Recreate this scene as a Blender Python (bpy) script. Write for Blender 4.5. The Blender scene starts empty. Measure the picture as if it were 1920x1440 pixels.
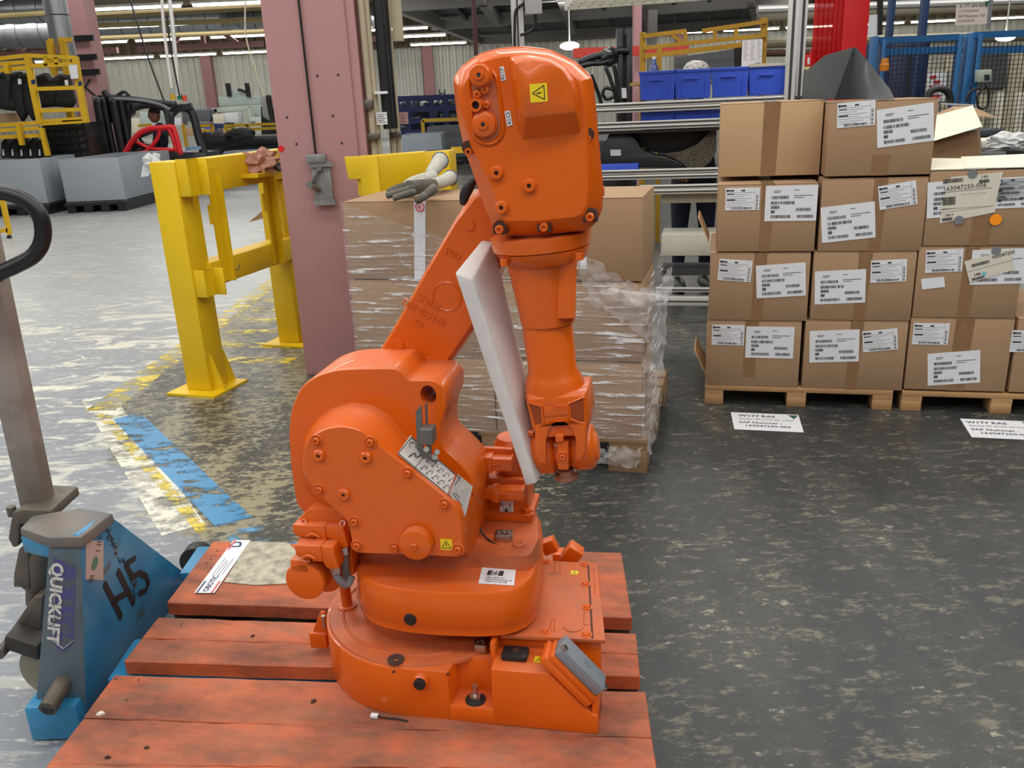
import bpy, bmesh, math, random
from mathutils import Vector, Matrix, noise
R = math.radians
SC = bpy.context.scene
COL = SC.collection
random.seed(7)
# ---------------------------------------------------------------- camera
FPX, PITCH, ROLL, EYE = 1590.0, R(18.3), R(2.6), Vector((0, 0, 1.4))
FW = Vector((0, math.cos(PITCH), -math.sin(PITCH)))
_r0 = Vector((1, 0, 0)); _u0 = _r0.cross(FW)
RT = _r0*math.cos(ROLL) - _u0*math.sin(ROLL)
UP = _r0*math.sin(ROLL) + _u0*math.cos(ROLL)
cd = bpy.data.cameras.new('camera'); cam = bpy.data.objects.new('camera', cd); COL.objects.link(cam)
cd.sensor_fit = 'HORIZONTAL'; cd.sensor_width = 36; cd.lens = 36*FPX/1920; cd.clip_start = .05; cd.clip_end = 300
cam.matrix_world = Matrix.Translation(EYE) @ Matrix((RT, UP, -FW)).transposed().to_4x4()
SC.camera = cam
# ---------------------------------------------------------------- light and exposure
vs = SC.view_settings
vs.view_transform = 'Standard'; vs.look = 'None'; vs.gamma = 1; vs.use_curve_mapping = False; vs.exposure = 0.0
wd = bpy.data.worlds.new('world'); SC.world = wd; wd.use_nodes = True
wd.node_tree.nodes['Background'].inputs[0].default_value = (.93, .97, 1, 1)
wd.node_tree.nodes['Background'].inputs[1].default_value = .2
def area(x, y, z, sx, sy, p, col=(1, .98, .94)):
    l = bpy.data.lights.new('tube_or_fill_light', 'AREA'); l.shape = 'RECTANGLE'; l.size = sx; l.size_y = sy; l.energy = p; l.color = col
    o = bpy.data.objects.new('tube_or_fill_light', l); COL.objects.link(o); o.location = (x, y, z); return o
for yy, pw in ((-3.5, 280), (-.5, 330), (2.6, 350), (6.5, 370), (11, 420), (16, 480), (22, 520), (29, 750), (37, 850)):
    area(-1.5, yy, 4.9, 16 if yy < 12 else 30, .5, pw)
def area_up(x, y, z, sx, sy, p):
    o = area(x, y, z, sx, sy, p); o.rotation_euler = (math.pi, 0, 0)
for yy in (8, 20, 33): area_up(-1.5, yy, 5.1, 26, .5, 130)
area_up(3.2, 14, 2.95, 4, .4, 60); area_up(4, 21, 2.95, 5, .4, 90)  # added fill lights below the platform, aimed up to brighten its underside
def ray(x, y): return FW + RT*((x-960)/FPX) + UP*((720-y)/FPX)
def atY(x, y, Y):
    d = ray(x, y); return EYE + d*((Y-EYE.y)/d.y)
def atZ(x, y, Z):
    d = ray(x, y); return EYE + d*((Z-EYE.z)/d.z)
def atX(x, y, X):
    d = ray(x, y); return EYE + d*((X-EYE.x)/d.x)
class Frame:
    "a local frame standing on the floor or on a deck: u to the right, v away, w up"
    def __init__(s, o, yaw):
        s.o = Vector(o); s.yaw = R(yaw); s.ex = Vector((math.cos(s.yaw), math.sin(s.yaw), 0)); s.ey = Vector((-math.sin(s.yaw), math.cos(s.yaw), 0))
        s.M = Matrix.Translation(s.o) @ Matrix.Rotation(s.yaw, 4, 'Z')
    def v(s, x, y, v):
        d = ray(x, y); t = (v-(EYE-s.o).dot(s.ey))/d.dot(s.ey); P = EYE+d*t-s.o; return (P.dot(s.ex), P.z)
    def w(s, x, y, w):
        d = ray(x, y); t = (w+s.o.z-EYE.z)/d.z; P = EYE+d*t-s.o; return (P.dot(s.ex), P.dot(s.ey))
    def v3(s, x, y, v): a = s.v(x, y, v); return Vector((a[0], v, a[1]))
    def w3(s, x, y, w): a = s.w(x, y, w); return Vector((a[0], a[1], w))
    def vl(s, pts, v): return [s.v(p[0], p[1], v) for p in pts]
    def wl(s, pts, w): return [s.w(p[0], p[1], w) for p in pts]
WORLD = Frame((0, 0, 0), 0)
# ---------------------------------------------------------------- materials
def lin(c):
    f = lambda v: v/12.92 if v <= .04045 else ((v+.055)/1.055)**2.4
    return (f(c[0]/255), f(c[1]/255), f(c[2]/255), 1)
MATS = {}
def nn(nt, t, **k):
    n = nt.nodes.new(t)
    for a, b in k.items(): setattr(n, a, b)
    return n
def coord(nt, sc=(1, 1, 1), kind='Object'):
    tc = nn(nt, 'ShaderNodeTexCoord'); mp = nn(nt, 'ShaderNodeMapping'); mp.inputs['Scale'].default_value = sc
    nt.links.new(tc.outputs[kind], mp.inputs[0]); return mp.outputs[0]
def noi(nt, vec, s, d=4, r=.55):
    n = nn(nt, 'ShaderNodeTexNoise'); n.inputs['Scale'].default_value = s; n.inputs['Detail'].default_value = d; n.inputs['Roughness'].default_value = r
    nt.links.new(vec, n.inputs['Vector']); return n.outputs['Fac']
def ramp(nt, fac, a, b, ca=(0, 0, 0, 1), cb=(1, 1, 1, 1)):
    n = nn(nt, 'ShaderNodeValToRGB'); e = n.color_ramp.elements; e[0].position = a; e[1].position = b; e[0].color = ca; e[1].color = cb
    nt.links.new(fac, n.inputs[0]); return n.outputs[0]
def mixc(nt, fac, a, b, mode='MIX'):
    n = nn(nt, 'ShaderNodeMix', data_type='RGBA', blend_type=mode)
    for i, v in ((0, fac), (6, a), (7, b)):
        if hasattr(v, 'is_linked') or hasattr(v, 'links'): nt.links.new(v, n.inputs[i])
        else: n.inputs[i].default_value = v
    return n.outputs[2]
def mth(nt, op, a, b=0.0):
    n = nn(nt, 'ShaderNodeMath', operation=op)
    for i, v in ((0, a), (1, b)):
        if hasattr(v, 'links'): nt.links.new(v, n.inputs[i])
        else: n.inputs[i].default_value = v
    return n.outputs[0]
def mat(name, col, rough=.5, metal=0.0, var=0, vs=6, vc=None, bump=0, bs=60, sc=(1, 1, 1), spec=.5, coat=0, dust=None, dirt=None, ds=8, dth=(.55, .68), em=0, alpha=1):
    "col sRGB 0-255; var/vc: broad noise towards vc; dirt: blotches; dust: colour lying on upward faces"
    if name in MATS: return MATS[name]
    m = bpy.data.materials.new(name); m.use_nodes = True; nt = m.node_tree; b = nt.nodes['Principled BSDF']
    c = lin(col); b.inputs['Roughness'].default_value = rough; b.inputs['Metallic'].default_value = metal
    b.inputs['Specular IOR Level'].default_value = spec; b.inputs['Coat Weight'].default_value = coat
    out = None
    if var or dirt or dust or bump: vec = coord(nt, sc)
    if var:
        f = ramp(nt, noi(nt, vec, vs, 6), .35, .65)
        out = mixc(nt, mth(nt, 'MULTIPLY', f, var), c, lin(vc) if vc else tuple(x*.6 for x in c[:3])+(1,))
    if dust:
        g = nn(nt, 'ShaderNodeNewGeometry'); sx = nn(nt, 'ShaderNodeSeparateXYZ'); nt.links.new(g.outputs['Normal'], sx.inputs[0])
        f = ramp(nt, sx.outputs[2], .45, .95)
        f2 = mth(nt, 'MULTIPLY', f, mth(nt, 'MULTIPLY', ramp(nt, noi(nt, vec, 9, 6), .25, .7), dust[1]))
        out = mixc(nt, f2, out or c, lin(dust[0]))
        nt.links.new(mth(nt, 'ADD', mth(nt, 'MULTIPLY', f2, .3), rough), b.inputs['Roughness'])
    if dirt:
        f = ramp(nt, noi(nt, vec, ds, 8, .65), *dth)
        out = mixc(nt, f, out or c, lin(dirt))
    if out: nt.links.new(out, b.inputs['Base Color'])
    else: b.inputs['Base Color'].default_value = c
    if bump:
        bp = nn(nt, 'ShaderNodeBump'); bp.inputs['Strength'].default_value = bump; bp.inputs['Distance'].default_value = .002
        nt.links.new(noi(nt, vec, bs, 3), bp.inputs['Height']); nt.links.new(bp.outputs[0], b.inputs['Normal'])
    if em:
        b.inputs['Emission Color'].default_value = c; b.inputs['Emission Strength'].default_value = em
    if alpha < 1: b.inputs['Alpha'].default_value = alpha
    MATS[name] = m; return m
ORANGE = mat('orange_enamel', (222, 98, 8), .3, var=.3, vs=5, vc=(206, 84, 4), bump=.12, bs=120, dust=((196, 112, 78), .8), coat=.2)
ORANGE_D = mat('orange_enamel_dusty', (200, 98, 48), .45, var=.75, vs=12, vc=(166, 92, 64), dirt=(112, 74, 54), ds=14, dth=(.62, .74), bump=.12, bs=120)
BLACKR = mat('black_rubber', (30, 31, 32), .45)
BLACKP = mat('black_plastic', (24, 25, 27), .35, var=.4, vc=(44, 45, 46), vs=10)
STEEL = mat('bright_steel', (190, 188, 184), .28, 1, var=.3, vc=(130, 126, 120), vs=20)
DSTEEL = mat('dull_steel', (120, 118, 112), .45, .8, var=.5, vc=(80, 74, 66), vs=12)
GREYP = mat('grey_hood_paint', (128, 134, 142), .4, var=.2)
YELST = mat('warning_yellow', (238, 208, 30), .4)
WHITEP = mat('label_paper', (226, 228, 232), .55, var=.15, vc=(200, 202, 208), vs=30)
WARMP = mat('warm_paper', (218, 212, 196), .6, var=.2, vc=(196, 190, 176), vs=30)
INK = mat('print_ink', (38, 38, 40), .6)
INKG = mat('grey_print', (120, 120, 124), .6)
CARD = mat('cardboard', (164, 134, 104), .75, var=.25, vc=(152, 122, 94), vs=3, bump=.15, bs=90, sc=(1, 1, 4), spec=.25)
CARD_L = mat('cardboard_light', (186, 154, 118), .75, var=.25, vc=(172, 140, 106), vs=3, spec=.25)
CARDW = mat('white_lined_card', (226, 220, 200), .7, spec=.3)
TAPE = mat('brown_packing_tape', (134, 102, 72), .25, var=.4, vc=(158, 122, 90), vs=20, bump=.3, bs=40)
WOOD = mat('pale_pine', (186, 146, 100), .75, var=.5, vs=4, vc=(150, 112, 72), sc=(1, 1, 8), bump=.2)
WOODD = mat('weathered_pine', (150, 120, 88), .8, var=.5, vs=4, vc=(112, 88, 62), sc=(1, 1, 8), bump=.2)
PLANK = mat('orange_stained_plank', (214, 102, 54), .6, var=.5, vs=2.0, vc=(182, 88, 52), sc=(1, 2.2, 2.2), dirt=(80, 56, 48), ds=3.2, dth=(.42, .72), bump=.9, bs=130, dust=((160, 104, 80), 1.0))
YEL = mat('yellow_steel_paint', (226, 188, 18), .42, var=.3, vs=5, vc=(204, 164, 10), dirt=(96, 84, 50), ds=9, dth=(.69, .73), bump=.1, bs=30)
YELF = mat('yellow_rack_paint', (222, 178, 30), .45, var=.4, vs=5, vc=(188, 144, 18))
PINK = mat('pink_column_paint', (182, 136, 136), .55, var=.35, vs=3, vc=(170, 126, 126), dirt=(110, 84, 88), ds=3.5, dth=(.66, .74), bump=.1, bs=20)
PINKF = mat('pink_beam_paint', (178, 132, 136), .6, var=.3, vs=1)
BLUE = mat('blue_jack_paint', (58, 142, 186), .35, var=.6, vs=6, vc=(36, 100, 146), dirt=(64, 66, 66), ds=7, dth=(.6, .66), bump=.1, bs=40)
BLUEG = mat('blue_paint_worn_grey', (92, 108, 118), .45, var=.6, vs=7, vc=(70, 76, 78), dirt=(56, 128, 172), ds=5, dth=(.56, .62), bump=.1, bs=40)
BLUEP = mat('blue_bin_plastic', (64, 100, 228), .35, var=.2, vs=3)
NAVY = mat('navy_steel', (28, 44, 98), .5)
BLUEF = mat('fence_blue', (28, 96, 150), .45)
DIRTST = mat('grimy_steel', (112, 104, 94), .5, .3, var=.7, vs=7, vc=(78, 70, 62), dirt=(52, 48, 44), ds=10, dth=(.6, .7))
ALU = mat('brushed_aluminium', (222, 222, 218), .4, .35)
ALUD = mat('shaded_profile_slot', (70, 70, 72), .5, .3)
GREYB = mat('grey_container_board', (150, 158, 166), .5, var=.2, vs=1.5, vc=(132, 140, 150))
GREYB2 = mat('grey_container_board_pale', (166, 176, 188), .5, var=.2, vs=1.5)
BEIGE = mat('beige_conduit', (190, 178, 152), .45, var=.3, vs=10)
DUCT = mat('galvanised_duct', (150, 154, 158), .35, .6, var=.3, vs=3)
WHITEST = mat('white_steel_beam', (206, 202, 196), .55, var=.25, vs=1)
GRATE = mat('steel_grating', (112, 118, 122), .6, .3, var=.4, vs=4)
REDP = mat('red_paint', (214, 30, 30), .35)
GREENM = mat('pale_green_machine', (190, 206, 198), .5, var=.2, vs=1)
DARK = mat('near_black_cloth', (22, 22, 24), .75, var=.4, vc=(40, 40, 44), vs=8)
NAVYC = mat('navy_work_cloth', (26, 32, 52), .8, var=.3)
SKIN = mat('skin', (150, 104, 82), .5)
HAIR = mat('dark_hair', (36, 30, 28), .6)
FOAM = mat('white_foam', (212, 208, 206), .8, var=.3, vs=40, vc=(196, 188, 186), bump=.5, bs=300)
FILMW = mat('white_cloth_bag', (222, 222, 220), .5, var=.3, vs=8)
TUBE = mat('lit_tube', (255, 252, 240), .5, em=9)
FIX = mat('white_fixture', (228, 228, 222), .5)
GREY = mat('mid_grey', (120, 124, 128), .5)
SHEET = mat('charcoal_sheet', (54, 58, 60), .4, var=.25, vs=3)
WALLW = mat('white_profiled_sheet', (226, 226, 218), .5, var=.2, vs=.3)
BROWNW = mat('brown_upper_sheet', (112, 98, 78), .7, var=.3, vs=.4)
def film_mat():
    m = bpy.data.materials.new('stretch_film'); m.use_nodes = True; nt = m.node_tree; nt.nodes.clear()
    out = nn(nt, 'ShaderNodeOutputMaterial'); tr = nn(nt, 'ShaderNodeBsdfTransparent'); gl = nn(nt, 'ShaderNodeBsdfGlossy'); df = nn(nt, 'ShaderNodeBsdfDiffuse')
    gl.inputs['Roughness'].default_value = .12; df.inputs[0].default_value = (.85, .85, .85, 1)
    v = coord(nt, (2.2, 2.2, 30)); n1 = noi(nt, v, 2.2, 5, .6); v2 = coord(nt, (3, 3, 9)); n2 = noi(nt, v2, 3, 4)
    h = mth(nt, 'ADD', n1, mth(nt, 'MULTIPLY', n2, .6))
    bp = nn(nt, 'ShaderNodeBump'); bp.inputs['Strength'].default_value = 1; bp.inputs['Distance'].default_value = .03
    nt.links.new(h, bp.inputs['Height']); nt.links.new(bp.outputs[0], gl.inputs['Normal'])
    a = nn(nt, 'ShaderNodeMixShader'); b = nn(nt, 'ShaderNodeMixShader')
    nt.links.new(mth(nt, 'ADD', mth(nt, 'MULTIPLY', ramp(nt, n1, .5, .62), .22), .05), a.inputs[0]); nt.links.new(tr.outputs[0], a.inputs[1]); nt.links.new(gl.outputs[0], a.inputs[2])
    streak = mth(nt, 'MULTIPLY', ramp(nt, n1, .545, .6), ramp(nt, n2, .44, .56))
    nt.links.new(mth(nt, 'ADD', mth(nt, 'MULTIPLY', streak, .9), .05), b.inputs[0]); nt.links.new(a.outputs[0], b.inputs[1]); nt.links.new(df.outputs[0], b.inputs[2])
    nt.links.new(b.outputs[0], out.inputs[0]); return m
FILM = film_mat()
def clear_mat(name, tint, fac):
    m = bpy.data.materials.new(name); m.use_nodes = True; nt = m.node_tree; nt.nodes.clear()
    out = nn(nt, 'ShaderNodeOutputMaterial'); tr = nn(nt, 'ShaderNodeBsdfTransparent'); gl = nn(nt, 'ShaderNodeBsdfPrincipled')
    gl.inputs['Base Color'].default_value = lin(tint); gl.inputs['Roughness'].default_value = .15
    a = nn(nt, 'ShaderNodeMixShader'); a.inputs[0].default_value = fac
    nt.links.new(tr.outputs[0], a.inputs[1]); nt.links.new(gl.outputs[0], a.inputs[2]); nt.links.new(a.outputs[0], out.inputs[0]); return m
# ---------------------------------------------------------------- mesh helpers
NB = bmesh.new
def box(bm, x0, x1, y0, y1, z0, z1, M=None):
    vs_ = [bm.verts.new((x, y, z)) for z in (z0, z1) for y in (y0, y1) for x in (x0, x1)]
    for f in ((0, 2, 3, 1), (4, 5, 7, 6), (0, 1, 5, 4), (2, 6, 7, 3), (0, 4, 6, 2), (1, 3, 7, 5)): bm.faces.new([vs_[i] for i in f])
    if M: bmesh.ops.transform(bm, matrix=M, verts=vs_)
    return vs_
def hexa(bm, a, b):
    "hexahedron between two quads of matching corners"
    A = [bm.verts.new(p) for p in a]; B = [bm.verts.new(p) for p in b]; n = len(A)
    bm.faces.new(A); bm.faces.new(B[::-1])
    for i in range(n): bm.faces.new((A[i], B[i], B[(i+1) % n], A[(i+1) % n]))
    bmesh.ops.recalc_face_normals(bm, faces=bm.faces[:]); return A+B
def loft(bm, loops, cap=(True, True), closed=True):
    L = [[bm.verts.new(p) for p in l] for l in loops]; n = len(L[0])
    for a, b in zip(L, L[1:]):
        for i in range(n if closed else n-1): bm.faces.new((a[i], a[(i+1) % n], b[(i+1) % n], b[i]))
    if cap[0]: bm.faces.new(L[0][::-1])
    if cap[1]: bm.faces.new(L[-1])
    vv = [v for l in L for v in l]
    bmesh.ops.recalc_face_normals(bm, faces=list({f for v in vv for f in v.link_faces})); return vv
def pz(bm, pts, v0, v1, k=1.0):
    "polygon in (u,w) extruded along v"
    cx = sum(p[0] for p in pts)/len(pts); cz = sum(p[1] for p in pts)/len(pts)
    return loft(bm, [[(p[0], v0, p[1]) for p in pts], [(cx+(p[0]-cx)*k, v1, cz+(p[1]-cz)*k) for p in pts]])
def py(bm, pts, w0, w1, k=1.0):
    "polygon in (u,v) extruded along w"
    cx = sum(p[0] for p in pts)/len(pts); cy = sum(p[1] for p in pts)/len(pts)
    return loft(bm, [[(p[0], p[1], w0) for p in pts], [(cx+(p[0]-cx)*k, cy+(p[1]-cy)*k, w1) for p in pts]])
def px_(bm, pts, x0, x1): return loft(bm, [[(x0, p[0], p[1]) for p in pts], [(x1, p[0], p[1]) for p in pts]])
def axes(d):
    d = Vector(d).normalized(); a = Vector((0, 0, 1)) if abs(d.z) < .9 else Vector((1, 0, 0))
    s = d.cross(a).normalized(); return d, s, s.cross(d)
def lathe(bm, p0, p1, prof, n=28, cap=(True, True)):
    "prof: (t along p0-p1, radius)"
    p0 = Vector(p0); p1 = Vector(p1); d, s, t_ = axes(p1-p0)
    return loft(bm, [[p0+(p1-p0)*t + (s*math.cos(a)+t_*math.sin(a))*r for a in [2*math.pi*i/n for i in range(n)]] for t, r in prof], cap)
def cyl(bm, p0, p1, r, r1=None, n=16): return lathe(bm, p0, p1, [(0, r), (1, r if r1 is None else r1)], n)
def tube(bm, path, r, n=8, closed=False):
    P = [Vector(p) for p in path]; m = len(P); loops = []; s = None
    for i, p in enumerate(P):
        if closed: d = (P[(i+1) % m]-P[i-1]).normalized()
        else: d = (P[min(i+1, m-1)]-P[max(i-1, 0)]).normalized()
        if s is None: _, s, _t = axes(d)
        s = (s-d*s.dot(d)).normalized(); t = d.cross(s); rr = r[i] if isinstance(r, (list, tuple)) else r
        loops.append([p+(s*math.cos(a)+t*math.sin(a))*rr for a in [2*math.pi*k/n for k in range(n)]])
    if closed: loops.append(loops[0]); return loft(bm, loops, (False, False))
    return loft(bm, loops)
def smooth_path(pts, n=6, closed=False):
    P = [Vector(p) for p in pts]; out = []; m = len(P)
    for i in range(m if closed else m-1):
        a, b, c, d = (P[(i-1) % m], P[i], P[(i+1) % m], P[(i+2) % m]) if closed else (P[max(i-1, 0)], P[i], P[i+1], P[min(i+2, m-1)])
        for k in range(n):
            t = k/n; out.append(.5*((2*b)+(c-a)*t+(2*a-5*b+4*c-d)*t*t+(3*b-a-3*c+d)*t**3))
    if not closed: out.append(P[-1])
    return out
def bar(bm, a, b, w, h=None, roll=None):
    "rectangular bar from a to b"
    a = Vector(a); b = Vector(b); h = h or w; d, s, t = axes(b-a)
    return loft(bm, [[p+s*(i*w/2)+t*(j*h/2) for i, j in ((-1, -1), (1, -1), (1, 1), (-1, 1))] for p in (a, b)])
def rnd(pts, r, n=4):
    "round the corners of a 2d polygon; a point may carry its own radius"
    out = []; m = len(pts)
    for i in range(m):
        p = Vector(pts[i][:2]); rr = pts[i][2] if len(pts[i]) > 2 else r
        a = Vector(pts[i-1][:2])-p; b = Vector(pts[(i+1) % m][:2])-p
        q = min(rr, a.length*.48, b.length*.48)
        if q < 1e-5: out.append(tuple(p)); continue
        A = p+a.normalized()*q; B = p+b.normalized()*q
        for k in range(n+1):
            t = k/n; out.append(tuple(A*(1-t)**2+p*2*t*(1-t)+B*t*t))
    return out
def circ(cx, cy, r, n=28, a0=0, a1=360, ry=None):
    full = abs(a1-a0) >= 360; m = n if full else n+1
    return [(cx+r*math.cos(R(a0+(a1-a0)*i/n)), cy+(ry or r)*math.sin(R(a0+(a1-a0)*i/n))) for i in range(m)]
def tag(o, label=None, cat=None, group=None, kind=None):
    if label: o['label'] = label
    if cat: o['category'] = cat
    if group: o['group'] = group
    if kind: o['kind'] = kind
    return o
MW = {}
def mesh(name, bm, m, sm=30, bev=0, seg=2):
    bmesh.ops.remove_doubles(bm, verts=bm.verts[:], dist=1e-6)
    if bev:
        es = [e for e in bm.edges if len(e.link_faces) == 2 and e.calc_face_angle(0) > R(35)]
        if es: bmesh.ops.bevel(bm, geom=es, offset=bev, segments=seg, affect='EDGES', clamp_overlap=True, profile=.5)
    me = bpy.data.meshes.new(name); bm.to_mesh(me); bm.free()
    me.polygons.foreach_set('use_smooth', [True]*len(me.polygons)); me.set_sharp_from_angle(angle=R(sm)); me.materials.append(m); return me
def part(name, bm, m, parent, label=None, bev=0, seg=2, sm=30, world=False, kind=None, loc=None):
    "a part: mesh in its parent's local coordinates (or world ones when world=True)"
    if world: bmesh.ops.transform(bm, matrix=MW[parent.name].inverted(), verts=bm.verts[:])
    o = bpy.data.objects.new(name, mesh(name, bm, m, sm, bev, seg)); COL.objects.link(o); o.parent = parent
    MW[o.name] = MW[parent.name].copy()
    if loc: o.location = loc; MW[o.name] = MW[o.name] @ Matrix.Translation(loc)
    if label: o['label'] = label
    if kind: o['kind'] = kind
    return o
def thing(name, label, cat, loc, yaw=0, group=None, kind=None):
    o = bpy.data.objects.new(name, None); COL.objects.link(o); o.location = loc; o.rotation_euler = (0, 0, yaw); o.empty_display_size = .1
    MW[o.name] = Matrix.Translation(loc) @ Matrix.Rotation(yaw, 4, 'Z'); return tag(o, label, cat, group, kind)
def fthing(name, label, cat, fr, group=None): return thing(name, label, cat, fr.o, fr.yaw, group)
def solo(name, bm, m, label=None, cat=None, group=None, kind=None, bev=0, sm=30, seg=2, M=None):
    "a top-level thing that is one mesh, given in world coordinates (or in M's), its origin at the middle of its base"
    if M: bmesh.ops.transform(bm, matrix=M, verts=bm.verts[:])
    c = [v.co for v in bm.verts]; lo = Vector((min(p.x for p in c), min(p.y for p in c), min(p.z for p in c))); hi = Vector((max(p.x for p in c), max(p.y for p in c), max(p.z for p in c)))
    L = Vector(((lo.x+hi.x)/2, (lo.y+hi.y)/2, lo.z)); bmesh.ops.translate(bm, vec=-L, verts=bm.verts[:])
    o = bpy.data.objects.new(name, mesh(name, bm, m, sm, bev, seg)); COL.objects.link(o); o.location = L; MW[o.name] = Matrix.Translation(L)
    return tag(o, label, cat, group, kind)
def struct(name, bm, m, **k): return solo(name, bm, m, kind='structure', **k)
def copy_tree(o, parent=None):
    c = o.copy(); COL.objects.link(c)
    if parent: c.parent = parent
    MW[c.name] = MW[o.name].copy()
    for ch in [x for x in bpy.data.objects if x.parent == o]: copy_tree(ch, c)
    return c
_tc = bpy.data.curves.new('lettering', 'FONT')
def text(bm, s, size, x=0, y=0, M=None, th=.0002, al='LEFT', wx=1.0, bold=0, space=1.0):
    "flat lettering in the xy plane"
    _tc.body = s; _tc.size = size; _tc.align_x = al; _tc.extrude = th; _tc.offset = bold*size; _tc.resolution_u = 2; _tc.space_character = space
    o = bpy.data.objects.new('lettering', _tc); me = o.to_mesh(); n0 = len(bm.verts); bm.from_mesh(me); o.to_mesh_clear(); bpy.data.objects.remove(o)
    bm.verts.ensure_lookup_table(); vv = bm.verts[n0:]
    T = Matrix.Translation((x, y, 0)) @ Matrix.Diagonal((wx, 1, 1, 1))
    bmesh.ops.transform(bm, matrix=(M or Matrix()) @ T, verts=vv); return vv
def basis(o, x, y):
    "matrix with origin o, local x and y along the given directions"
    x = Vector(x).normalized(); y = Vector(y); y = (y-x*y.dot(x)).normalized(); z = x.cross(y)
    return Matrix.Translation(Vector(o)) @ Matrix((x, y, z)).transposed().to_4x4()
def rect(bm, x0, x1, y0, y1, z=0, th=.0003): return box(bm, x0, x1, y0, y1, z, z+th)
def barcode(bm, x0, x1, y0, y1, z=.0004, seed=1):
    rr = random.Random(seed); x = x0; p = (x1-x0)/34
    while x < x1:
        w = p*rr.choice((.5, .8, 1.4)); rect(bm, x, min(x+w, x1), y0, y1, z); x += w+p*rr.choice((.5, .9))
def warning(parent, M, s, name='warning_sticker'):
    "yellow square with a triangle and a flash"
    b = NB(); rect(b, -s/2, s/2, -s/2, s/2, 0, .0005); bmesh.ops.transform(b, matrix=M, verts=b.verts[:]); o = part(name, b, YELST, parent, 'yellow electric shock warning sticker')
    b = NB(); t = .38*s
    T = [(-t, -t*.85), (t, -t*.85), (0, t*.95)]
    for i in range(3): bar(b, (*T[i], .0007), (*T[(i+1) % 3], .0007), s*.05, .0004)
    Z = [(0, .45), (-.14, .02), (.06, .08), (-.04, -.34)]
    for p, q in zip(Z, Z[1:]): bar(b, (p[0]*t, p[1]*t-.1*t, .0007), (q[0]*t, q[1]*t-.1*t, .0007), s*.05, .0004)
    bmesh.ops.transform(b, matrix=M, verts=b.verts[:]); part('warning_sign', b, INK, o)
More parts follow.
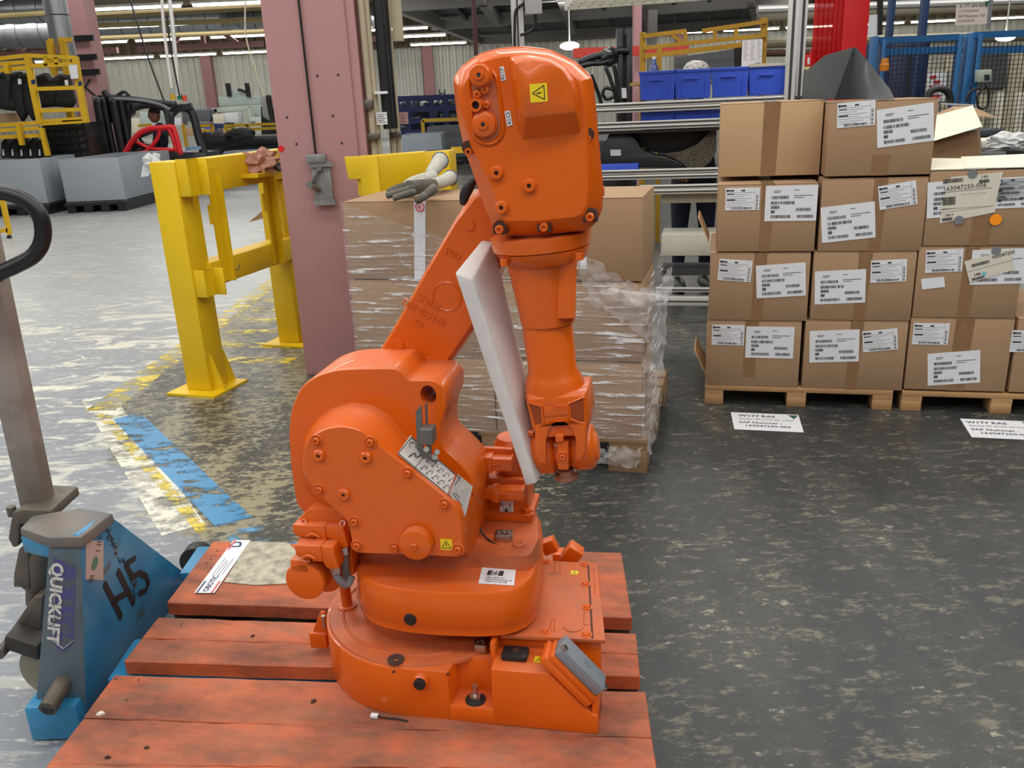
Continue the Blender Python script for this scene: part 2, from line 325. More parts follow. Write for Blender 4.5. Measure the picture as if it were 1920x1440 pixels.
# ================================================================ THE SETTING
def floor_mat():
    m = bpy.data.materials.new('worn_painted_concrete'); m.use_nodes = True; nt = m.node_tree; b = nt.nodes['Principled BSDF']
    v = nn(nt, 'ShaderNodeNewGeometry').outputs['Position']; sx = nn(nt, 'ShaderNodeSeparateXYZ'); nt.links.new(v, sx.inputs[0]); X, Y = sx.outputs[0], sx.outputs[1]
    wob = mth(nt, 'MULTIPLY', mth(nt, 'SUBTRACT', noi(nt, v, 3, 6), .5), .5)
    d1 = mth(nt, 'ADD', X, 2.08)
    d2 = mth(nt, 'ADD', mth(nt, 'MULTIPLY', X, .81), mth(nt, 'ADD', mth(nt, 'MULTIPLY', Y, .585), -.62))
    side = mth(nt, 'ADD', mth(nt, 'MINIMUM', d1, d2), wob)
    left = ramp(nt, side, -.04, .06, (1, 1, 1, 1), (0, 0, 0, 1))
    vs1 = coord(nt, (1, 2.2, 1)); nA = noi(nt, vs1, 8.5, 12, .78); nB = noi(nt, coord(nt, (1.6, .5, 1)), 2.2, 8, .6); nC = noi(nt, coord(nt, (1, 1.6, 1)), 17, 8, .7)
    nL = noi(nt, v, .55, 4)
    # right of the line: dark green grey worn through to a beige screed
    nW = noi(nt, coord(nt, (1, 2, 1)), 13, 10, .82)
    wx = ramp(nt, mth(nt, 'ADD', mth(nt, 'MULTIPLY', mth(nt, 'ADD', X, mth(nt, 'MULTIPLY', nL, 2.0)), .25), .25), .22, .62, (1, 1, 1, 1), (0, 0, 0, 1))
    dk = mixc(nt, ramp(nt, nB, .42, .6), lin((50, 53, 54)), lin((64, 65, 62)))
    nF = noi(nt, coord(nt, (1, 1.5, 1)), 24, 10, .8)
    mot = mth(nt, 'MULTIPLY', ramp(nt, mth(nt, 'MULTIPLY', mth(nt, 'ADD', nF, mth(nt, 'ADD', mth(nt, 'MULTIPLY', nA, .75), mth(nt, 'ADD', mth(nt, 'MULTIPLY', wx, .14), mth(nt, 'MULTIPLY', nB, .5)))), .5), .625, .655), .68)
    rc = mixc(nt, mot, dk, mixc(nt, wx, lin((170, 166, 146)), lin((164, 156, 124))))
    rc = mixc(nt, mth(nt, 'MULTIPLY', ramp(nt, nW, .54, .6), .38), rc, lin((158, 150, 126)))
    rc = mixc(nt, ramp(nt, nC, .6, .66), rc, lin((52, 51, 50)))
    # left: pale aisle far away, blue grey with white scratches close by
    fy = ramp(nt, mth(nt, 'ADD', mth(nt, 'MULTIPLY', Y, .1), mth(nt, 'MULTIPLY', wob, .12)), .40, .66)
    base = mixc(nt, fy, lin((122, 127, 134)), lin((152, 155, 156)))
    vd = nn(nt, 'ShaderNodeTexNoise'); vd.inputs['Scale'].default_value = 2.6; vd.inputs['Detail'].default_value = 12; vd.inputs['Roughness'].default_value = .72; vd.inputs['Distortion'].default_value = 1.4
    nt.links.new(coord(nt, (.8, 2.2, 1)), vd.inputs['Vector'])
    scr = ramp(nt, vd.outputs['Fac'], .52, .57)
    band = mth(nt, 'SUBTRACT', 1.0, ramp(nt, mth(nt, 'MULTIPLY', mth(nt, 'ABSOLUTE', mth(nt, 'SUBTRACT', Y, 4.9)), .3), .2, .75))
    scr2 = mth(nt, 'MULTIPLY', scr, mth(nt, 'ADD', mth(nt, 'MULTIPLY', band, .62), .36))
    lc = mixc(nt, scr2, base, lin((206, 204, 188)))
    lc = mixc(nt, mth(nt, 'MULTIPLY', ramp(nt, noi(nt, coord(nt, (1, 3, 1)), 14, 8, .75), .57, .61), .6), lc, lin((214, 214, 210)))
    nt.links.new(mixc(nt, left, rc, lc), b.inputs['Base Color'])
    nt.links.new(mth(nt, 'ADD', mth(nt, 'MULTIPLY', nA, .3), .2), b.inputs['Roughness'])
    bp = nn(nt, 'ShaderNodeBump'); bp.inputs['Strength'].default_value = .35; bp.inputs['Distance'].default_value = .004
    nt.links.new(mth(nt, 'ADD', nA, mth(nt, 'MULTIPLY', nW, .7)), bp.inputs['Height']); nt.links.new(bp.outputs[0], b.inputs['Normal']); return m
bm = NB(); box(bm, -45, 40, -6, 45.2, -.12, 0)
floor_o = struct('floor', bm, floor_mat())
def worn(name, c, sc=7, lo=.45, hi=.52):
    m = bpy.data.materials.new(name); m.use_nodes = True; nt = m.node_tree; b = nt.nodes['Principled BSDF']; b.inputs['Base Color'].default_value = lin(c); b.inputs['Roughness'].default_value = .35
    nt.links.new(ramp(nt, noi(nt, coord(nt, (1, 1.8, 1)), sc, 8, .7), lo, hi, (1, 1, 1, 1), (0, 0, 0, 1)), b.inputs['Alpha']); return m
PBLUE = worn('worn_blue_floor_paint', (66, 136, 182), 7, .5, .58); PYEL = worn('worn_yellow_floor_paint', (216, 194, 70), 8, .42, .52); PWHI = worn('worn_white_floor_paint', (214, 212, 196), 7, .46, .56)
def stripe(pts, m, z, label, name='floor_stripe'):
    bm = NB(); py(bm, pts, z, z+.0004); o = part(name, bm, m, floor_o, label, world=True); return o
def band(a, b, w): 
    a = Vector(a); b = Vector(b); n = (b-a).normalized(); n = Vector((-n.y, n.x))*w/2; return [a+n, b+n, b-n, a-n]
stripe(band((-1.93, 4.0), (-1.03, 2.78), .13), PBLUE, .0012, 'worn blue floor stripe')
stripe(band((-1.03, 2.78), (-.55, 2.15), .13), worn('faded_blue_floor_paint', (96, 150, 186), 7, .4, .5), .0012, 'faded end of the blue stripe')
stripe(band((-2.22, 4.32), (-1.2, 2.74), .15), PWHI, .0007, 'worn white floor stripe')
stripe(band((-2.08, 4.05), (-1.12, 2.72), .045), PYEL, .0018, 'thin worn yellow edge stripe')
stripe(band((-2.11, 4.1), (-2.0, 10.5), .16), PYEL, .0007, 'worn yellow line along the aisle')
for k in range(9): stripe(band((-1.93, 5.0+k*.33), (-1.3, 4.86+k*.33), .12), PYEL, .0007, None)
# walls and roof
def corrug(bm, x0, x1, y, z0, z1, pitch, dep):
    n = int((x1-x0)/pitch); P = []
    for i in range(n):
        x = x0+i*pitch
        P += [(x, y), (x+pitch*.35, y), (x+pitch*.5, y+dep), (x+pitch*.85, y+dep)]
    A = [bm.verts.new((p[0], p[1], z0)) for p in P]; B = [bm.verts.new((p[0], p[1], z1)) for p in P]
    for i in range(len(P)-1): bm.faces.new((A[i], A[i+1], B[i+1], B[i]))
bm = NB(); corrug(bm, -45, 40, 44.8, 0, 4.25, .34, .12); box(bm, -45, 40, 45, 45.2, 0, 4.3); wall = struct('wall_back', bm, WALLW, sm=10)
bm = NB(); corrug(bm, -45, 40, 44.6, 4.25, 6.2, .5, .15); part('upper_cladding', bm, BROWNW, wall, 'brown profiled cladding', world=True, sm=10)
bm = NB(); box(bm, -45, 40, 44.5, 44.6, 4.2, 4.32); part('wall_rail', bm, BROWNW, wall, world=True)
bm = NB(); box(bm, -45, -44.8, -6, 45, 0, 6.2); struct('wall_left', bm, WALLW)
bm = NB(); box(bm, 39.8, 40, -6, 45, 0, 6.2); struct('wall_right', bm, WALLW)
ROOF = mat('dark_roof_sheet', (84, 78, 70), .8, var=.4, vs=.5)
bm = NB(); box(bm, -45, 40, -6, 45.2, 6.2, 6.3)
roof = struct('ceiling', bm, ROOF)
for k in range(14):
    bm = NB(); box(bm, -45, 40, 12+k*2.4, 12.18+k*2.4, 5.9, 6.2); part('roof_purlin', bm, mat('dull_beige_beam', (150, 142, 124), .6), roof, world=True)
for y, z in ((20, 5.75), (31, 5.6), (41, 5.45)):
    bm = NB(); box(bm, -45, 40, y, y+.3, z, z+.25); part('roof_girder', bm, PINKF, roof, world=True)
for x in (-20.6, -14.2, -8.6, -3.4, 9, 16):
    bm = NB(); box(bm, x-.25, x+.25, 44.3, 44.7, 0, 4.3); part('wall_post', bm, PINKF, wall, 'pink steel wall post', world=True)
# pink trusses under the far roof
for k, x in enumerate((-17.5, -11.5, -6.5)):
    t = thing('roof_truss', 'pink steel roof truss bracket, %s of the three under the far roof' % ('leftmost', 'middle', 'rightmost')[k], 'truss', (x, 36, 4.05), group='pink truss brackets')
    bm = NB(); bar(bm, (-2.6, 0, .0), (2.6, 0, .0), .2); part('bottom_chord', bm, PINKF, t)
    for a, b in (((-1.4, 0, 0), (-.1, 0, 1.0)), ((1.4, 0, 0), (.1, 0, 1.0)), ((0, 0, 0), (0, 0, 1.3))):
        bm = NB(); bar(bm, a, b, .16); part('brace', bm, PINKF, t)
# fluorescent rows
ORD = 'first second third fourth fifth sixth seventh eighth ninth tenth eleventh twelfth thirteenth fourteenth fifteenth sixteenth seventeenth eighteenth nineteenth twentieth'.split()
lt = None; ROWS = ((43, 4.2), (40, 4.35), (36, 4.35), (31, 4.4), (27, 4.5), (23.5, 4.45))
for j, (y, z) in enumerate(ROWS):
    x = -y*.62+random.random(); k = 0
    while x < y*.66:
        if not (-.26*y < x < -.13*y or -.05*y < x < .14*y or (j > 2 and -.15*y < x < .3*y)) and random.random() < .97:
            if lt is None:
                lt = thing('ceiling_light', None, 'light', (x, y, z)); bm = NB(); box(bm, -1.35, 1.35, -.06, .06, .04, .11); part('housing', bm, FIX, lt)
                bm = NB(); tube(bm, [(-1.3, 0, 0), (1.3, 0, 0)], .038, 8); part('lamp_tube', bm, TUBE, lt); o = lt
            else: o = copy_tree(lt); o.location = (x, y, z); k += 1
            o['label'] = '%s tube light from the left in the %s lit row under the roof' % (ORD[k], ('lowest', 'second lowest', 'third lowest', 'fourth lowest', 'second highest', 'highest')[j]); o['group'] = 'fluorescent tubes in the roof rows'
        x += 2.95
# round ducts
for k, (px0, px1, py0, Y, r) in enumerate(((-40, 148, 58, 30, .5), (180, 420, 38, 33, .5), (-40, 140, 14, 26, .4), (420, 700, 30, 36, .5))):
    a = atY(px0, py0+6, Y); b = atY(px1, py0-2, Y); bm = NB(); n = 9
    for i in range(n): p = a.lerp(b, i/n); q = a.lerp(b, (i+.96)/n); cyl(bm, p, q, r*(1 if i % 2 else .96), n=14)
    solo('air_duct', bm, DUCT, ('round silver air duct at the left edge under the roof, above the yellow rack', 'round silver air duct under the roof left of the pink column', 'round silver air duct at the top left corner', 'round silver air duct passing behind the near pink column')[k], 'duct')
for k, (xa, xb, Y, top, bot) in enumerate(((90, 128, 16.2, 0, 108), (150, 176, 17.6, 0, 132))):
    a = atY((xa+xb)/2, top, Y); b = atY((xa+xb)/2+14, bot, Y); r = (xb-xa)/2*Y/1590
    bm = NB()
    for i in range(5): z0 = b.z+(6-b.z)*i/5; cyl(bm, (b.x, Y, z0), (b.x, Y, z0+(6-b.z)/5*.97), r, n=18)
    solo('vertical_duct', bm, DUCT, ('galvanised vertical air duct in front of the pink column, over the yellow rack', 'galvanised vertical air duct right of the far pink column')[k], 'duct')
a = atY(128, 100, 17); b = atY(172, 100, 17)
bm = NB(); box(bm, a.x, b.x, 17, 17.5, 0, 6.2); fc = struct('trim_1', bm, PINK); tag(fc, 'pink steel column marked K behind the yellow rack', 'column')
bm = NB(); M = basis((atY(163, 158, 16.99)), (1, 0, 0), (0, 0, 1)); text(bm, 'K', .42, -.14, -.2, M, th=.002); part('painted_letter', bm, INK, fc, 'black painted letter K', world=True)
for yy in (72, 108, 136):
    p = atY(150, yy, 16.98); bm = NB(); box(bm, a.x-.06, b.x+.1, 16.94, 17.0, p.z-.05, p.z+.05); part('black_clamp', bm, BLACKP, fc, world=True)
# ---------------------------------------------------------------- near pink column: H section
KF = Frame((-1.151, 4.56, 0), 0)
CW = .41; CH = 6.2
bm = NB(); box(bm, 0, CW, 0, .03, 0, CH); colm = struct('trim_2', bm, PINK, bev=.004, M=KF.M); tag(colm, 'dusty pink steel H column in the middle of the hall, with pipes on its right side', 'column')
bm = NB(); box(bm, CW-.005, CW+.045, .012, .04, 0, CH); bmesh.ops.transform(bm, matrix=KF.M, verts=bm.verts[:]); part('flange_edge', bm, PINK, colm, world=True, bev=.003)
bm = NB(); box(bm, .19, .22, .03, .42, 0, CH); bmesh.ops.transform(bm, matrix=KF.M, verts=bm.verts[:]); part('web', bm, PINK, colm, world=True)
bm = NB(); box(bm, 0, CW+.04, .42, .45, 0, CH); bmesh.ops.transform(bm, matrix=KF.M, verts=bm.verts[:]); part('rear_flange', bm, PINK, colm, world=True)
bm = NB(); box(bm, .26, CW+.02, .16, .19, 1.15, CH); bmesh.ops.transform(bm, matrix=KF.M, verts=bm.verts[:]); part('cable_tray', bm, PINK, colm, world=True)
def onK(x, y, v=-.001): return KF.o + Vector((KF.v(x, y, v)[0], v, KF.v(x, y, v)[1]))
bm = NB()
for x, y in ((595, 142), (634, 140), (538, 220), (624, 217), (556, 270), (641, 268)): p = onK(x, y); cyl(bm, p, p+Vector((0, -.002, 0)), .006, n=8)
part('bolt_holes', bm, INK, colm, world=True)
bm = NB(); p = onK(527, 279); box(bm, -.014, .014, -.001, .0, -.014, .014, Matrix.Translation(p) @ Matrix.Rotation(R(35), 4, 'Y')); part('red_sticker', bm, REDP, colm, 'small red square sticker', world=True)
# crank box with its rod
a = onK(578, 290); b = onK(632, 380)
cb = thing('crank_box', 'grey metal winding plate with a crank handle bolted on the pink column', 'crank', ((a.x+b.x)/2, 4.545, b.z))
GAL = mat('scuffed_zinc', (150, 150, 148), .45, .4, var=.6, vs=30, vc=(112, 112, 112))
L = MW[cb.name].inverted()
def kb(x0, y0, x1, y1, d0, d1): 
    p = L @ onK(x0, y0, 0); q = L @ onK(x1, y1, 0); return (p.x, q.x, -d1, -d0, q.z, p.z)
bm = NB(); box(bm, *kb(585, 303, 628, 378, 0, .02)); part('back_plate', bm, GAL, cb, bev=.002)
bm = NB(); box(bm, *kb(577, 289, 615, 303, 0, .045)); part('top_cover', bm, GAL, cb, bev=.004)
bm = NB(); box(bm, *kb(583, 304, 626, 311, .02, .035)); part('upper_rail', bm, GAL, cb)
bm = NB(); box(bm, *kb(592, 374, 632, 382, .0, .03)); part('lower_rail', bm, GAL, cb)
q = [L @ onK(x, y, -.05) for x, y in ((599, 315), (582, 346), (600, 358))]
bm = NB(); bar(bm, q[0], q[1], .022, .006); part('crank_arm', bm, STEEL, cb)
bm = NB(); cyl(bm, q[0]+Vector((0, -.012, 0)), q[0]+Vector((0, .03, 0)), .014); part('crank_hub', bm, STEEL, cb); bm = NB(); cyl(bm, q[1]+Vector((0, -.03, 0)), q[1]+Vector((0, .01, 0)), .017); part('crank_hub', bm, STEEL, cb)
bm = NB(); bar(bm, q[1]+Vector((.01, -.02, -.005)), q[2], .022, .022); part('crank_grip', bm, mat('worn_bronze', (96, 84, 66), .5, .4), cb, bev=.003)
bm = NB()
for x, y in ((609, 318), (617, 325), (618, 335), (620, 344), (620, 354), (619, 364), (613, 371), (612, 316)): p = L @ onK(x, y, -.021); cyl(bm, p, p+Vector((0, -.001, 0)), .0055, n=10)
part('index_holes', bm, INK, cb)
bm = NB(); p = L @ onK(622, 371, -.021); cyl(bm, p, p+Vector((0, -.004, 0)), .009, n=12); part('red_plug', bm, REDP, cb)
bm = NB(); a = onK(568, -20, -.012); b = onK(592, 289, -.012); tube(bm, [(b.x, b.y, a.z+1.2), (b.x, b.y, b.z)], .006, 6)
solo('pull_rod', bm, BLACKP, 'thin black rod running up the pink column face from the crank plate', 'rod')
# conduits at the column's side
for k, (xt, xb, v, r, m, zb) in enumerate(((668, 702, .08, .019, BEIGE, .8), (684, 711, .11, .018, BEIGE, .8), (714, 734, .12, .03, BLACKP, 1.3), (724, 740, .17, .03, BLACKP, 1.3), (736, 738, .26, .015, BEIGE, .8), (748, 749, .3, .015, BEIGE, .8))):
    p = KF.v(xb, 290, v); bm = NB(); x = KF.o.x+p[0]; tube(bm, [(x, 4.56+v, zb), (x, 4.56+v, 6.1)], r, 12)
    solo('conduit' if m is BEIGE else 'cable_bundle', bm, m, ('nearest beige conduit pipe on the pink column side', 'second beige conduit pipe beside the nearest one on the pink column', 'thick black cable running down between the beige pipes, left one', 'thick black cable running down between the beige pipes, right one', 'thin beige conduit right of the black cables', 'outermost thin beige conduit right of the pink column')[k], 'pipe')
for k, (x0, y0, x1, y1, v, m, lb) in enumerate(((673, 188, 700, 205, .05, DSTEEL, 'rusty square pipe clamp on the column, upper'), (670, 252, 712, 262, .05, DSTEEL, 'steel pipe clamp band low on the beige pipes'), (730, 248, 752, 258, .24, DSTEEL, 'steel pipe clamp on the thin right pipes'), (702, 172, 727, 176, .08, WHITEP, 'white clip across the black cables'))):
    a = KF.v(x0, y0, v); b = KF.v(x1, y1, v); bm = NB(); box(bm, a[0], b[0], v-.012, v+.03, b[1], a[1]); solo('pipe_clamp', bm, m, lb, 'clamp', M=KF.M, bev=.002)
for k, (x0, y0, x1, y1, v, m, lb) in enumerate(((705, 211, 727, 233, .08, WHITEP, 'small white notice on the cables beside the pink column'), (748, 211, 766, 232, .3, mat('pink_paper', (196, 150, 146), .6), 'small pink notice right of the thin pipes'))):
    a = KF.v(x0, y0, v); b = KF.v(x1, y1, v); t = fthing('pipe_notice', lb, 'sign', KF); bm = NB(); box(bm, a[0], b[0], v-.004, v, b[1], a[1]); part('sheet', bm, m, t)
    bm = NB(); h = a[1]-b[1]
    for i in range(5): box(bm, a[0]+.006, b[0]-.006-.01*(i % 2), v-.0055, v-.004, a[1]-h*(.2+.16*i), a[1]-h*(.14+.16*i))
    part('printed_lines', bm, INKG, t)
a = KF.v(732, 0, .2); b = KF.v(749, 78, .2); bm = NB(); box(bm, a[0], a[0]+.055, .17, .2, b[1], 5); solo('junction_strip', bm, BEIGE, 'beige trunking box on the column beside the top pipes', 'box', M=KF.M, bev=.003)
# ================================================================ YELLOW BARRIERS
YF = Frame(atZ(313, 741, 0), -19)
ba = fthing('guard_barrier', 'yellow steel guard barrier with two posts and two beams left of the pink column', 'barrier', YF)
def ypost(x, y, h=1.2, small=False):
    s = .15 if not small else .14
    bm = NB(); box(bm, x, x+s, y, y+s, .012, h); o = part('post', bm, YEL, ba, bev=.006)
    bm = NB(); box(bm, x-.075, x+s+.075, y-.075, y+s+.075, 0, .012); part('base_plate', bm, YEL, o)
    for dx in (0, s): bm = NB(); sg = -1 if dx == 0 else 1; hexa(bm, [(x+dx, y+.03+k, .012) for k in (0, .012)]+[(x+dx+sg*.07, y+.03+k, .012) for k in (.012, 0)], [(x+dx, y+.03+k, .2) for k in (0, .012)]+[(x+dx+sg*.004, y+.03+k, .2) for k in (.012, 0)])
    hexa(bm, [(x+s-.012, y+s, .012), (x+s, y+s, .012), (x+s, y+s+.07, .012), (x+s-.012, y+s+.07, .012)], [(x+s-.012, y+s, .2), (x+s, y+s, .2), (x+s, y+s+.005, .2), (x+s-.012, y+s+.005, .2)])
    part('gusset', bm, YEL, o)
ypost(.075, .075, 1.2)
fx, fy = YF.w(560, 640, 0); ang = math.atan2(fy-.15, fx-.15-.0)
# far post and the two beams leading to it
P2 = YF.w(536, 652, 0); P2 = (P2[0]-.06, P2[1]+.1)
ypost(P2[0]-.04, P2[1]-.02, 1.02)
d = Vector((P2[0]-.11, P2[1]-.11, 0)); d.normalize(); A0 = Vector((.19, .2, 0))
def beam(z0, z1, l, name='beam', off=.0, w=.12):
    bm = NB(); bar(bm, A0+d*off+Vector((0, 0, (z0+z1)/2)), A0+d*l+Vector((0, 0, (z0+z1)/2)), w, z1-z0); part(name, bm, YEL, ba, bev=.005)
LB = (Vector((P2[0], P2[1], 0))-A0).length
beam(1.03, 1.2, LB+.55); beam(.55, .68, LB+.05)
sd = Vector((d.y, -d.x, 0))
for k, (z0, z1) in enumerate(((1.03, 1.21), (.52, .66))):
    bm = NB(); box(bm, .225, .29, .085, .093, z0, z1); box(bm, .282, .29, .093, .17, z0, z1); box(bm, .29, .35, .162, .17, z0, z1)
    part('angle_bracket', bm, YEL, ba, bev=.002)
for t, bt in ((.1, .16), (.62, .0)):
    p = A0+d*t+sd*.065; bm = NB(); bar(bm, p+Vector((0, 0, .56)), p+Vector((0, 0, 1.15)), .05, .008); bar(bm, p+d*.03+sd*.02+Vector((0, 0, .56)), p+d*.03+sd*.02+Vector((0, 0, 1.12)), .008, .05)
    box(bm, -.02, .02, -.004, .004, -.05, .05, Matrix.Translation(p-d*.035+Vector((0, 0, .92))) @ Matrix.Rotation(math.atan2(d.y, d.x), 4, 'Z')); part('upright_angle', bm, YEL, ba)
p = YF.M.inverted() @ atY(492, 323, 4.9); sz = p.z; bm = NB(); box(bm, -.13, .13, -.05, .09, sz-.02, sz, Matrix.Translation((p.x, p.y, 0)) @ Matrix.Rotation(math.atan2(d.y, d.x), 4, 'Z')); part('shelf_plate', bm, YEL, ba)
bm = NB(); h = A0+d*.14+sd*.065; tube(bm, [h+Vector((0, 0, .62)), h+sd*.06+Vector((0, 0, .615)), h+sd*.07+d*.01+Vector((0, 0, .65))], .004, 6); part('wire_hook', bm, STEEL, ba)
# crumpled cloth / glove on the shelf
def lump(bm, c, r, n=2, seed=0, sc=2.5, amp=.4):
    v0 = len(bm.verts); g = bmesh.ops.create_icosphere(bm, subdivisions=n, radius=1)['verts']
    for v in g:
        k = 1+amp*noise.noise(v.co*sc+Vector((seed*7.3, seed, 0))); v.co = Vector(c)+Vector((v.co.x*r[0], v.co.y*r[1], v.co.z*r[2]))*k
    return g
q = YF.M @ Vector((p.x-.01, p.y, sz))
bm = NB(); lump(bm, (0, 0, .05), (.085, .05, .062), 4, 3, 2.6, .8); solo('work_glove', bm, mat('pink_leather', (188, 140, 124), .8, bump=.5, bs=40), 'crumpled pinkish leather glove on the top of the yellow barrier beside the column', 'glove', M=Matrix.Translation(q))
bm = NB(); lump(bm, (0, 0, .025), (.05, .04, .028), 3, 5); solo('dark_cloth', bm, BLACKP, 'small black glove cuff beside the pinkish glove, half behind the column', 'glove', M=Matrix.Translation(q+Vector((.13, -.02, 0))))
# brown board behind the barrier
a = [atY(x, y, 5.8) for x, y in ((466, 417), (512, 378), (512, 404))]
bm = NB(); hexa(bm, a, [x+Vector((.02, .12, 0)) for x in a]); solo('card_flap', bm, CARD, 'pointed brown cardboard flap sticking out left behind the yellow post by the column', 'cardboard')
# second barrier at the right of the column
Y2 = Frame(KF.o+Vector((.3, -.32, 0)), -12)
b2 = fthing('guard_barrier', 'yellow steel barrier beam right of the pink column, behind the wrapped cartons', 'barrier', Y2)
a = Y2.v(645, 294, 0); b = Y2.v(712, 352, 0); c = Y2.v(672, 336, 0)
bm = NB(); pz(bm, [(a[0], a[1]), (a[0]+.01, c[1]), (c[0]+.01, c[1]), (c[0]+.015, 0), (b[0], 0), (b[0], a[1])], 0, .02); part('end_plate', bm, YEL, b2, bev=.003)
e = Y2.w(850, 280, a[1]); bm = NB(); w_ = .12
hexa(bm, [(b[0]-w_, .02, a[1]-.19), (b[0], .02, a[1]-.19), (b[0], .02, a[1]), (b[0]-w_, .02, a[1])], [(e[0]-w_, e[1], a[1]-.17), (e[0], e[1], a[1]-.17), (e[0], e[1], a[1]), (e[0]-w_, e[1], a[1])]); part('beam', bm, YEL, b2, bev=.004)
bm = NB(); box(bm, e[0]-w_-.01, e[0]+.012, e[1]-.13, e[1], a[1]-.26, a[1]); part('end_bracket', bm, YEL, b2, bev=.003)
bm = NB(); box(bm, b[0]-.02, b[0]+.08, .02, .14, 0, a[1]-.19); part('post', bm, YEL, b2, bev=.004)
# ================================================================ PALLETS AND CARTONS
def pallet(fr, W, D, label, m=WOOD, z0=0, blocks=(0, .5, 1), bw=.1, cat='pallet', H=.144):
    t = thing('wooden_pallet', label, cat, fr.o+Vector((0, 0, z0-fr.o.z)), fr.yaw)
    for k, y in enumerate((0, (D-.12)/2, D-.12)):
        for b in blocks:
            bm = NB(); box(bm, b*(W-bw), b*(W-bw)+bw, y, y+.12, 0, H-.044); part('block', bm, m, t, bev=.003)
    for b in blocks: bm = NB(); box(bm, b*(W-bw), b*(W-bw)+bw, 0, D, H-.044, H-.024); part('stringer_board', bm, m, t)
    n = 7
    for k in range(n): y = (D-.1)*k/(n-1); bm = NB(); box(bm, 0, W, y, y+.1, H-.024, H); part('deck_board', bm, m, t, bev=.002)
    return t
# paper labels on cartons --------------------------------------------------
def big_label(M, parent, s=1.0, name='shipping_label', seed=1):
    b = NB(); rect(b, -.102*s, .102*s, -.072*s, .072*s, 0, .0006); bmesh.ops.transform(b, matrix=M, verts=b.verts[:]); o = part(name, b, WHITEP, parent, 'large white shipping label with five barcodes')
    b = NB()
    for (x0, x1, y) in ((-.078, -.008, .018), (-.078, .014, -.004), (-.078, -.045, -.022), (-.078, -.062, -.040), (-.078, 0, -.060), (.02, .078, -.032), (.026, .09, -.060)):
        barcode(b, x0*s, x1*s, y*s, (y+.0125)*s, .0008, int(abs(x0*1e4+y*1e3))+seed)
    for (x0, x1, y) in ((-.07, -.04, .05), (-.07, -.045, .044), (.01, .03, .052), (.01, .085, .03), (.01, .05, .022)): rect(b, x0*s, x1*s, y*s, (y+.0022)*s, .0008)
    bmesh.ops.transform(b, matrix=M, verts=b.verts[:]); part('label_print', b, INK, o)
def small_label(M, parent, s=1.0, name='address_label', seed=1):
    b = NB(); rect(b, -.07*s, .07*s, -.047*s, .047*s, 0, .0006); bmesh.ops.transform(b, matrix=M, verts=b.verts[:]); o = part(name, b, WHITEP, parent, 'smaller white address label with a barcode along two sides')
    b = NB(); b0 = b
    for r0, r1 in ((-.058, -.035), (-.005, .01)): rect(b, r0*s, r1*s, .032*s, .038*s, .0008)
    for i in range(8): rect(b, (-.066+.0)*s, (.052-(i*37 % 5)*.012)*s, (.027-.0085*i)*s, (.0278-.0085*i)*s, .0008)
    rect(b, -.064*s, -.03*s, -.006*s, -.001*s, .0008); rect(b, -.064*s, -.035*s, .019*s, .0225*s, .0008)
    cy_ = .035*s; py(b, [(x, y) for x, y in circ(-.062*s, cy_, .005*s, 10)], .0008, .0011); rect(b, .052*s, .0525*s, -.045*s, .045*s, .0008)
    barcode(b, -.045*s, .042*s, -.043*s, -.034*s, .0008, seed)
    for i in range(12): rect(b, .056*s, .064*s, (-.042+i*.0052)*s, (-.042+i*.0052+.0015+.0018*(i % 3 == 0))*s, .0008)
    bmesh.ops.transform(b, matrix=M, verts=b.verts[:]); part('label_print', b, INK, o)
def carton(fr, u0, u1, v0, v1, w0, w1, label, group=None, m=CARD, tape=None, tw=.055, labels=(), yaw=0, top_open=False, tape_down=(.0, 1.0)):
    "a closed carton; coordinates in frame fr"
    if fr is BF: u0, u1, v0, v1, w0, w1 = (q*1.039 for q in (u0, u1, v0, v1, w0, w1))
    t = thing('carton', label, 'carton', fr.M @ Vector((u0, v0, w0)), fr.yaw+R(yaw), group); W, D, H = u1-u0, v1-v0, w1-w0
    bm = NB(); box(bm, 0, W, 0, D, 0, H-.004); part('box_body', bm, m, t, bev=.004)
    if not top_open:
        for i, (a, b_) in enumerate(((.0, D/2-.001), (D/2+.001, D))): bm = NB(); box(bm, .001, W-.001, a+.001, b_, H-.004, H); part('flap', bm, m, t, bev=.0015)
    if tape is not None:
        x = W*tape; bm = NB(); pz(bm, [(x-tw/2, H*tape_down[0]), (x+tw/2-.006, H*tape_down[0]), (x+tw/2+.004, H*tape_down[1]), (x-tw/2+.004, H*tape_down[1])], -.0007, 0)
        if not top_open: box(bm, x-tw/2, x+tw/2, -.0007, D, H, H+.0006)
        part('packing_tape', bm, TAPE, t)
    for L_ in labels:
        k, px, py_, rot, s = L_
        p = fr.v(px, py_, v0); s *= 1.035 if fr is BF else 1; P = Vector((p[0]-u0, -.0012, p[1]-w0)); 
        if yaw: P = MW[t.name].inverted() @ (fr.M @ Vector((p[0], v0, p[1]))); P.y = -.0012
        M = Matrix.Translation(P) @ Matrix.Rotation(R(-rot), 4, 'Y') @ Matrix.Rotation(R(90), 4, 'X')
        (big_label if k == 'B' else small_label)(M, t, s, seed=int(px))
    return t
BF = Frame(atZ(1322, 722, .095), -13.6)
pallet(Frame(BF.o-Vector((0, 0, .095)), -13.6), .83, 1.2, 'pale pine pallet under the two left columns of labelled cartons', H=.095, bw=.085)
pb = Frame((BF.M @ Vector((.868, 0, 0)))*1-Vector((0, 0, .095)), -13.6); pallet(pb, .82, 1.2, 'pale pine pallet under the cartons at the right edge', H=.095, bw=.085)
G = 'stacked brown cartons with white labels'
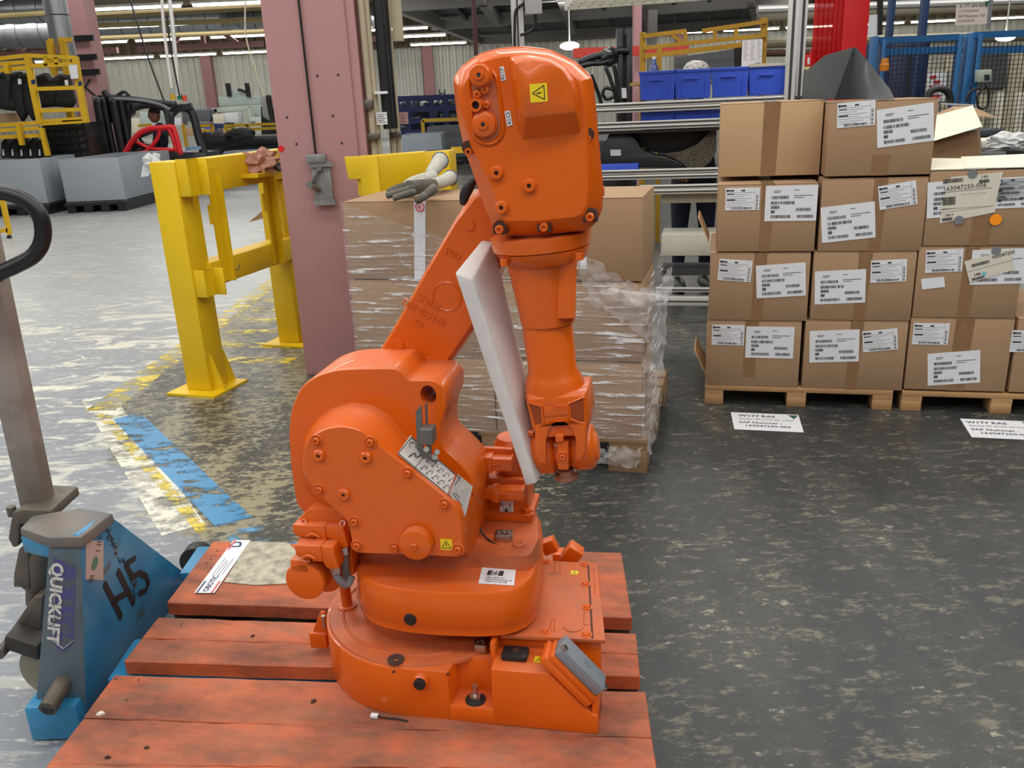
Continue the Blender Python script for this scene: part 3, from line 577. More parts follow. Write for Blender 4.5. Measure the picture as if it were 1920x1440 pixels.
carton(BF, .003, .403, 0, .58, .0, .303, 'bottom carton of the left stack, both white labels side by side near its top', G, tape=.47, tw=.06, tape_down=(.14, 1), labels=(('S', 1365, 628, 0, 1), ('B', 1443, 642, 0, 1)))
carton(BF, .418, .832, 0, .58, .0, .309, 'bottom carton of the second stack, large label left and tilted small label right', G, tape=.5, labels=(('B', 1564, 649, 3, 1), ('S', 1650, 638, 7, 1)))
carton(BF, .84, 1.236, 0, .58, .008, .326, 'bottom carton of the third stack, small label top left and large label tilted low right', G, tape=.52, tw=.075, labels=(('S', 1745, 626, 0, 1), ('B', 1788, 690, 6, 1)))
carton(BF, 1.25, 1.65, 0, .58, .008, .326, 'carton at the right edge of the picture, only its left end showing', G, labels=(('S', 1930, 640, 0, 1),))
carton(BF, .006, .421, .0, .58, .305, .603, 'second carton from the bottom in the left stack, large label lower than the small one', G, tape=.5, labels=(('S', 1378, 507, -4, 1), ('B', 1464, 526, 4, 1)))
carton(BF, .433, .836, 0, .58, .311, .606, 'second carton from the bottom in the middle stack, large label left and small label right', G, tape=.5, labels=(('B', 1575, 538, 3, 1), ('S', 1666, 508, 3, 1)))
carton(BF, .842, 1.235, 0, .58, .328, .625, 'second carton of the third stack, with overlapping labels and a pale blue dot', G, tape=.5, labels=(('S', 1770, 489, 3, 1), ('B', 1872, 500, 2, 1)))
carton(BF, .03, .432, 0, .56, .608, .892, 'third carton of the left stack, its top flap standing clear under the plain carton', G, tape=.5, labels=(('S', 1392, 373, 0, 1), ('B', 1483, 381, 0, 1.02)))
carton(BF, .446, .850, 0, .56, .608, .905, 'third carton of the middle stack, large tilted label lower left, small one top right', G, tape=.55, labels=(('B', 1590, 417, 6, 1.03), ('S', 1683, 366, 9, 1.02)))
carton(BF, .03, .446, .13, .55, .912, 1.215, 'plain brown carton without labels on top of the left stack', G, m=CARD_L, tape=.5, tw=.07)
tc = carton(BF, .452, .853, 0, .5, .915, 1.205, 'top carton of the middle stack, two labels near its top edge, short tape below', G, tape=.52, tw=.07, tape_down=(0, .28), labels=(('S', 1605, 214, 3, 1.02), ('B', 1697, 235, 6, 1.02)))
# carton top seams left of the top middle carton are its own side face
# loose flap slivers on the left side
def sliver(x, y, w, h, fr=BF, v=.2):
    p = fr.v(x, y, .0); bm = NB(); hexa(bm, [(p[0]-.012, .02, p[1]), (p[0]-.008, .02, p[1]), (p[0]-.008, .3, p[1]), (p[0]-.012, .3, p[1])], [(p[0]-.06, .03, p[1]+h), (p[0]-.055, .03, p[1]+h), (p[0]-.055, .28, p[1]+h), (p[0]-.06, .28, p[1]+h)])
    return bm
for k, (x, y, h) in enumerate(((1333, 456, .11), (1325, 700, .1))): solo('loose_flap', sliver(x, y, 0, h), CARD_L, ('folded cardboard flap sticking out left of the third carton row', 'thin cardboard flap sticking out low on the left stack')[k], 'cardboard', M=BF.M)
# third column: open carton with extra notes
oc = carton(BF, .853, 1.32, 0, .5, .628, .93, 'open carton on the third stack, with overlapping papers and an orange dot', G, top_open=True, tape=.45, tw=.08, tape_down=(0, .5), labels=(('B', 1790, 372, 4, 1), ('S', 1896, 355, 2, 1), ('B', 1905, 362, 2, .8)))
for pts in ([(0, 0, .3), (.2, -.0, .3), (.17, .2, .325), (.0, .22, .33)], [(.12, .0, .302), (.467, 0, .302), (.5, .24, .335), (.16, .23, .33)]):
    pts = [(a*1.039, b, c*1.039+.002) for a, b, c in pts]; bm = NB(); hexa(bm, pts, [(a, b, c+.004) for a, b, c in pts]); part('open_flap', bm, CARDW, oc, 'white-lined open flap')
def note(parent, fr, quad, v, m=WARMP, name='delivery_note', lab=None):
    "a sheet traced as four corners on a plane v; prints are fitted to it"
    Q = [Vector((fr.v(x, y, v)[0], v, fr.v(x, y, v)[1])) for x, y in quad]; Q = [MW[parent.name].inverted() @ (fr.M @ p) for p in Q]
    bm = NB(); hexa(bm, Q, [p+Vector((0, .0006, 0)) for p in Q]); o = part(name, bm, m, parent, lab)
    ex = (Q[1]-Q[0]); ey = (Q[3]-Q[0]); return o, basis(Q[3], ex, -ey), ex.length, ey.length
def fine(parent, M, items, nm='label_print', m=INK):
    b = NB()
    for it in items:
        if it[0] == 't': text(b, it[1], it[2], it[3], it[4], th=.0001, bold=it[5] if len(it) > 5 else 0)
        elif it[0] == 'b': barcode(b, *it[1:5], 0, 3)
        else: rect(b, *it[1:5], 0, .0003)
    bmesh.ops.transform(b, matrix=M @ Matrix.Translation((0, 0, .0006)), verts=b.verts[:]); part(nm, b, m, parent)
o, M, w, h = note(oc, BF, ((1783, 332), (1881, 322), (1865, 385), (1762, 392)), -.004)
# M: origin at lower-left corner, x to the right, y up
fine(o, M, [('t', '163047250-006', .026, .01, h*.55), ('b', .01, w*.45, h*.78, h*.9), ('b', .01, .06, h*.1, h*.35), ('r', 0, w, h*.5, h*.51), ('r', .08, w*.9, h*.38, h*.385), ('b', w*.75, w*.95, h*.68, h*.78), ('t', '144', .018, w*.78, h*.82)])
o, M, w, h = note(oc, BF, ((1765, 386), (1867, 372), (1866, 398), (1762, 419)), -.0026)
fine(o, M, [('t', '144 =', .014, .02, h*.35, .02), ('b', .01, .05, h*.1, h*.28), ('r', 0, w*.95, h*.6, h*.61), ('b', .01, .07, h*.75, h*.9)])
for (x, y, r, m, lab) in ((1867, 412, 10, mat('orange_dot', (255, 152, 16), .5), 'round orange sticker'), (1824, 326, 8, GREY, 'round grey sticker'), (1798, 413, 8, GREY, 'round grey sticker')):
    p = BF.v(x, y, -.006); q = MW[oc.name].inverted() @ (BF.M @ Vector((p[0], -.006, p[1]))); bm = NB(); cyl(bm, q, q+Vector((0, .001, 0)), r*3.7/1590, n=20); part('round_sticker', bm, m, oc, lab)
o2 = [o for o in bpy.data.objects if o.get('label', '').startswith('second carton of the third')][0]
o, M, w, h = note(o2, BF, ((1808, 490), (1895, 467), (1902, 506), (1818, 530)), -.004)
fine(o, M, [('t', '163047250', .02, w*.55, h*.78, .01), ('t', '144 =', .018, .02, h*.22, .02), ('b', .01, .06, h*.05, h*.16), ('b', .02, .09, h*.65, h*.78), ('r', 0, w, h*.5, h*.51)])
note(o2, BF, ((1727, 523), (1770, 519), (1772, 538), (1729, 543)), -.002, WHITEP)
p = BF.v(1845, 513, -.006); q = MW[o2.name].inverted() @ (BF.M @ Vector((p[0], -.006, p[1]))); bm = NB(); cyl(bm, q, q+Vector((0, .001, 0)), .009, n=16); part('round_sticker', bm, mat('pale_blue_dot', (120, 196, 206), .5), o2, 'pale blue dot')
p = BF.v(1868, 470, -.006); q = MW[o2.name].inverted() @ (BF.M @ Vector((p[0], -.006, p[1]))); bm = NB(); cyl(bm, q, q+Vector((0, .001, 0)), .018, n=20); part('round_sticker', bm, GREY, o2, 'round grey sticker')
# bent charcoal sheet lying on the top carton
q = lambda x, y, v: (BF.M @ BF.v3(x, y, v))
v_a, v_b = .12, .3
pts = [(1505, 186, .30), (1508, 137, .30), (1548, 104, .2), (1600, 89, .1), (1565, 186, .06)]
P = [q(*p) for p in pts]
sh = thing('bent_sheet', 'charcoal bent plastic sheet standing on the top carton like a tent', 'sheet', BF.M @ Vector((.55, .15, 1.255)))
bm = NB(); hexa(bm, P, [p+Vector((0, .012, 0)) for p in P]); part('upright_panel', bm, SHEET, sh, world=True)
L1 = [q(1600, 89, .1), q(1608, 92, .2), q(1625, 112, .26), q(1650, 143, .3), q(1668, 166, .3), q(1676, 182, .28)]; L2 = [q(1565, 187, .06), q(1590, 186, .07), q(1612, 186, .08), q(1635, 186, .09), q(1655, 186, .1), q(1674, 186, .12)]
bm = NB(); loft(bm, [L1+[p+Vector((0, .01, .003)) for p in L1[::-1]], L2+[p+Vector((0, .012, 0)) for p in L2[::-1]]]); part('curved_panel', bm, SHEET, sh, world=True, sm=60)
# ---------------------------------------------------------------- wrapped carton stack
CF = Frame(atZ(1203, 824, .144), -15.6)
CFw = Frame(CF.M @ Vector((-1.17, 0, -.144)), -15.6); CFw.o.z = 0
pallet(CFw, 1.19, .9, 'pine pallet under the film-wrapped cartons behind the robot', WOODD, bw=.15)
g2 = 'cartons on the film-wrapped pallet'
names = ('bottom', 'second', 'third')
for r in range(3):
    for k, (u0, u1) in enumerate(((-1.16, -.585), (-.58, .0))):
        carton(CF, u0, u1, .0, .4, .003+.308*r, .306+.308*r, '%s layer %s carton of the film-wrapped stack behind the robot' % (names[r], ('left', 'right')[k]), g2, m=CARD)
# the uppermost layer: two large cartons standing on the third layer
TOPZ = .927
# front plane measured: their tops reach w .93, so the third layer is the large one
bm = NB()
# tape and papers on the front
def on_carton(lbl): return [o for o in bpy.data.objects if o.get('label', '') == lbl][0]
c3l = on_carton('third layer left carton of the film-wrapped stack behind the robot'); c3r = on_carton('third layer right carton of the film-wrapped stack behind the robot')
for par, quad in ((c3l, ((776, 378), (798, 376), (797, 524), (777, 523))), (c3r, ((1088, 480), (1100, 480), (1100, 505), (1088, 505)))):
    o, M, w, h = note(par, CF, quad, -.002, WHITEP, 'paper_strip')
bm = NB(); p = CF.v3(787, 388, -.004); p = MW[c3l.name].inverted() @ (CF.M @ p)
tube(bm, [p+Vector((.017*math.cos(a), 0, .017*math.sin(a))) for a in [k*math.pi/8 for k in range(16)]], .0018, 4, True); text(bm, 'B', .024, 0, 0, basis(p+Vector((-.008, -.001, -.009)), (1, 0, 0), (0, 0, 1))); part('round_mark', bm, REDP, c3l)
# stretch film shell, slack on the right
film = thing('stretch_film', 'clear stretch film wound round the carton stack behind the robot', 'film', CF.M @ Vector((-.58, .2, -.1)), CF.yaw)
def wavy(P0, P1, z0f, z1f, n=60, m=26, amp=.006, seed=0, nrm=Vector((0, -1, 0))):
    bm = NB(); G_ = []
    for i in range(n+1):
        s = i/n; a = Vector(P0).lerp(Vector(P1), s); row = []
        for j in range(m+1):
            z = z0f(s)+(z1f(s)-z0f(s))*j/m; k = noise.noise(Vector((a.x*3+seed, a.y*3, z*14)))*amp+noise.noise(Vector((a.x*9, z*40+seed, 2)))*amp*.4
            row.append(bm.verts.new(a+nrm*(abs(k)+.003)+Vector((0, 0, z))))
        G_.append(row)
    for i in range(n):
        for j in range(m): bm.faces.new((G_[i][j], G_[i+1][j], G_[i+1][j+1], G_[i][j+1]))
    bmesh.ops.transform(bm, matrix=MW[film.name].inverted() @ CF.M, verts=bm.verts[:]); return bm
part('front_film', wavy((-1.168, 0, 0), (.012, 0, 0), lambda s: .0, lambda s: .93-.34*max(0, s)**.85*1.06, 90, 34), FILM, film, sm=180)
part('side_film', wavy((.012, 0, 0), (.03, .42, 0), lambda s: -.1+.05*s, lambda s: .6+.08*s, 30, 26, .02, 3, Vector((1, 0, 0))), FILM, film, sm=180)
bm = NB()
rr = random.Random(4)
def rope(pts, w, seed): # bunched film
    b = NB(); lump_ = smooth_path(pts, 8); tube(b, [p+Vector((rr.uniform(-1, 1)*w*.25, rr.uniform(-1, 1)*w*.2, rr.uniform(-1, 1)*w*.3)) for p in lump_], [w*rr.uniform(.35, 1) for _ in lump_], 7); return b
FILMB = clear_mat('bunched_film', (235, 235, 235), .26)
def crinkle(A, B, n=40, m=10, amp=.018, seed=0, out=None):
    "a crumpled ribbon of film between two edge lines"
    A = smooth_path(A, 10); B = smooth_path(B, 10); k = min(len(A), len(B)); b = NB(); Gr = []
    for i in range(k):
        row = []
        for j in range(m+1):
            p = A[i].lerp(B[i], j/m); q = noise.noise_vector(p*28+Vector((seed, 0, 0)))*amp+noise.noise_vector(p*75+Vector((0, seed, 0)))*amp*.5; row.append(b.verts.new(p+q))
        Gr.append(row)
    for i in range(k-1):
        for j in range(m): b.faces.new((Gr[i][j], Gr[i+1][j], Gr[i+1][j+1], Gr[i][j+1]))
    bmesh.ops.transform(b, matrix=CF.M, verts=b.verts[:]); part('bunched_film', b, FILMB, film, world=True, sm=180)
c3 = lambda x, y, v: CF.v3(x, y, v)
crinkle([c3(1080, 462, -.03), c3(1130, 500, -.03), c3(1180, 528, -.03), c3(1222, 540, -.03), c3(1250, 515, .05), c3(1258, 490, .12)], [c3(1080, 500, -.03), c3(1125, 530, -.035), c3(1170, 556, -.04), c3(1218, 580, -.03), c3(1255, 560, .04), c3(1262, 520, .1)])
crinkle([c3(1080, 500, -.03), c3(1125, 530, -.035), c3(1175, 556, -.04), c3(1218, 570, -.03)], [c3(1085, 520, -.02), c3(1120, 575, -.02), c3(1165, 600, -.02), c3(1215, 640, -.02)], seed=4)
crinkle([c3(1216, 545, .01), c3(1212, 620, .01), c3(1206, 700, .01), c3(1200, 780, .01), c3(1198, 845, .0)], [c3(1256, 540, .06), c3(1250, 620, .05), c3(1242, 700, .04), c3(1234, 780, .04), c3(1222, 850, .03)], seed=9)
crinkle([c3(1118, 835, -.025), c3(1150, 838, -.025), c3(1200, 842, -.02)], [c3(1120, 868, -.025), c3(1150, 872, -.025), c3(1196, 876, -.02)], seed=12)
bm = NB(); G0 = []
for i in range(9):
    G0.append([bm.verts.new(CF.M @ (CF.v3(1140+i*12, 540+i*1.5, -.045-.01*(i % 2))+Vector((0, -.01*(j % 2), -.018*j*(1-abs(i-4)/6))))) for j in range(5)])
for i in range(8):
    for j in range(4): bm.faces.new((G0[i][j], G0[i+1][j], G0[i+1][j+1], G0[i][j+1]))
part('film_flap', bm, FILMB, film, world=True, sm=180)
for k, (x, y, rx) in enumerate(((1160, 850, (.07, .05, .04)), (885, 845, (.09, .06, .03)))):
    P = atZ(x, y, .05) if k == 0 else atZ(x, y, .02); bm = NB(); lump(bm, (0, 0, rx[2]), rx, 3, 8+k, 3, .8); solo('film_scrap', bm, FILMB, ('crumpled clear film hanging on the pallet corner under the wrist', 'crumpled clear film on the floor under the wrapped pallet, left of the motor')[k], 'film', M=Matrix.Translation((P.x, P.y, 0)) @ Matrix.Translation((0, 0, .03 if k == 0 else 0)))
bm = NB(); a = CF.v(830, 806, -.02); b_ = CF.v(898, 830, -.02); box(bm, a[0], b_[0], -.022, -.018, b_[1], a[1]); solo('black_film', bm, BLACKP, 'shiny black film strip along the pallet edge, left of the robot motor', 'film', M=CF.M)
bm = NB(); a = CF.v(1112, 828, -.02); b_ = CF.v(1142, 853, -.02); box(bm, a[0], b_[0], -.022, -.018, b_[1], a[1]); solo('black_film', bm, BLACKP, 'short black film piece on the pallet edge beside the robot wrist', 'film', M=CF.M)
# gloves lying on the cartons
def glove(label, base_pts, fingers, cuff, mats):
    P0 = CF.M @ CF.w3(*base_pts[0], .936); t = thing('work_glove', label, 'glove', P0)
    def W_(l): return [CF.M @ (CF.w3(x, y, .936)+Vector((0, 0, h))) for x, y, h in l]
    b = NB()
    for pts, r in fingers: tube(b, smooth_path(W_(pts), 5), r if isinstance(r, float) else [r[0]+(r[1]-r[0])*i/((len(pts)-1)*5) for i in range((len(pts)-1)*5+1)], 10)
    part('glove_hand', b, mats[0], t, world=True, sm=180)
    b = NB(); tube(b, smooth_path(W_(cuff[0]), 5), [cuff[1]+(cuff[2]-cuff[1])*i/((len(cuff[0])-1)*5) for i in range((len(cuff[0])-1)*5+1)], 12); c = part('cuff', b, mats[1], t, 'pale knitted cuff', world=True, sm=180)
    e = W_(cuff[0])[-1]; d_ = (e-W_(cuff[0])[-2]).normalized(); _, s, t2 = axes(d_); b = NB(); tube(b, [e+(s*math.cos(a)+t2*math.sin(a))*cuff[2] for a in [k*math.pi/8 for k in range(16)]], .004, 5, True); part('cuff_hem', b, mat('blue_grey_hem', (92, 104, 122), .8), c, world=True)
GL1 = mat('grimy_glove_rubber', (108, 104, 92), .8, var=.9, vs=14, vc=(66, 64, 56)); GL2 = mat('knitted_glove', (190, 188, 176), .85, var=.5, vs=20, vc=(156, 152, 138), bump=.4)
glove('grey work glove lying flat on the wrapped carton, dirty fingers to the left', [(760, 372)], [([(816, 360, .026), (790, 363, .028), (768, 366, .026)], (.026, .03)), ([(775, 362, .03), (750, 366, .03), (728, 367, .014)], (.016, .012)), ([(775, 367, .026), (750, 372, .024), (726, 373, .012)], (.016, .012)), ([(776, 371, .02), (755, 376, .018), (738, 377, .01)], (.014, .011)), ([(814, 366, .024), (800, 374, .018), (784, 382, .012)], (.02, .013))], ([(808, 360, .03), (828, 356, .03), (845, 348, .032)], .02, .03), (GL1, GL2))
glove('second grey work glove, its cuff standing up behind the first one', [(800, 352)], [([(812, 352, .045), (795, 357, .04)], (.026, .024)), ([(798, 353, .05), (775, 355, .04), (762, 358, .03)], (.014, .011)), ([(798, 359, .04), (778, 361, .04), (766, 364, .032)], (.014, .011))], ([(808, 350, .05), (818, 346, .07), (828, 340, .09)], .024, .036), (GL2, GL2))
# ================================================================ papers on the floor
for k, (quad, num, lab) in enumerate(((((1370, 773), (1497, 778), (1507, 811), (1377, 805)), '163047230-006', 'white paper sheet on the floor in front of the left carton pallet'), (((1800, 785), (1935, 790), (1950, 826), (1822, 820)), '163047250-006', 'white paper sheet on the floor at the right edge'))):
    Q = [atZ(x, y, .0012) for x, y in quad]; t = thing('floor_notice', lab, 'paper', (Q[3]+Q[2])/2)
    if k: ex_ = (Q[3]*0+ (atZ(1377, 805, 0)-atZ(1507, 811, 0))*-1).normalized()*.297; Q[1] = Q[0]+ex_; Q[2] = Q[3]+ex_
    bm = NB(); hexa(bm, [p+Vector((0, 0, .0006)) for p in Q], [p+Vector((0, 0, .0001)) for p in Q]); part('sheet', bm, WHITEP, t, world=True)
    bm = NB(); M = basis(Q[3]+Vector((0, 0, .001)), Q[2]-Q[3], Q[0]-Q[3]); W_, H_ = (Q[2]-Q[3]).length, (Q[0]-Q[3]).length
    text(bm, 'W177 RAS', .035, .02, H_*.76, M, bold=.015); text(bm, 'Absorber FST LH ND 250 10 black' if k == 0 else 'Absorber FST RH ND 250 10 black', .0165, .02, H_*.6, M); text(bm, 'SAP Nummer :', .03, .02, H_*.38, M, bold=.012); text(bm, num, .031, .045, H_*.2, M, bold=.012)
    part('printed_text', bm, INK, t, world=True)
    bm = NB(); py(bm, [(W_*.82, H_*.95), (W_*.97, H_*.95), (W_*.895, H_*.72)], 0, .0004); bmesh.ops.transform(bm, matrix=M, verts=bm.verts[:]); part('green_triangle', bm, mat('dark_green_print', (36, 92, 72), .6), t, world=True)
# ================================================================ ORANGE-STAINED PALLET
DECK = .18
pal = thing('wooden_pallet', 'wide orange-stained plank pallet on which the robot stands', 'pallet', (-.35, 1.7, 0), R(-11))
planks = [[(400, 1015), (1165, 1036), (1185, 1158), (312, 1130)], [(297, 1157), (1192, 1188), (1196, 1226), (266, 1196)], [(266, 1197), (1196, 1227), (1200, 1268), (232, 1240)], [(215, 1265), (1210, 1297), (1222, 1382), (156, 1345)], [(156, 1346), (1222, 1383), (1232, 1442), (90, 1432)], [(90, 1433), (1232, 1443), (1262, 1640), (-60, 1640)]]
for k, q in enumerate(planks):
    Q = [atZ(x, y, DECK) for x, y in q]; e = (Q[1]-Q[0]).normalized()
    n = 24; bm = NB(); top = []
    rr = random.Random(k)
    back = [Q[0].lerp(Q[1], i/n)+Vector((0, rr.uniform(-.0015, .0015), rr.uniform(-.001, .001))) for i in range(n+1)]; front = [Q[3].lerp(Q[2], i/n)+Vector((0, rr.uniform(-.0015, .0015), rr.uniform(-.001, .001))) for i in range(n+1)]
    loft(bm, [[a, b, b-Vector((0, 0, .038)), a-Vector((0, 0, .038))] for a, b in zip(back, front)])
    part('plank', bm, PLANK, pal, world=True, bev=.002, seg=1)
# the long lines where narrower boards of the near plank meet
UND = mat('dark_stained_wood', (96, 62, 46), .8, var=.4)
for k, (u0, u1) in enumerate(((0, .1), (.45, .55), (.92, 1))):
    for j, q in enumerate([planks[0], planks[2]]+[[(215, 1265), (1210, 1297), (1215, 1340), (190, 1300)]]):
        Q = [atZ(x, y, DECK-.0385) for x, y in q]
        A = [Q[0].lerp(Q[1], u0), Q[0].lerp(Q[1], u1), Q[3].lerp(Q[2], u1), Q[3].lerp(Q[2], u0)]; c_ = sum(A, Vector())/4; A = [c_+(p-c_)*.9 for p in A]
        bm = NB(); hexa(bm, A, [Vector((p.x, p.y, .001)) for p in A]); part('block', bm, UND, pal, world=True)
bm = NB()
rr = random.Random(11)
for (x, y) in ((683, 1072), (583, 1400), (795, 1333), (630, 960), (750, 966), (1083, 1246)): pass
def chip(x, y, s, m, name, lab, h=.004, rot=0):
    P = atZ(x, y, DECK+.001); b = NB(); py(b, [(-s, -s*.4), (-s*.1, -s*.6), (s*.9, -s*.1), (s*.3, s*.5), (-s*.5, s*.45)], 0, h, .7); solo(name, b, m, lab, 'debris', M=Matrix.Translation(P) @ Matrix.Rotation(rot, 4, 'Z'))
SPL = mat('dark_splinter', (74, 52, 44), .8)
chip(190, 1338, .011, WARMP, 'paint_chip', 'pale chip lying on the near plank close to its left edge')
chip(203, 1420, .007, SPL, 'splinter', 'small dark splinter on the near plank at the bottom left'); chip(276, 1402, .006, SPL, 'splinter', 'dark crumb on the near plank below the paint chip')
chip(588, 1315, .008, SPL, 'splinter', 'dark splinter on the near plank just left of the robot base', rot=.5); chip(474, 1193, .006, SPL, 'splinter', 'tiny dark splinter on the middle plank left of the base', rot=.5)
for (x, y) in ((383, 1162), (340, 1170), (218, 1273), (260, 1275), (237, 1313), (395, 1049), (408, 1033), (388, 1056)):
    P = atZ(x, y, DECK+.0005); b = NB(); cyl(b, P, P+Vector((0, 0, .0008)), .0028, n=8); part('nail_head', b, SPL, pal, world=True)
# shipping bag with its printed strip, glued on the far plank
bag = thing('shipping_bag', 'flattened dirty white plastic bag with a red and blue lettered strip on the far plank', 'bag', atZ(520, 1050, DECK))
Q = [atZ(x, y, DECK+.001) for x, y in ((466, 1016), (540, 1018), (560, 1040), (560, 1094), (480, 1098), (420, 1092), (440, 1060))]
bm = NB(); hexa(bm, Q, [p+Vector((0, 0, .002)) for p in Q]); part('bag_sheet', bm, mat('dirty_white_bag', (190, 184, 164), .7, var=1, vs=30, vc=(140, 134, 116), bump=.8, bs=60), bag, world=True)
Q = [atZ(x, y, DECK+.0035) for x, y in ((438, 1013), (470, 1013), (402, 1112), (364, 1112))]
bm = NB(); hexa(bm, Q, [p+Vector((0, 0, .0008)) for p in Q]); part('printed_strip', bm, WHITEP, bag, world=True)
M = basis(Q[3]+Vector((0, 0, .0012)), Q[0]-Q[3], Q[3]-Q[2]); L_ = (Q[0]-Q[3]).length; W_ = (Q[2]-Q[3]).length
# lettering runs along the strip, its feet to the right
for s, x0, sz, mm in (('OBOTIC', .005, .036, mat('navy_print', (40, 52, 96), .6)), ('D', L_*.84, .05, MATS['navy_print'])):
    b = NB(); text(b, s, sz if s != 'OBOTIC' else .022, x0, -W_*.62, M, bold=.02); part('printed_text', b, mm, bag, world=True)
b = NB(); rect(b, 0, L_*.2, -W_*.18, -W_*.1); bmesh.ops.transform(b, matrix=M, verts=b.verts[:]); part('navy_bar', b, MATS['navy_print'], bag, world=True)
b = NB(); rect(b, 0, L_*.2, -W_*.92, -W_*.82); rect(b, L_*.8, L_, -W_*.16, -W_*.05); bmesh.ops.transform(b, matrix=M, verts=b.verts[:]); part('red_bar', b, mat('faded_red_print', (206, 96, 92), .6), bag, world=True)
b = NB()
for i in range(4): rect(b, L_*(.3+.02*(i % 2)), L_*(.62-.03*(i % 3)), -W_*(.3+.15*i), -W_*(.27+.15*i))
bmesh.ops.transform(b, matrix=M, verts=b.verts[:]); part('small_print', b, INKG, bag, world=True)
# ================================================================ PALLET JACK
jk = thing('pallet_jack', 'worn blue hand pallet jack with black handle loop at the left edge', 'pallet jack', (-1.15, 1.8, 0))
XB, YN = -1.0, 1.70
def jX(x, y, X=XB): return atX(x, y, X)
def jY(x, y, Y=YN): return atY(x, y, Y)
A0_ = jY(152, 1004); A1_ = jY(162, 1338); C0_ = atX(353, 1078, -1.05); yfar = C0_.y; zt = A0_.z
_n = (A1_-A0_).cross(C0_-A0_).normalized(); _n = _n if _n.x > 0 else -_n
def jX(x, y, X=None):
    "point on the leaning load plate, X metres proud of it"
    d = ray(x, y); o = A0_+_n*(0 if X is None else X-XB); return EYE+d*((o-EYE).dot(_n)/d.dot(_n))
B0_ = jX(206, 965)
F_ = [A0_, B0_, C0_, jX(345, 1140), jX(220, 1275), A1_]
bm = NB(); hexa(bm, F_, [p-_n*.02 for p in F_]); part('load_plate', bm, BLUE, jk, world=True, bev=.005, label='bright blue sloping side plate')
xl = jY(92, 1010).x
N_ = [A0_, jY(92, 1008), jY(80, 1150), jY(72, 1250), jY(64, 1338), A1_]
bm = NB(); hexa(bm, N_, [p+Vector((0, .02, 0)) for p in N_]); part('side_panel', bm, BLUEG, jk, world=True, bev=.005, label='grey-worn side panel')
fx0, fx1 = jY(60, 1340, 1.68).x, jY(150, 1340, 1.68).x
bm = NB(); box(bm, fx0-.01, fx1, YN-.03, YN+.25, .005, jY(60, 1322, 1.68).z); part('foot_plate', bm, BLUE, jk, world=True, bev=.006)
T_ = [A0_+Vector((.004, -.006, .0)), B0_+Vector((.004, .01, 0)), atZ(150, 955, zt+.005), atZ(60, 966, zt), atZ(36, 990, zt), jY(92, 1005)+Vector((0, -.006, 0))]
bm = NB(); hexa(bm, T_, [p-Vector((0, 0, .028)) for p in T_]); part('top_plate', bm, mat('worn_brown_top', (118, 108, 98), .45, var=.7, vs=8, vc=(80, 92, 100), dirt=(50, 120, 162), ds=6, dth=(.62, .7)), jk, world=True, bev=.006)
bm = NB(); a = T_[4]+Vector((0, -.004, -.06)); hexa(bm, [a, Vector((xl, YN+.004, zt-.06)), Vector((xl, YN+.004, zt-.02)), a+Vector((0, 0, .04))], [p+Vector((.01, .02, 0)) for p in (a, Vector((xl, YN+.004, zt-.06)), Vector((xl, YN+.004, zt-.02)), a+Vector((0, 0, .04)))]); part('cross_rail', bm, BLUE, jk, world=True, bev=.003)
p = jY(112, 1300, YN-.02); bm = NB(); cyl(bm, p+Vector((-.004, -.05, -.004)), p+Vector((0, .03, .015)), .021, n=18); o = part('tow_tube', bm, DIRTST, jk, world=True)
bm = NB(); cyl(bm, p+Vector((-.004, -.051, -.004)), p+Vector((-.004, -.049, -.004)), .015, n=18); part('tube_mouth', bm, INK, o, world=True)
# lettering
M = basis(jY(108, 1052, YN-.001), jY(98, 1222, YN-.001)-jY(108, 1052, YN-.001), Vector((1, 0, .05)))
# purple arrow patch behind the letters
bm = NB(); A = [jY(x, y, YN-.0006) for x, y in ((100, 1046), (142, 1060), (138, 1205), (120, 1228), (98, 1205))]; hexa(bm, A, [p+Vector((0, .0005, 0)) for p in A]); part('arrow_decal', bm, mat('worn_violet_decal', (72, 74, 130), .5, dirt=(84, 90, 96), ds=30, dth=(.48, .56)), jk, world=True)
bm = NB(); Ll = (jY(108, 1052)-jY(103, 1205)).length; vv = text(bm, 'QUICKLIFT', .052, 0, -.0, None, bold=.04, th=.0003); w0 = max(v.co.x for v in vv); bmesh.ops.transform(bm, matrix=M @ Matrix.Translation((.004, -.012, .001)) @ Matrix.Diagonal((Ll/w0, .72, 1, 1)), verts=bm.verts[:])
part('maker_lettering', bm, mat('worn_cream_letters', (204, 206, 200), .5, dirt=(110, 112, 130), ds=60, dth=(.55, .62)), jk, world=True)
bm = NB(); L3 = [jY(x, y, YN-.0015) for x, y in ((103, 1085), (101, 1202), (119, 1216), (138, 1200))]
for a, b in zip(L3, L3[1:]): bar(bm, a, b, .0035, .001)
part('decal_outline', bm, MATS['worn_cream_letters'], jk, world=True)
MX = lambda x, y, x2, y2: basis(jX(x, y, XB+.001), jX(x2, y2, XB+.001)-jX(x, y, XB+.001), Vector((0, .3, 1)))
jP = lambda x, y: jX(x, y, XB+.001)
def pen(strokes, w, m, nm, lab=None):
    b = NB()
    for st in strokes:
        P = [jX(x, y, XB+.0012) for x, y in st]
        for a, c in zip(P, P[1:]): q_ = (c-a).normalized().cross(_n)*w/2; hexa(b, [a-q_, a+q_, c+q_, c-q_], [p-_n*.0008 for p in (a-q_, a+q_, c+q_, c-q_)]); cyl(b, a-_n*.0006, a, w/2, n=10)
        cyl(b, P[-1]-_n*.0006, P[-1], w/2, n=10)
    part(nm, b, m, jk, lab, world=True)
pen([[(197, 1096), (227, 1156)], [(222, 1072), (251, 1130)], [(212, 1127), (238, 1112)]], .019, INK, 'painted_mark', 'black painted letter H') 
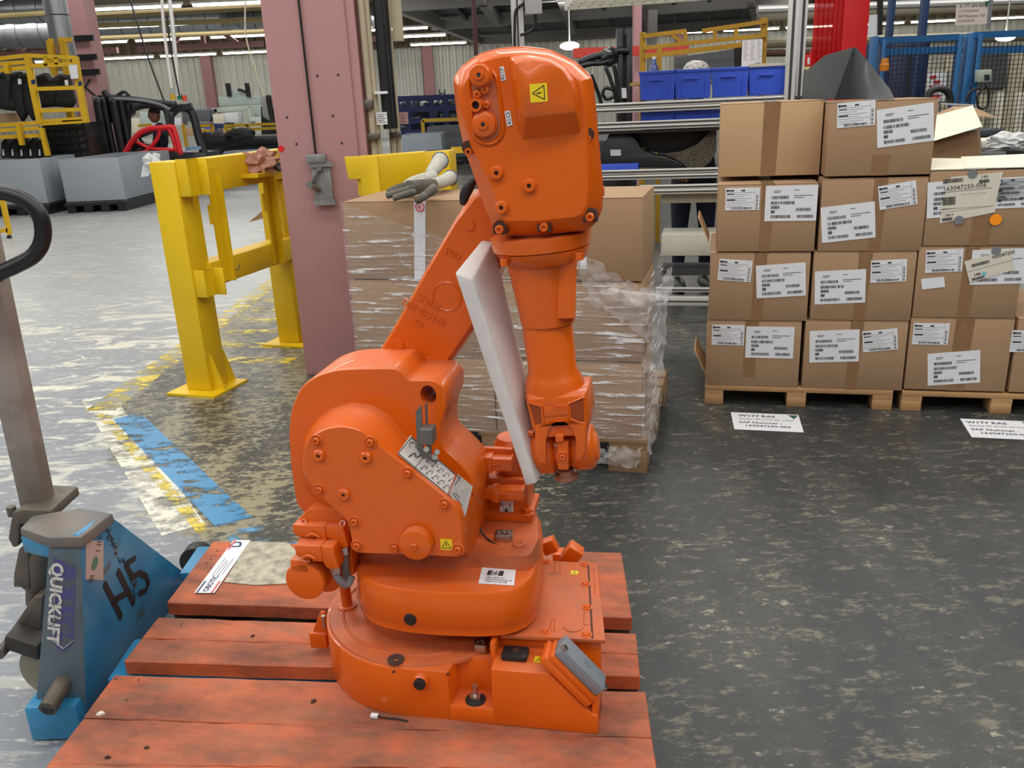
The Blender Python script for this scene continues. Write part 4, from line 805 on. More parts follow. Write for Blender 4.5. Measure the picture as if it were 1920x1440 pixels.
pen([[(253, 1047), (236, 1058), (249, 1082), (262, 1074), (274, 1080), (279, 1095), (273, 1108), (262, 1112)]], .017, INK, 'painted_mark', 'black painted digit 5')
pen([[(198, 988), (208, 1006)], [(196, 989), (208, 984)], [(201, 997), (209, 993)], [(208, 1004), (201, 1006), (203, 1012), (210, 1010), (206, 1003), (213, 1012)], [(214, 1011), (208, 1014), (214, 1018), (209, 1022)], [(218, 1019), (212, 1022), (218, 1026), (213, 1029)], [(216, 1035), (219, 1040)], [(222, 1045), (226, 1056), (229, 1047), (234, 1058), (234, 1046)], [(234, 1060), (239, 1062), (237, 1058), (235, 1065), (240, 1068)], [(238, 1072), (242, 1070), (244, 1075)], [(240, 1078), (246, 1080)], [(243, 1084), (247, 1090), (250, 1083), (246, 1094)], [(250, 1096), (253, 1100), (254, 1094)], [(250, 1104), (254, 1121), (258, 1112)]], .0022, INK, 'pen_writing', 'black handwriting reading Fass-Wechsel')
S_ = [jX(x, y, XB+.0012) for x, y in ((162, 1013), (194, 1014), (194, 1088), (161, 1086))]
bm = NB(); hexa(bm, S_, [p-_n*.001 for p in S_]); o = part('inspection_sticker', bm, mat('pinkish_sticker', (196, 182, 174), .5), jk, world=True, label='pale inspection sticker with a green round seal')
c = jX(178, 1056, XB+.0016); M = basis(c, jX(190, 1056, XB)-jX(165, 1056, XB), jX(178, 1020, XB)-jX(178, 1080, XB)); bm = NB(); py(bm, circ(0, 0, .016, 24), 0, .0004); bmesh.ops.transform(bm, matrix=M, verts=bm.verts[:]); part('green_seal', bm, mat('seal_green', (92, 140, 120), .6), o, world=True)
bm = NB(); tube(bm, [M @ Vector((a*.013, b*.013, .0006)) for a, b in circ(0, 0, 1, 20)], .001, 4, True)
for i, z in enumerate((.052, .046, .028, .024, -.026, -.031, -.037)): rect(bm, -.016+.004*(i == 0), .016-.004*(i == 0), z, z+.0016+.004*(i == 0), .0004); 
bm2 = NB()
for i, z in enumerate((.058, .048, .042, .028, -.03, -.036, -.042)): rect(bm2, -.012, .012, z, z+.0018, .0002)
bmesh.ops.transform(bm2, matrix=M, verts=bm2.verts[:]); part('fine_print', bm2, INK, o, world=True); bm.free()
# fork running under the pallet
bm = NB(); box(bm, XB, XB+.95, YN+.02, YN+.18, .055, .135); box(bm, XB, XB+.95, YN+.5, YN+.66, .055, .135); part('forks', bm, BLUE, jk, world=True, bev=.004)
# tiller: shaft, base casting, pump, wheel
a, b = jY(-40, 430, 1.85), jY(78, 972, 1.93)
bm = NB(); bar(bm, a, b, .05, .066); part('tiller_shaft', bm, mat('scuffed_grey_shaft', (156, 146, 138), .5, .1, var=.8, vs=6, vc=(120, 108, 98), dirt=(176, 166, 156), ds=5, dth=(.55, .68)), jk, world=True, bev=.006)
def jb(pts, Y0, Y1, nm, m=DIRTST, bev=.005):
    P = [atY(x, y, Y0) for x, y in pts]; b_ = NB(); hexa(b_, P, [p+Vector((0, Y1-Y0, 0)) for p in P]); return part(nm, b_, m, jk, world=True, bev=bev)
jb([(22, 962), (40, 955), (95, 958), (100, 975), (36, 985), (34, 1025), (24, 1028), (14, 1010)], 1.85, 1.99, 'tiller_bracket')
for x, y, Y in ((22, 958, 1.88), (86, 941, 1.95)): p = atY(x, y, Y); bm = NB(); cyl(bm, p-Vector((0, 0, .012)), p+Vector((0, 0, .012)), .011, n=12); part('hinge_bolt', bm, DIRTST, jk, world=True)
p, q = atY(74, 1025, 1.9), atY(66, 1130, 1.9)
bm = NB(); lathe(bm, p, q, [(0, .03), (.1, .038), (.65, .036), (.66, .025), (1, .022)]); part('pump_body', bm, DIRTST, jk, world=True)
p = atY(66, 1022, 1.88); bm = NB(); cyl(bm, p, p+Vector((0, 0, .06)), .014, n=16); part('ram', bm, STEEL, jk, world=True)
jb([(34, 1030), (52, 1025), (56, 1108), (42, 1102), (24, 1102), (25, 1075)], 1.86, 1.9, 'lowering_valve')
jb([(62, 1120), (80, 1118), (74, 1205), (20, 1200), (8, 1212), (4, 1202), (14, 1190)], 1.84, 1.9, 'rocker_arm', DIRTST, .006)
jb([(8, 1192), (70, 1212), (72, 1240), (20, 1222), (6, 1216)], 1.78, 1.84, 'linkage', mat('dark_link', (64, 60, 56), .5, .3))
p = atY(10, 1213, 1.8); bm = NB(); cyl(bm, p-Vector((0, .03, 0)), p+Vector((0, .05, 0)), .014); part('linkage_pin', bm, DIRTST, jk, world=True)
# handle loop
HL = [(-70, 352), (-20, 358), (20, 364), (55, 380), (77, 410), (80, 448), (64, 478), (30, 498), (0, 512), (-45, 540), (-90, 500), (-100, 400)]
bm = NB(); tube(bm, smooth_path([atY(x, y, 1.78) for x, y in HL], 5, True), .0165, 12, True); part('handle_loop', bm, BLACKP, jk, world=True, sm=180, label='black rubber-covered handle loop')
bm = NB(); tube(bm, [atY(-60, 520, 1.79), a], .022, 8); part('handle_neck', bm, BLACKP, jk, world=True)
P = atZ(340, 1080, 0); bm = NB(); p = Vector((XB-.03, yfar+.02, .06)); cyl(bm, p-Vector((0, .0, 0)), p+Vector((0, .05, 0)), .05, n=20); part('front_wheel', bm, BLACKR, jk, world=True)
for y in (1.84, 1.96): bm = NB(); p = Vector((-1.2, y, .085)); cyl(bm, p, p+Vector((0, .05, 0)), .085, n=24); part('steer_wheel', bm, mat('pale_nylon_wheel', (150, 142, 124), .5), jk, world=True)
# ================================================================ ROBOT
RF = Frame((-.065, 1.454, DECK), -11.5)
rb = fthing('industrial_robot', 'orange jointed industrial robot arm folded over, standing on the orange pallet', 'robot', RF)
V = RF.v; Wp = RF.w; V3 = RF.v3; W3 = RF.w3
def rp(name, bm, m=ORANGE, par=None, **k): return part(name, bm, m, par or rb, **k)
def hexbolt(bm, c, d, r=.007, l=.006): c = Vector(c); d = Vector(d).normalized(); cyl(bm, c, c+d*l, r, n=16)
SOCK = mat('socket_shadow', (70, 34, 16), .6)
FR = Vector((0, -1, 0))
def sock(par, c, d=FR, r=.0085, l=.007, ring=True, name='socket_screw'):
    "cap screw in a shallow ring"
    c = Vector(c); d = Vector(d).normalized(); bm = NB(); lathe(bm, c, c+d*l, [(0, r), (.75, r), (1, r*.85), (1, r*.5), (.55, r*.42)], 18)
    if ring: dd, s, t = axes(d); tube(bm, [c+(s*math.cos(a)+t*math.sin(a))*r*1.55+d*.0005 for a in [k*math.pi/10 for k in range(20)]], .0022, 5, True)
    return part(name, bm, ORANGE, par)
def plug(par, c, d=FR, r=.014, l=.009):
    c = Vector(c); d = Vector(d).normalized(); bm = NB(); lathe(bm, c, c+d*l, [(0, r), (.6, r), (1, r*.8), (1, r*.34), (.3, r*.3)], 22); o = part('ring_plug', bm, ORANGE, par)
    bm = NB(); cyl(bm, c+d*l*.3, c+d*l*.55, r*.27, n=6); part('socket', bm, INK, o)
# ---- base ----
CU, CV, RB_ = -.2, .232, .238
arcp = circ(CU, CV, RB_, 30, 90, 270)
YB = .36
outB = circ(CU, CV, RB_, 30, 90, 270)+[(-.095, -.006), (-.088, .05), (-.003, .05), (-.003, YB), (-.05, .42)]
bm = NB(); py(bm, outB, 0, .118); py(bm, rnd([(-.1, -.006), (-.002, -.006), (-.002, .052), (-.1, .052)], .002), 0, .036)
base = rp('base_casting', bm, bev=.005)
bm = NB()
py(bm, circ(CU, CV, RB_-.004, 40), .112, .124, .985); 
rp('base_rim', bm, ORANGE_D, bev=.003)
bm = NB(); tube(bm, [(CU+.2*math.cos(a), CV+.2*math.sin(a), .124) for a in [R(150+k*6) for k in range(26)]], .0035, 6); rp('rim_groove', bm, ORANGE_D)
# raised block on the right with the slanted corner
bm = NB(); pz(bm, rnd([(-.004, 0), (.213, 0), (.213, .045), (.2, .048), (.118, .136), (-.004, .136)], .004), -.007, .082); rp('front_block', bm, bev=.003)
bm = NB(); box(bm, .2, .213, -.003, .08, 0, .09); rp('corner_web', bm, bev=.002)
bm = NB(); py(bm, [(-.004, .08), (.213, .08), (.172, YB), (-.004, YB)], 0, .163); o = rp('rear_block', bm, bev=.004)
bm = NB(); box(bm, -.012, .0, .03, .09, .11, .172); rp('web_rib', bm, bev=.004)
PT = .173
ptop = [W3(x, y, PT) for x, y in ((938, 1190), (1135, 1200), (1121, 1056), (1000, 1050))]
ptop[3] = Vector((ptop[0].x, ptop[2].y, PT))
bm = NB(); hexa(bm, ptop, [p-Vector((0, 0, .01)) for p in ptop]); pl = rp('top_cover_plate', bm, ORANGE_D, bev=.002)
# strip right of the seam, embossed tabs, screws, disc
def onP(x, y, h=0): return W3(x, y, PT+h)
bm = NB(); a, b = onP(1111, 1197), onP(1103, 1058); bar(bm, a+Vector((0, 0, .0005)), b+Vector((0, 0, .0005)), .0035, .002); part('plate_seam', bm, SOCK, pl)
for x, y in ((1100, 1190), (1022, 1184), (1101, 1139), (1098, 1095), (1096, 1058), (1027, 1054)): sock(pl, onP(x, y), (0, 0, 1), .006, .005)
for pts in (((1033, 1163), (1040, 1163), (1039, 1185), (1032, 1185)), ((1095, 1148), (1107, 1149), (1108, 1172), (1095, 1172)), ((1040, 1054), (1050, 1054), (1051, 1075), (1041, 1075)), ((1113, 1066), (1122, 1067), (1126, 1118), (1116, 1117))):
    A = [onP(x, y) for x, y in pts]; bm = NB(); tube(bm, [p for p in A], .0012, 4, True); part('embossed_tab', bm, ORANGE_D, pl)
bm = NB(); c = onP(1075, 1175); cyl(bm, c, c+Vector((0, 0, .002)), .02, n=24); part('embossed_disc', bm, ORANGE_D, pl)
warning(pl, basis(onP(1077, 1074, .0006), (1, .0, 0), (0, 1, 0)), .017)
# pocket bolt, levelling block, black caps
c = V3(890, 1312, .012); c = Vector((c.x, .02, .036))
bm = NB(); py(bm, circ(c.x, c.y, .022, 24), .036, .0375); rp('bolt_hole', bm, INK)
bm = NB(); cyl(bm, (c.x, c.y, .037), (c.x, c.y, .05), .0125, n=6); cyl(bm, (c.x, c.y, .036), (c.x, c.y, .072), .0065, n=16); rp('anchor_bolt', bm, STEEL)
c = W3(742, 1238, .125); bm = NB(); lathe(bm, c, c+Vector((0, 0, .0035)), [(0, .0175), (1, .0175), (1, .006), (0, .006)], 28, (False, False)); solo('washer', bm, DSTEEL, 'loose flat steel washer lying on the robot base', 'washer', M=RF.M)
c = W3(903, 1215, .125); bm = NB(); py(bm, rnd([(c.x-.015, c.y-.015), (c.x+.015, c.y-.015), (c.x+.015, c.y+.015), (c.x-.015, c.y+.015)], .008), .124, .142)
lv = rp('levelling_block', bm, STEEL, bev=.002, label='polished steel block with drilled holes')
bm = NB()
for dx, dy in ((-.006, -.006), (.006, -.006), (0, .006)): tube(bm, [(c.x+dx+.004*math.cos(k), c.y+dy+.004*math.sin(k), .1425) for k in [i*math.pi/5 for i in range(10)]], .0012, 4, True)
part('drilled_rims', bm, DSTEEL, lv)
c = W3(966, 1232, .136); bm = NB(); py(bm, rnd([(c.x-.027, c.y-.017), (c.x+.027, c.y-.017), (c.x+.027, c.y+.022), (c.x-.027, c.y+.022)], .006), .136, .149); bc = rp('blanking_cap', bm, BLACKR, bev=.004, label='black rubber blanking cap')
bm = NB(); cyl(bm, (c.x, c.y+.006, .149), (c.x, c.y+.006, .151), .007, n=18); part('cap_screw', bm, STEEL, bc)
warning(rb, basis(Vector((W3(1011, 1237, .137).x, W3(1011, 1237, .137).y, .1368)), (1, 0, .0), (0, 1, 0)), .02)
def blackplug(px, py__, v, r=.014):
    c = V3(px, py__, v); bm = NB(); lathe(bm, c, c+FR*.014, [(0, r*1.35), (.8, r*1.3), (1, r*1.1)], 24); o = rp('plug_boss', bm)
    bm = NB(); lathe(bm, c+FR*.012, c+FR*.022, [(0, r), (.8, r), (1, r*.7), (.9, r*.4)], 24); part('rubber_plug', bm, BLACKR, o)
blackplug(791, 1273, -.004, .0125)
for x, y in ((738, 1260), (840, 1265)): c = W3(x, y, .1245); bm = NB(); cyl(bm, c, c+Vector((0, 0, .0006)), .004, n=12); rp('tapped_hole', bm, SOCK)
# slanted grey connector hood
A = V3(1030, 1240, -.012); B = V3(1108, 1318, -.012); ax = (B-A); n_ = Vector((ax.z*-1, 0, ax.x)).normalized()
ln = ax.length; X_ = ax.normalized(); M = Matrix.Translation(A) @ Matrix((X_, Vector((0, 1, 0)), n_)).transposed().to_4x4()
bm = NB(); box(bm, -.012, ln+.004, -.0, .06, -.018, .0, M); ch = rp('connector_housing', bm, ORANGE, bev=.004)
bm = NB(); box(bm, -.006, ln, .002, .056, 0, .014, M); part('connector_frame', bm, ORANGE, ch, bev=.003)
bm = NB(); box(bm, -.004, ln-.002, .004, .054, .014, .04, M); hd = part('grey_hood', bm, GREYP, ch, 'light grey plastic connector hood', bev=.006)
bm = NB(); cyl(bm, M @ Vector((.0, .01, .036)), M @ Vector((.0, .01, .044)), .006, n=14); cyl(bm, M @ Vector((ln-.004, .03, .03)), M @ Vector((ln+.008, .03, .03)), .006, n=14); part('hood_screw', bm, STEEL, hd)
bm = NB()
for i in range(3): tube(bm, smooth_path([M @ Vector((ln*.45+i*.006, .024, .0405)), M @ Vector((ln*.45+.006+i*.006, .030, .0405)), M @ Vector((ln*.45+i*.006, .036, .0405))], 4), .0008, 4)
part('embossed_waves', bm, MATS['mid_grey'], hd)
# second connector behind, lugs at the far left, cable tie
bm = NB(); box(bm, -.02, .02, -.02, .02, 0, .05, Matrix.Translation(W3(1062, 1052, .13)) @ Matrix.Rotation(R(35), 4, 'Y')); box(bm, -.018, .018, -.016, .016, .03, .065, Matrix.Translation(W3(1046, 1052, .13)) @ Matrix.Rotation(R(-25), 4, 'Y')); p = W3(1056, 1046, .1); box(bm, p.x-.025, p.x+.015, p.y-.02, p.y+.02, 0, .12); rp('rear_connector', bm, bev=.003)
bm = NB(); p = W3(590, 1205, .03); box(bm, p.x-.012, p.x+.03, p.y-.0, p.y+.03, .015, .055); pz(bm, [(p.x-.006, .055), (p.x+.03, .055), (p.x+.03, .11), (p.x+.02, .11)], p.y+.008, p.y+.016); rp('side_lug', bm, bev=.002)
p = W3(607, 1163, .11); bm = NB(); cyl(bm, p-Vector((0, 0, .02)), p+Vector((0, 0, .012)), .005, n=12); rp('lug_bolt', bm, STEEL)
tie = thing('cable_tie', 'small white-headed black cable tie under the front edge of the robot base', 'cable tie', RF.M @ Vector((-.25, -.04, 0)), RF.yaw)
P = W3(703, 1343, .003); bm = NB(); box(bm, P.x-.009, P.x+.007, P.y-.005, P.y+.005, .0005, .008); bmesh.ops.transform(bm, matrix=RF.M, verts=bm.verts[:]); part('tie_head', bm, WHITEP, tie, world=True, bev=.001)
bm = NB(); tube(bm, smooth_path([P+Vector((.006, 0, .001)), W3(722, 1346, .003), W3(745, 1348, .003), W3(764, 1352, .002)], 4), .0018, 6); bmesh.ops.transform(bm, matrix=RF.M, verts=bm.verts[:]); part('tie_strap', bm, BLACKR, tie, world=True)
# ---- turntable ----
TW0, TW1 = .183, .285
tt = [(664, 1062), (676, 1082), (700, 1096), (750, 1106), (820, 1112), (900, 1114), (950, 1110), (985, 1098), (1003, 1080), (1012, 1040), (1018, 1000), (1012, 965)]
top = [Wp(x, y, TW1) for x, y in tt]+[(.0, .42), (-.12, .44), (-.26, .40), (-.32, .28)]
top = rnd(top, .02, 3)
cx = sum(p[0] for p in top)/len(top); cy = sum(p[1] for p in top)/len(top)
bm = NB(); loft(bm, [[(cx+(p[0]-cx)*.86, cy+(p[1]-cy)*.86, .177) for p in top], [(cx+(p[0]-cx)*.9, cy+(p[1]-cy)*.93, TW0-.002) for p in top], [(cx+(p[0]-cx)*.985, cy+(p[1]-cy)*.985, TW0) for p in top], [(cx+(p[0]-cx)*.985, cy+(p[1]-cy)*.985, TW0+.018) for p in top], [(cx+(p[0]-cx), cy+(p[1]-cy), TW0+.022) for p in top], [(cx+(p[0]-cx), cy+(p[1]-cy), TW1-.008) for p in top], [(cx+(p[0]-cx)*.97, cy+(p[1]-cy)*.97, TW1) for p in top]])
tbl = rp('turntable', bm, sm=40)
up = [(655, 1016), (690, 1030), (860, 1046), (880, 1038), (985, 1046), (1000, 1040), (1014, 1010), (1010, 960), (960, 930), (890, 930)]
U_ = rnd([Wp(x, y, .318) for x, y in up]+[(-.15, .40), (-.3, .3)], .012, 3)
bm = NB(); py(bm, U_, TW1-.012, .318, .97); part('upper_deck', bm, ORANGE_D, tbl, sm=40)
bm = NB(); cyl(bm, (CU, CV, .118), (CU, CV, .172), .15, .165, n=40); part('slew_bearing', bm, ORANGE_D, tbl)
for x, y in ((742, 1162), (822, 1180), (902, 1184), (982, 1172)): bm = NB(); p = W3(x, y, .17); p = cx+(p.x-cx)*.97, cy+(p.y-cy)*.97, .17; cyl(bm, (p[0], p[1]+.012, .165), (p[0], p[1]+.012, .182), .008, n=14); part('bolt_head', bm, ORANGE, tbl)
p = W3(928, 1182, .172); bm = NB(); lathe(bm, (p.x, p.y+.01, .178), (p.x, p.y+.01, .15), [(0, .013), (.5, .012), (1, .008)]); part('stop_pin', bm, ORANGE, tbl); bm = NB(); cyl(bm, (p.x, p.y+.01, .152), (p.x, p.y+.01, .14), .006, n=12); rp('stop_tip', bm, INK)
cA = V3(774, 1152, .03); blackplug(774, 1152, .045, .0135)
# bar code plate on the turntable front slope
def quad_plate(name, quad, v, m, par=None, th=.001, label=None):
    P = [V3(x, y, vv) for (x, y), vv in zip(quad, v)]; n = (P[1]-P[0]).cross(P[3]-P[0]).normalized(); n = n if n.dot(Vector((0, -1, .5))) > 0 else -n
    b = NB(); hexa(b, [p+n*th for p in P], P); o = rp(name, b, m, par, label=label); return o, P, n
def on_quad(P, n, w): # matrix: lower-left origin
    M = basis(P[3]+n*w, P[2]-P[3], P[0]-P[3]); return M
PL = mat('silver_data_plate', (196, 192, 188), .4, .1, var=.4, vs=30, vc=(170, 150, 140))
Q = [W3(x, y, TW1+.0008) for x, y in ((905, 1060), (968, 1063), (964, 1098), (897, 1094))]
b = NB(); hexa(b, [p+Vector((0, 0, .0008)) for p in Q], Q); lp = part('data_label', b, WHITEP, tbl, 'white label with a bar code block on the turntable')
M = basis(Q[3]+Vector((0, 0, .001)), Q[2]-Q[3], Q[0]-Q[3]); w_, h_ = (Q[2]-Q[3]).length, (Q[0]-Q[3]).length
b = NB(); barcode(b, w_*.14, w_*.24, h_*.45, h_*.72, 0, 2); barcode(b, w_*.46, w_*.6, h_*.45, h_*.72, 0, 5)
rr = random.Random(3)
for i in range(10):
    for j in range(6):
        if rr.random() < .5: rect(b, w_*(.24+.022*i), w_*(.262+.022*i), h_*(.45+.045*j), h_*(.495+.045*j), 0, .0002)
for i, s in enumerate(('WMI 1600 by 1.2', '3HAC021661-001/Ser. 03', '110204 1211 00 0198')): text(b, s, h_*.1, w_*.14, h_*(.3-.11*i), th=.0001, bold=.02, wx=.75)
rect(b, w_*.2, w_*.5, h_*.84, h_*.87, 0, .0002); bmesh.ops.transform(b, matrix=M, verts=b.verts[:]); part('label_print', b, INK, lp)
# drilled steel block and plug on the upper deck
c = W3(945, 1012, .318); bm = NB(); py(bm, rnd([(c.x-.02, c.y-.012), (c.x+.02, c.y-.012), (c.x+.02, c.y+.014), (c.x-.02, c.y+.014)], .008), .318, .336); o = rp('levelling_block', bm, STEEL, bev=.002, label='polished steel block with drilled holes')
bm = NB()
for dx in (-.01, .001, .012): tube(bm, [(c.x+dx+.0045*math.cos(k), c.y+.003*(dx > 0)+.0045*math.sin(k), .3365) for k in [i*math.pi/5 for i in range(10)]], .0013, 4, True)
part('drilled_rims', bm, DSTEEL, o)
c = W3(973, 1022, .318); bm = NB(); lathe(bm, c, c+Vector((0, 0, .006)), [(0, .014), (.6, .014), (1, .01), (1, .006), (.5, .005)], 24); rp('screw_plug', bm, ORANGE_D)
# ---- base motor behind on the right ----
mu, mv = W3(950, 985, .318)[0], W3(950, 985, .318)[1]+.03
mo = None
def bx(nm, u0, u1, v0, v1, w0, w1, m=ORANGE, par=None, bev=.003, label=None): b = NB(); box(b, u0, u1, v0, v1, w0, w1); return rp(nm, b, m, par, bev=bev, label=label)
c0 = V3(945, 985, mv); ml, mr = V(905, 985, mv)[0], V(997, 985, mv)[0]
mot = bx('slew_motor', ml+.006, mr-.006, mv, mv+.09, .33, V(950, 905, mv)[1]); bx('motor_flange', ml-.004, mr+.004, mv-.012, mv+.1, .318, .338, par=mot)
for x in (ml+.008, mr-.008): sock(mot, (x, mv-.004, .338), (0, 0, 1), .009, .012)
bm = NB(); pcx = (ml+mr)/2+.012; pcz = V(945, 890, mv)[1]; lathe(bm, (pcx, mv+.045, pcz-.02), (pcx, mv+.045, V(945, 822, mv+.03)[1]), [(0, .043), (.85, .043), (1, .034)], 30); part('motor_drum', bm, ORANGE, mot)
for (x0, y0, x1, y1) in ((882, 852, 962, 880), (888, 908, 984, 935)):
    a = V(x0, y0, mv-.03); b_ = V(x1, y1, mv-.03); bm = NB(); pz(bm, rnd([(a[0], b_[1]+.004), (a[0]+.012, b_[1]), (b_[0], b_[1]), (b_[0], a[1]-.003), (a[0]+.025, a[1]-.003), (a[0]+.018, a[1]), (a[0], a[1])], .004), mv-.045, mv-.008)
    o = part('motor_connector', bm, ORANGE, mot, bev=.004); m_ = (a[0]*.55+b_[0]*.45)
    bm = NB(); box(bm, m_-.008, m_+.008, mv-.048, mv-.008, b_[1]-.004, a[1]+.001); tube(bm, [(m_+.01, mv-.047, (a[1]+b_[1])/2), (m_+.026, mv-.047, (a[1]+b_[1])/2+.002)], .0018, 5); part('latch', bm, ORANGE, o, bev=.001)
    bm = NB(); box(bm, a[0]+.012, b_[0]-.004, mv-.012, mv+.004, b_[1]-.01, a[1]+.008); part('socket_plate', bm, ORANGE, mot, bev=.002)
    for xx in (a[0]+.02, b_[0]-.01): sock(mot, (xx, mv-.012, a[1]+.004), FR, .004, .003, False)
Q = [V3(x, y, mv-.002) for x, y in ((938, 939), (963, 939), (962, 974), (937, 974))]; bm = NB(); hexa(bm, Q, [p+Vector((0, .001, 0)) for p in Q]); o = part('motor_plate', bm, WHITEP, mot, 'white motor label with bar code and CE mark')
M = basis(Q[3]+Vector((0, -.0005, 0)), Q[2]-Q[3], Q[0]-Q[3]); w_, h_ = (Q[2]-Q[3]).length, (Q[0]-Q[3]).length; b = NB(); bb = NB()
barcode(b, h_*.12, h_*.6, w_*.3, w_*.55, 0, 9)
text(b, 'CE', w_*.2, h_*.76, w_*.72, th=.0001, bold=.02)
for i in range(5): rect(b, h_*.1, h_*(.9-.08*(i % 3)), w_*(.62+.06*i if i < 2 else .06+.07*(i-2)), w_*(.635+.06*i if i < 2 else .075+.07*(i-2)), 0, .0002)
bmesh.ops.transform(b, matrix=M @ Matrix.Translation((w_, 0, 0)) @ Matrix.Rotation(R(90), 4, 'Z'), verts=b.verts[:]); part('label_print', b, INK, o); bb.free()
bm = NB(); tube(bm, smooth_path([V3(893, 938, mv-.03), V3(893, 965, mv-.06), V3(903, 998, mv-.09), V3(922, 1016, mv-.11), V3(938, 1024, mv-.12)], 6), .0022, 6); part('thin_cable', bm, BLACKR, mot, 'thin black cable end')
bm = NB(); tube(bm, smooth_path([V3(890, 935, mv), V3(900, 905, mv), V3(905, 885, mv+.01), V3(903, 870, mv)], 6), .007, 8); part('grey_conduit', bm, GREY, mot)
# ---- shoulder housing ----
VH0, VH1 = .135, .285
hs = [(556, 946), (546, 880), (541, 812), (546, 765), (562, 728), (590, 704), (628, 692), (680, 689), (744, 689), (758, 700), (768, 712), (815, 711), (838, 727), (839, 757), (826, 795), (826, 835), (856, 860), (886, 892), (893, 925), (888, 960), (884, 1040), (860, 1048), (655, 1036), (600, 985), (572, 962)]
HP = rnd([V(x, y, VH0) for x, y in hs], .018, 3)
def inset(P, k):
    cx = sum(p[0] for p in P)/len(P); cz = sum(p[1] for p in P)/len(P); return [(cx+(p[0]-cx)*k, cz+(p[1]-cz)*k) for p in P]
bm = NB(); loft(bm, [[(p[0], v, p[1]) for p in Pp] for Pp, v in ((inset(HP, .985), VH0-.004), (HP, VH0+.003), (HP, VH1-.01), (inset(HP, .95), VH1))])
sh_ = rp('shoulder_housing', bm, sm=40)
# lifting eye hole, cut through
c = V3(804, 740, VH0); 
cut = bpy.data.objects.new('eye_cutter', None)
bmc = NB(); L0 = [(p[0], p[1]) for p in circ(c.x, c.z, .0165, 24, ry=.021)]; pz(bmc, L0, -.1, .6)
mc = bpy.data.meshes.new('eye_cutter'); bmc.to_mesh(mc); bmc.free(); co = bpy.data.objects.new('eye_cutter', mc); COL.objects.link(co); co.parent = rb
md = sh_.modifiers.new('cut', 'BOOLEAN'); md.operation = 'DIFFERENCE'; md.object = co; md.solver = 'EXACT'
bpy.context.view_layer.update(); dg = bpy.context.evaluated_depsgraph_get(); me = bpy.data.meshes.new_from_object(sh_.evaluated_get(dg)); sh_.modifiers.clear(); me.name = 'shoulder_housing'; sh_.data = me; me.materials.clear(); me.materials.append(ORANGE); bpy.data.objects.remove(co); bpy.data.objects.remove(cut)
me.polygons.foreach_set('use_smooth', [True]*len(me.polygons)); me.set_sharp_from_angle(angle=R(40))
# raised boss tapering to the side cover
VC = .045
cov = [(570, 855), (575, 830), (588, 812), (617, 799), (646, 795), (675, 801), (700, 817), (722, 839), (838, 927), (859, 947), (869, 972), (872, 1028), (866, 1041), (790, 1037), (668, 1033), (661, 1000), (658, 978), (652, 968), (625, 945), (592, 913), (575, 884)]
bos = [(562, 870), (570, 815), (595, 782), (625, 762), (660, 752), (700, 757), (735, 780), (760, 812), (868, 900), (884, 925), (890, 955), (884, 1035), (880, 1044), (790, 1040), (655, 1036), (645, 1005), (640, 985), (630, 972), (605, 955), (575, 925), (562, 898)]
CP = [V(x, y, VC) for x, y in cov]; BP = [V(x, y, VH0) for x, y in bos]
bm = NB(); loft(bm, [[(p[0], v, p[1]) for p in Pp] for Pp, v in ((inset(CP, .995), VC), (inset(CP, 1.0), VC+.012), ([(a[0]*.6+b[0]*.4, a[1]*.6+b[1]*.4) for a, b in zip(CP, BP)], VC+.045), ([(a[0]*.25+b[0]*.75, a[1]*.25+b[1]*.75) for a, b in zip(CP, BP)], VC+.072), (BP, VH0+.002))])
rp('shoulder_boss', bm, par=sh_, sm=50)
CQ = rnd(CP, .01, 2)
bm = NB(); loft(bm, [[(p[0], v, p[1]) for p in Pp] for Pp, v in ((inset(CQ, .985), VC-.01), (inset(CQ, .997), VC-.007), (inset(CQ, .997), VC))])
sc_ = rp('side_cover', bm, sm=40)
def onC(x, y, d=.01): return V3(x, y, VC-d)
for x, y in ((594, 826), (695, 829), (765, 887), (599, 918), (834, 945), (665, 978), (670, 1023), (741, 1027), (859, 1030)): sock(sc_, onC(x, y), FR, .0075, .007)
for x, y in ((599, 853), (687, 857), (646, 926)): plug(sc_, onC(x, y), FR, .0125, .008)
c = onC(783, 1014); bm = NB(); lathe(bm, c, c+FR*.022, [(0, .0345), (.7, .0345), (.9, .032), (1, .027)], 36); o = part('motor_cap', bm, ORANGE, sc_); sock(o, c+FR*.022, FR, .007, .006, False)
warning(sc_, basis(onC(837, 1021, .0105), (1, 0, 0), (0, 0, 1)), .0245)
bm = NB(); lathe(bm, c+Vector((0, .01, 0)), c, [(0, .036), (1, .036)], 30); part('cap_seat', bm, ORANGE, sc_)
# slanted data plates along the boss flank
def flank(quad, name, lab, m, vv=(.04, .04, .002, .002)):
    vv = [VC+a for a in vv]
    o, P, n = quad_plate(name, quad, vv, m, sh_, label=lab); return o, basis(P[3]+n*.0018, P[2]-P[3], P[0]-P[3]), (P[2]-P[3]).length, (P[0]-P[3]).length
o, M, w_, h_ = flank(((769, 816), (853, 891), (838, 929), (745, 851)), 'instruction_plate', 'silver instruction plate with small robot diagrams', PL)
b = NB()
for a, c2, d_, e in ((0, w_, h_*.02, h_*.05), (0, w_, h_*.93, h_*.97), (w_*.34, w_*.35, 0, h_), (0, w_*.01, 0, h_), (w_*.99, w_, 0, h_)): rect(b, a, c2, d_, e, 0, .0003)
for i in range(5):
    x = w_*(.42+.115*i)
    for j in (0, 1):
        y = h_*(.16+.4*j); tube(b, [(x, y, .0003), (x+.003, y+h_*.2, .0003), (x+.008, y+h_*.24, .0003), (x+.009, y+h_*.1, .0003)], .0006, 4); rect(b, x-.002, x+.004, y-.001, y, 0, .0003)
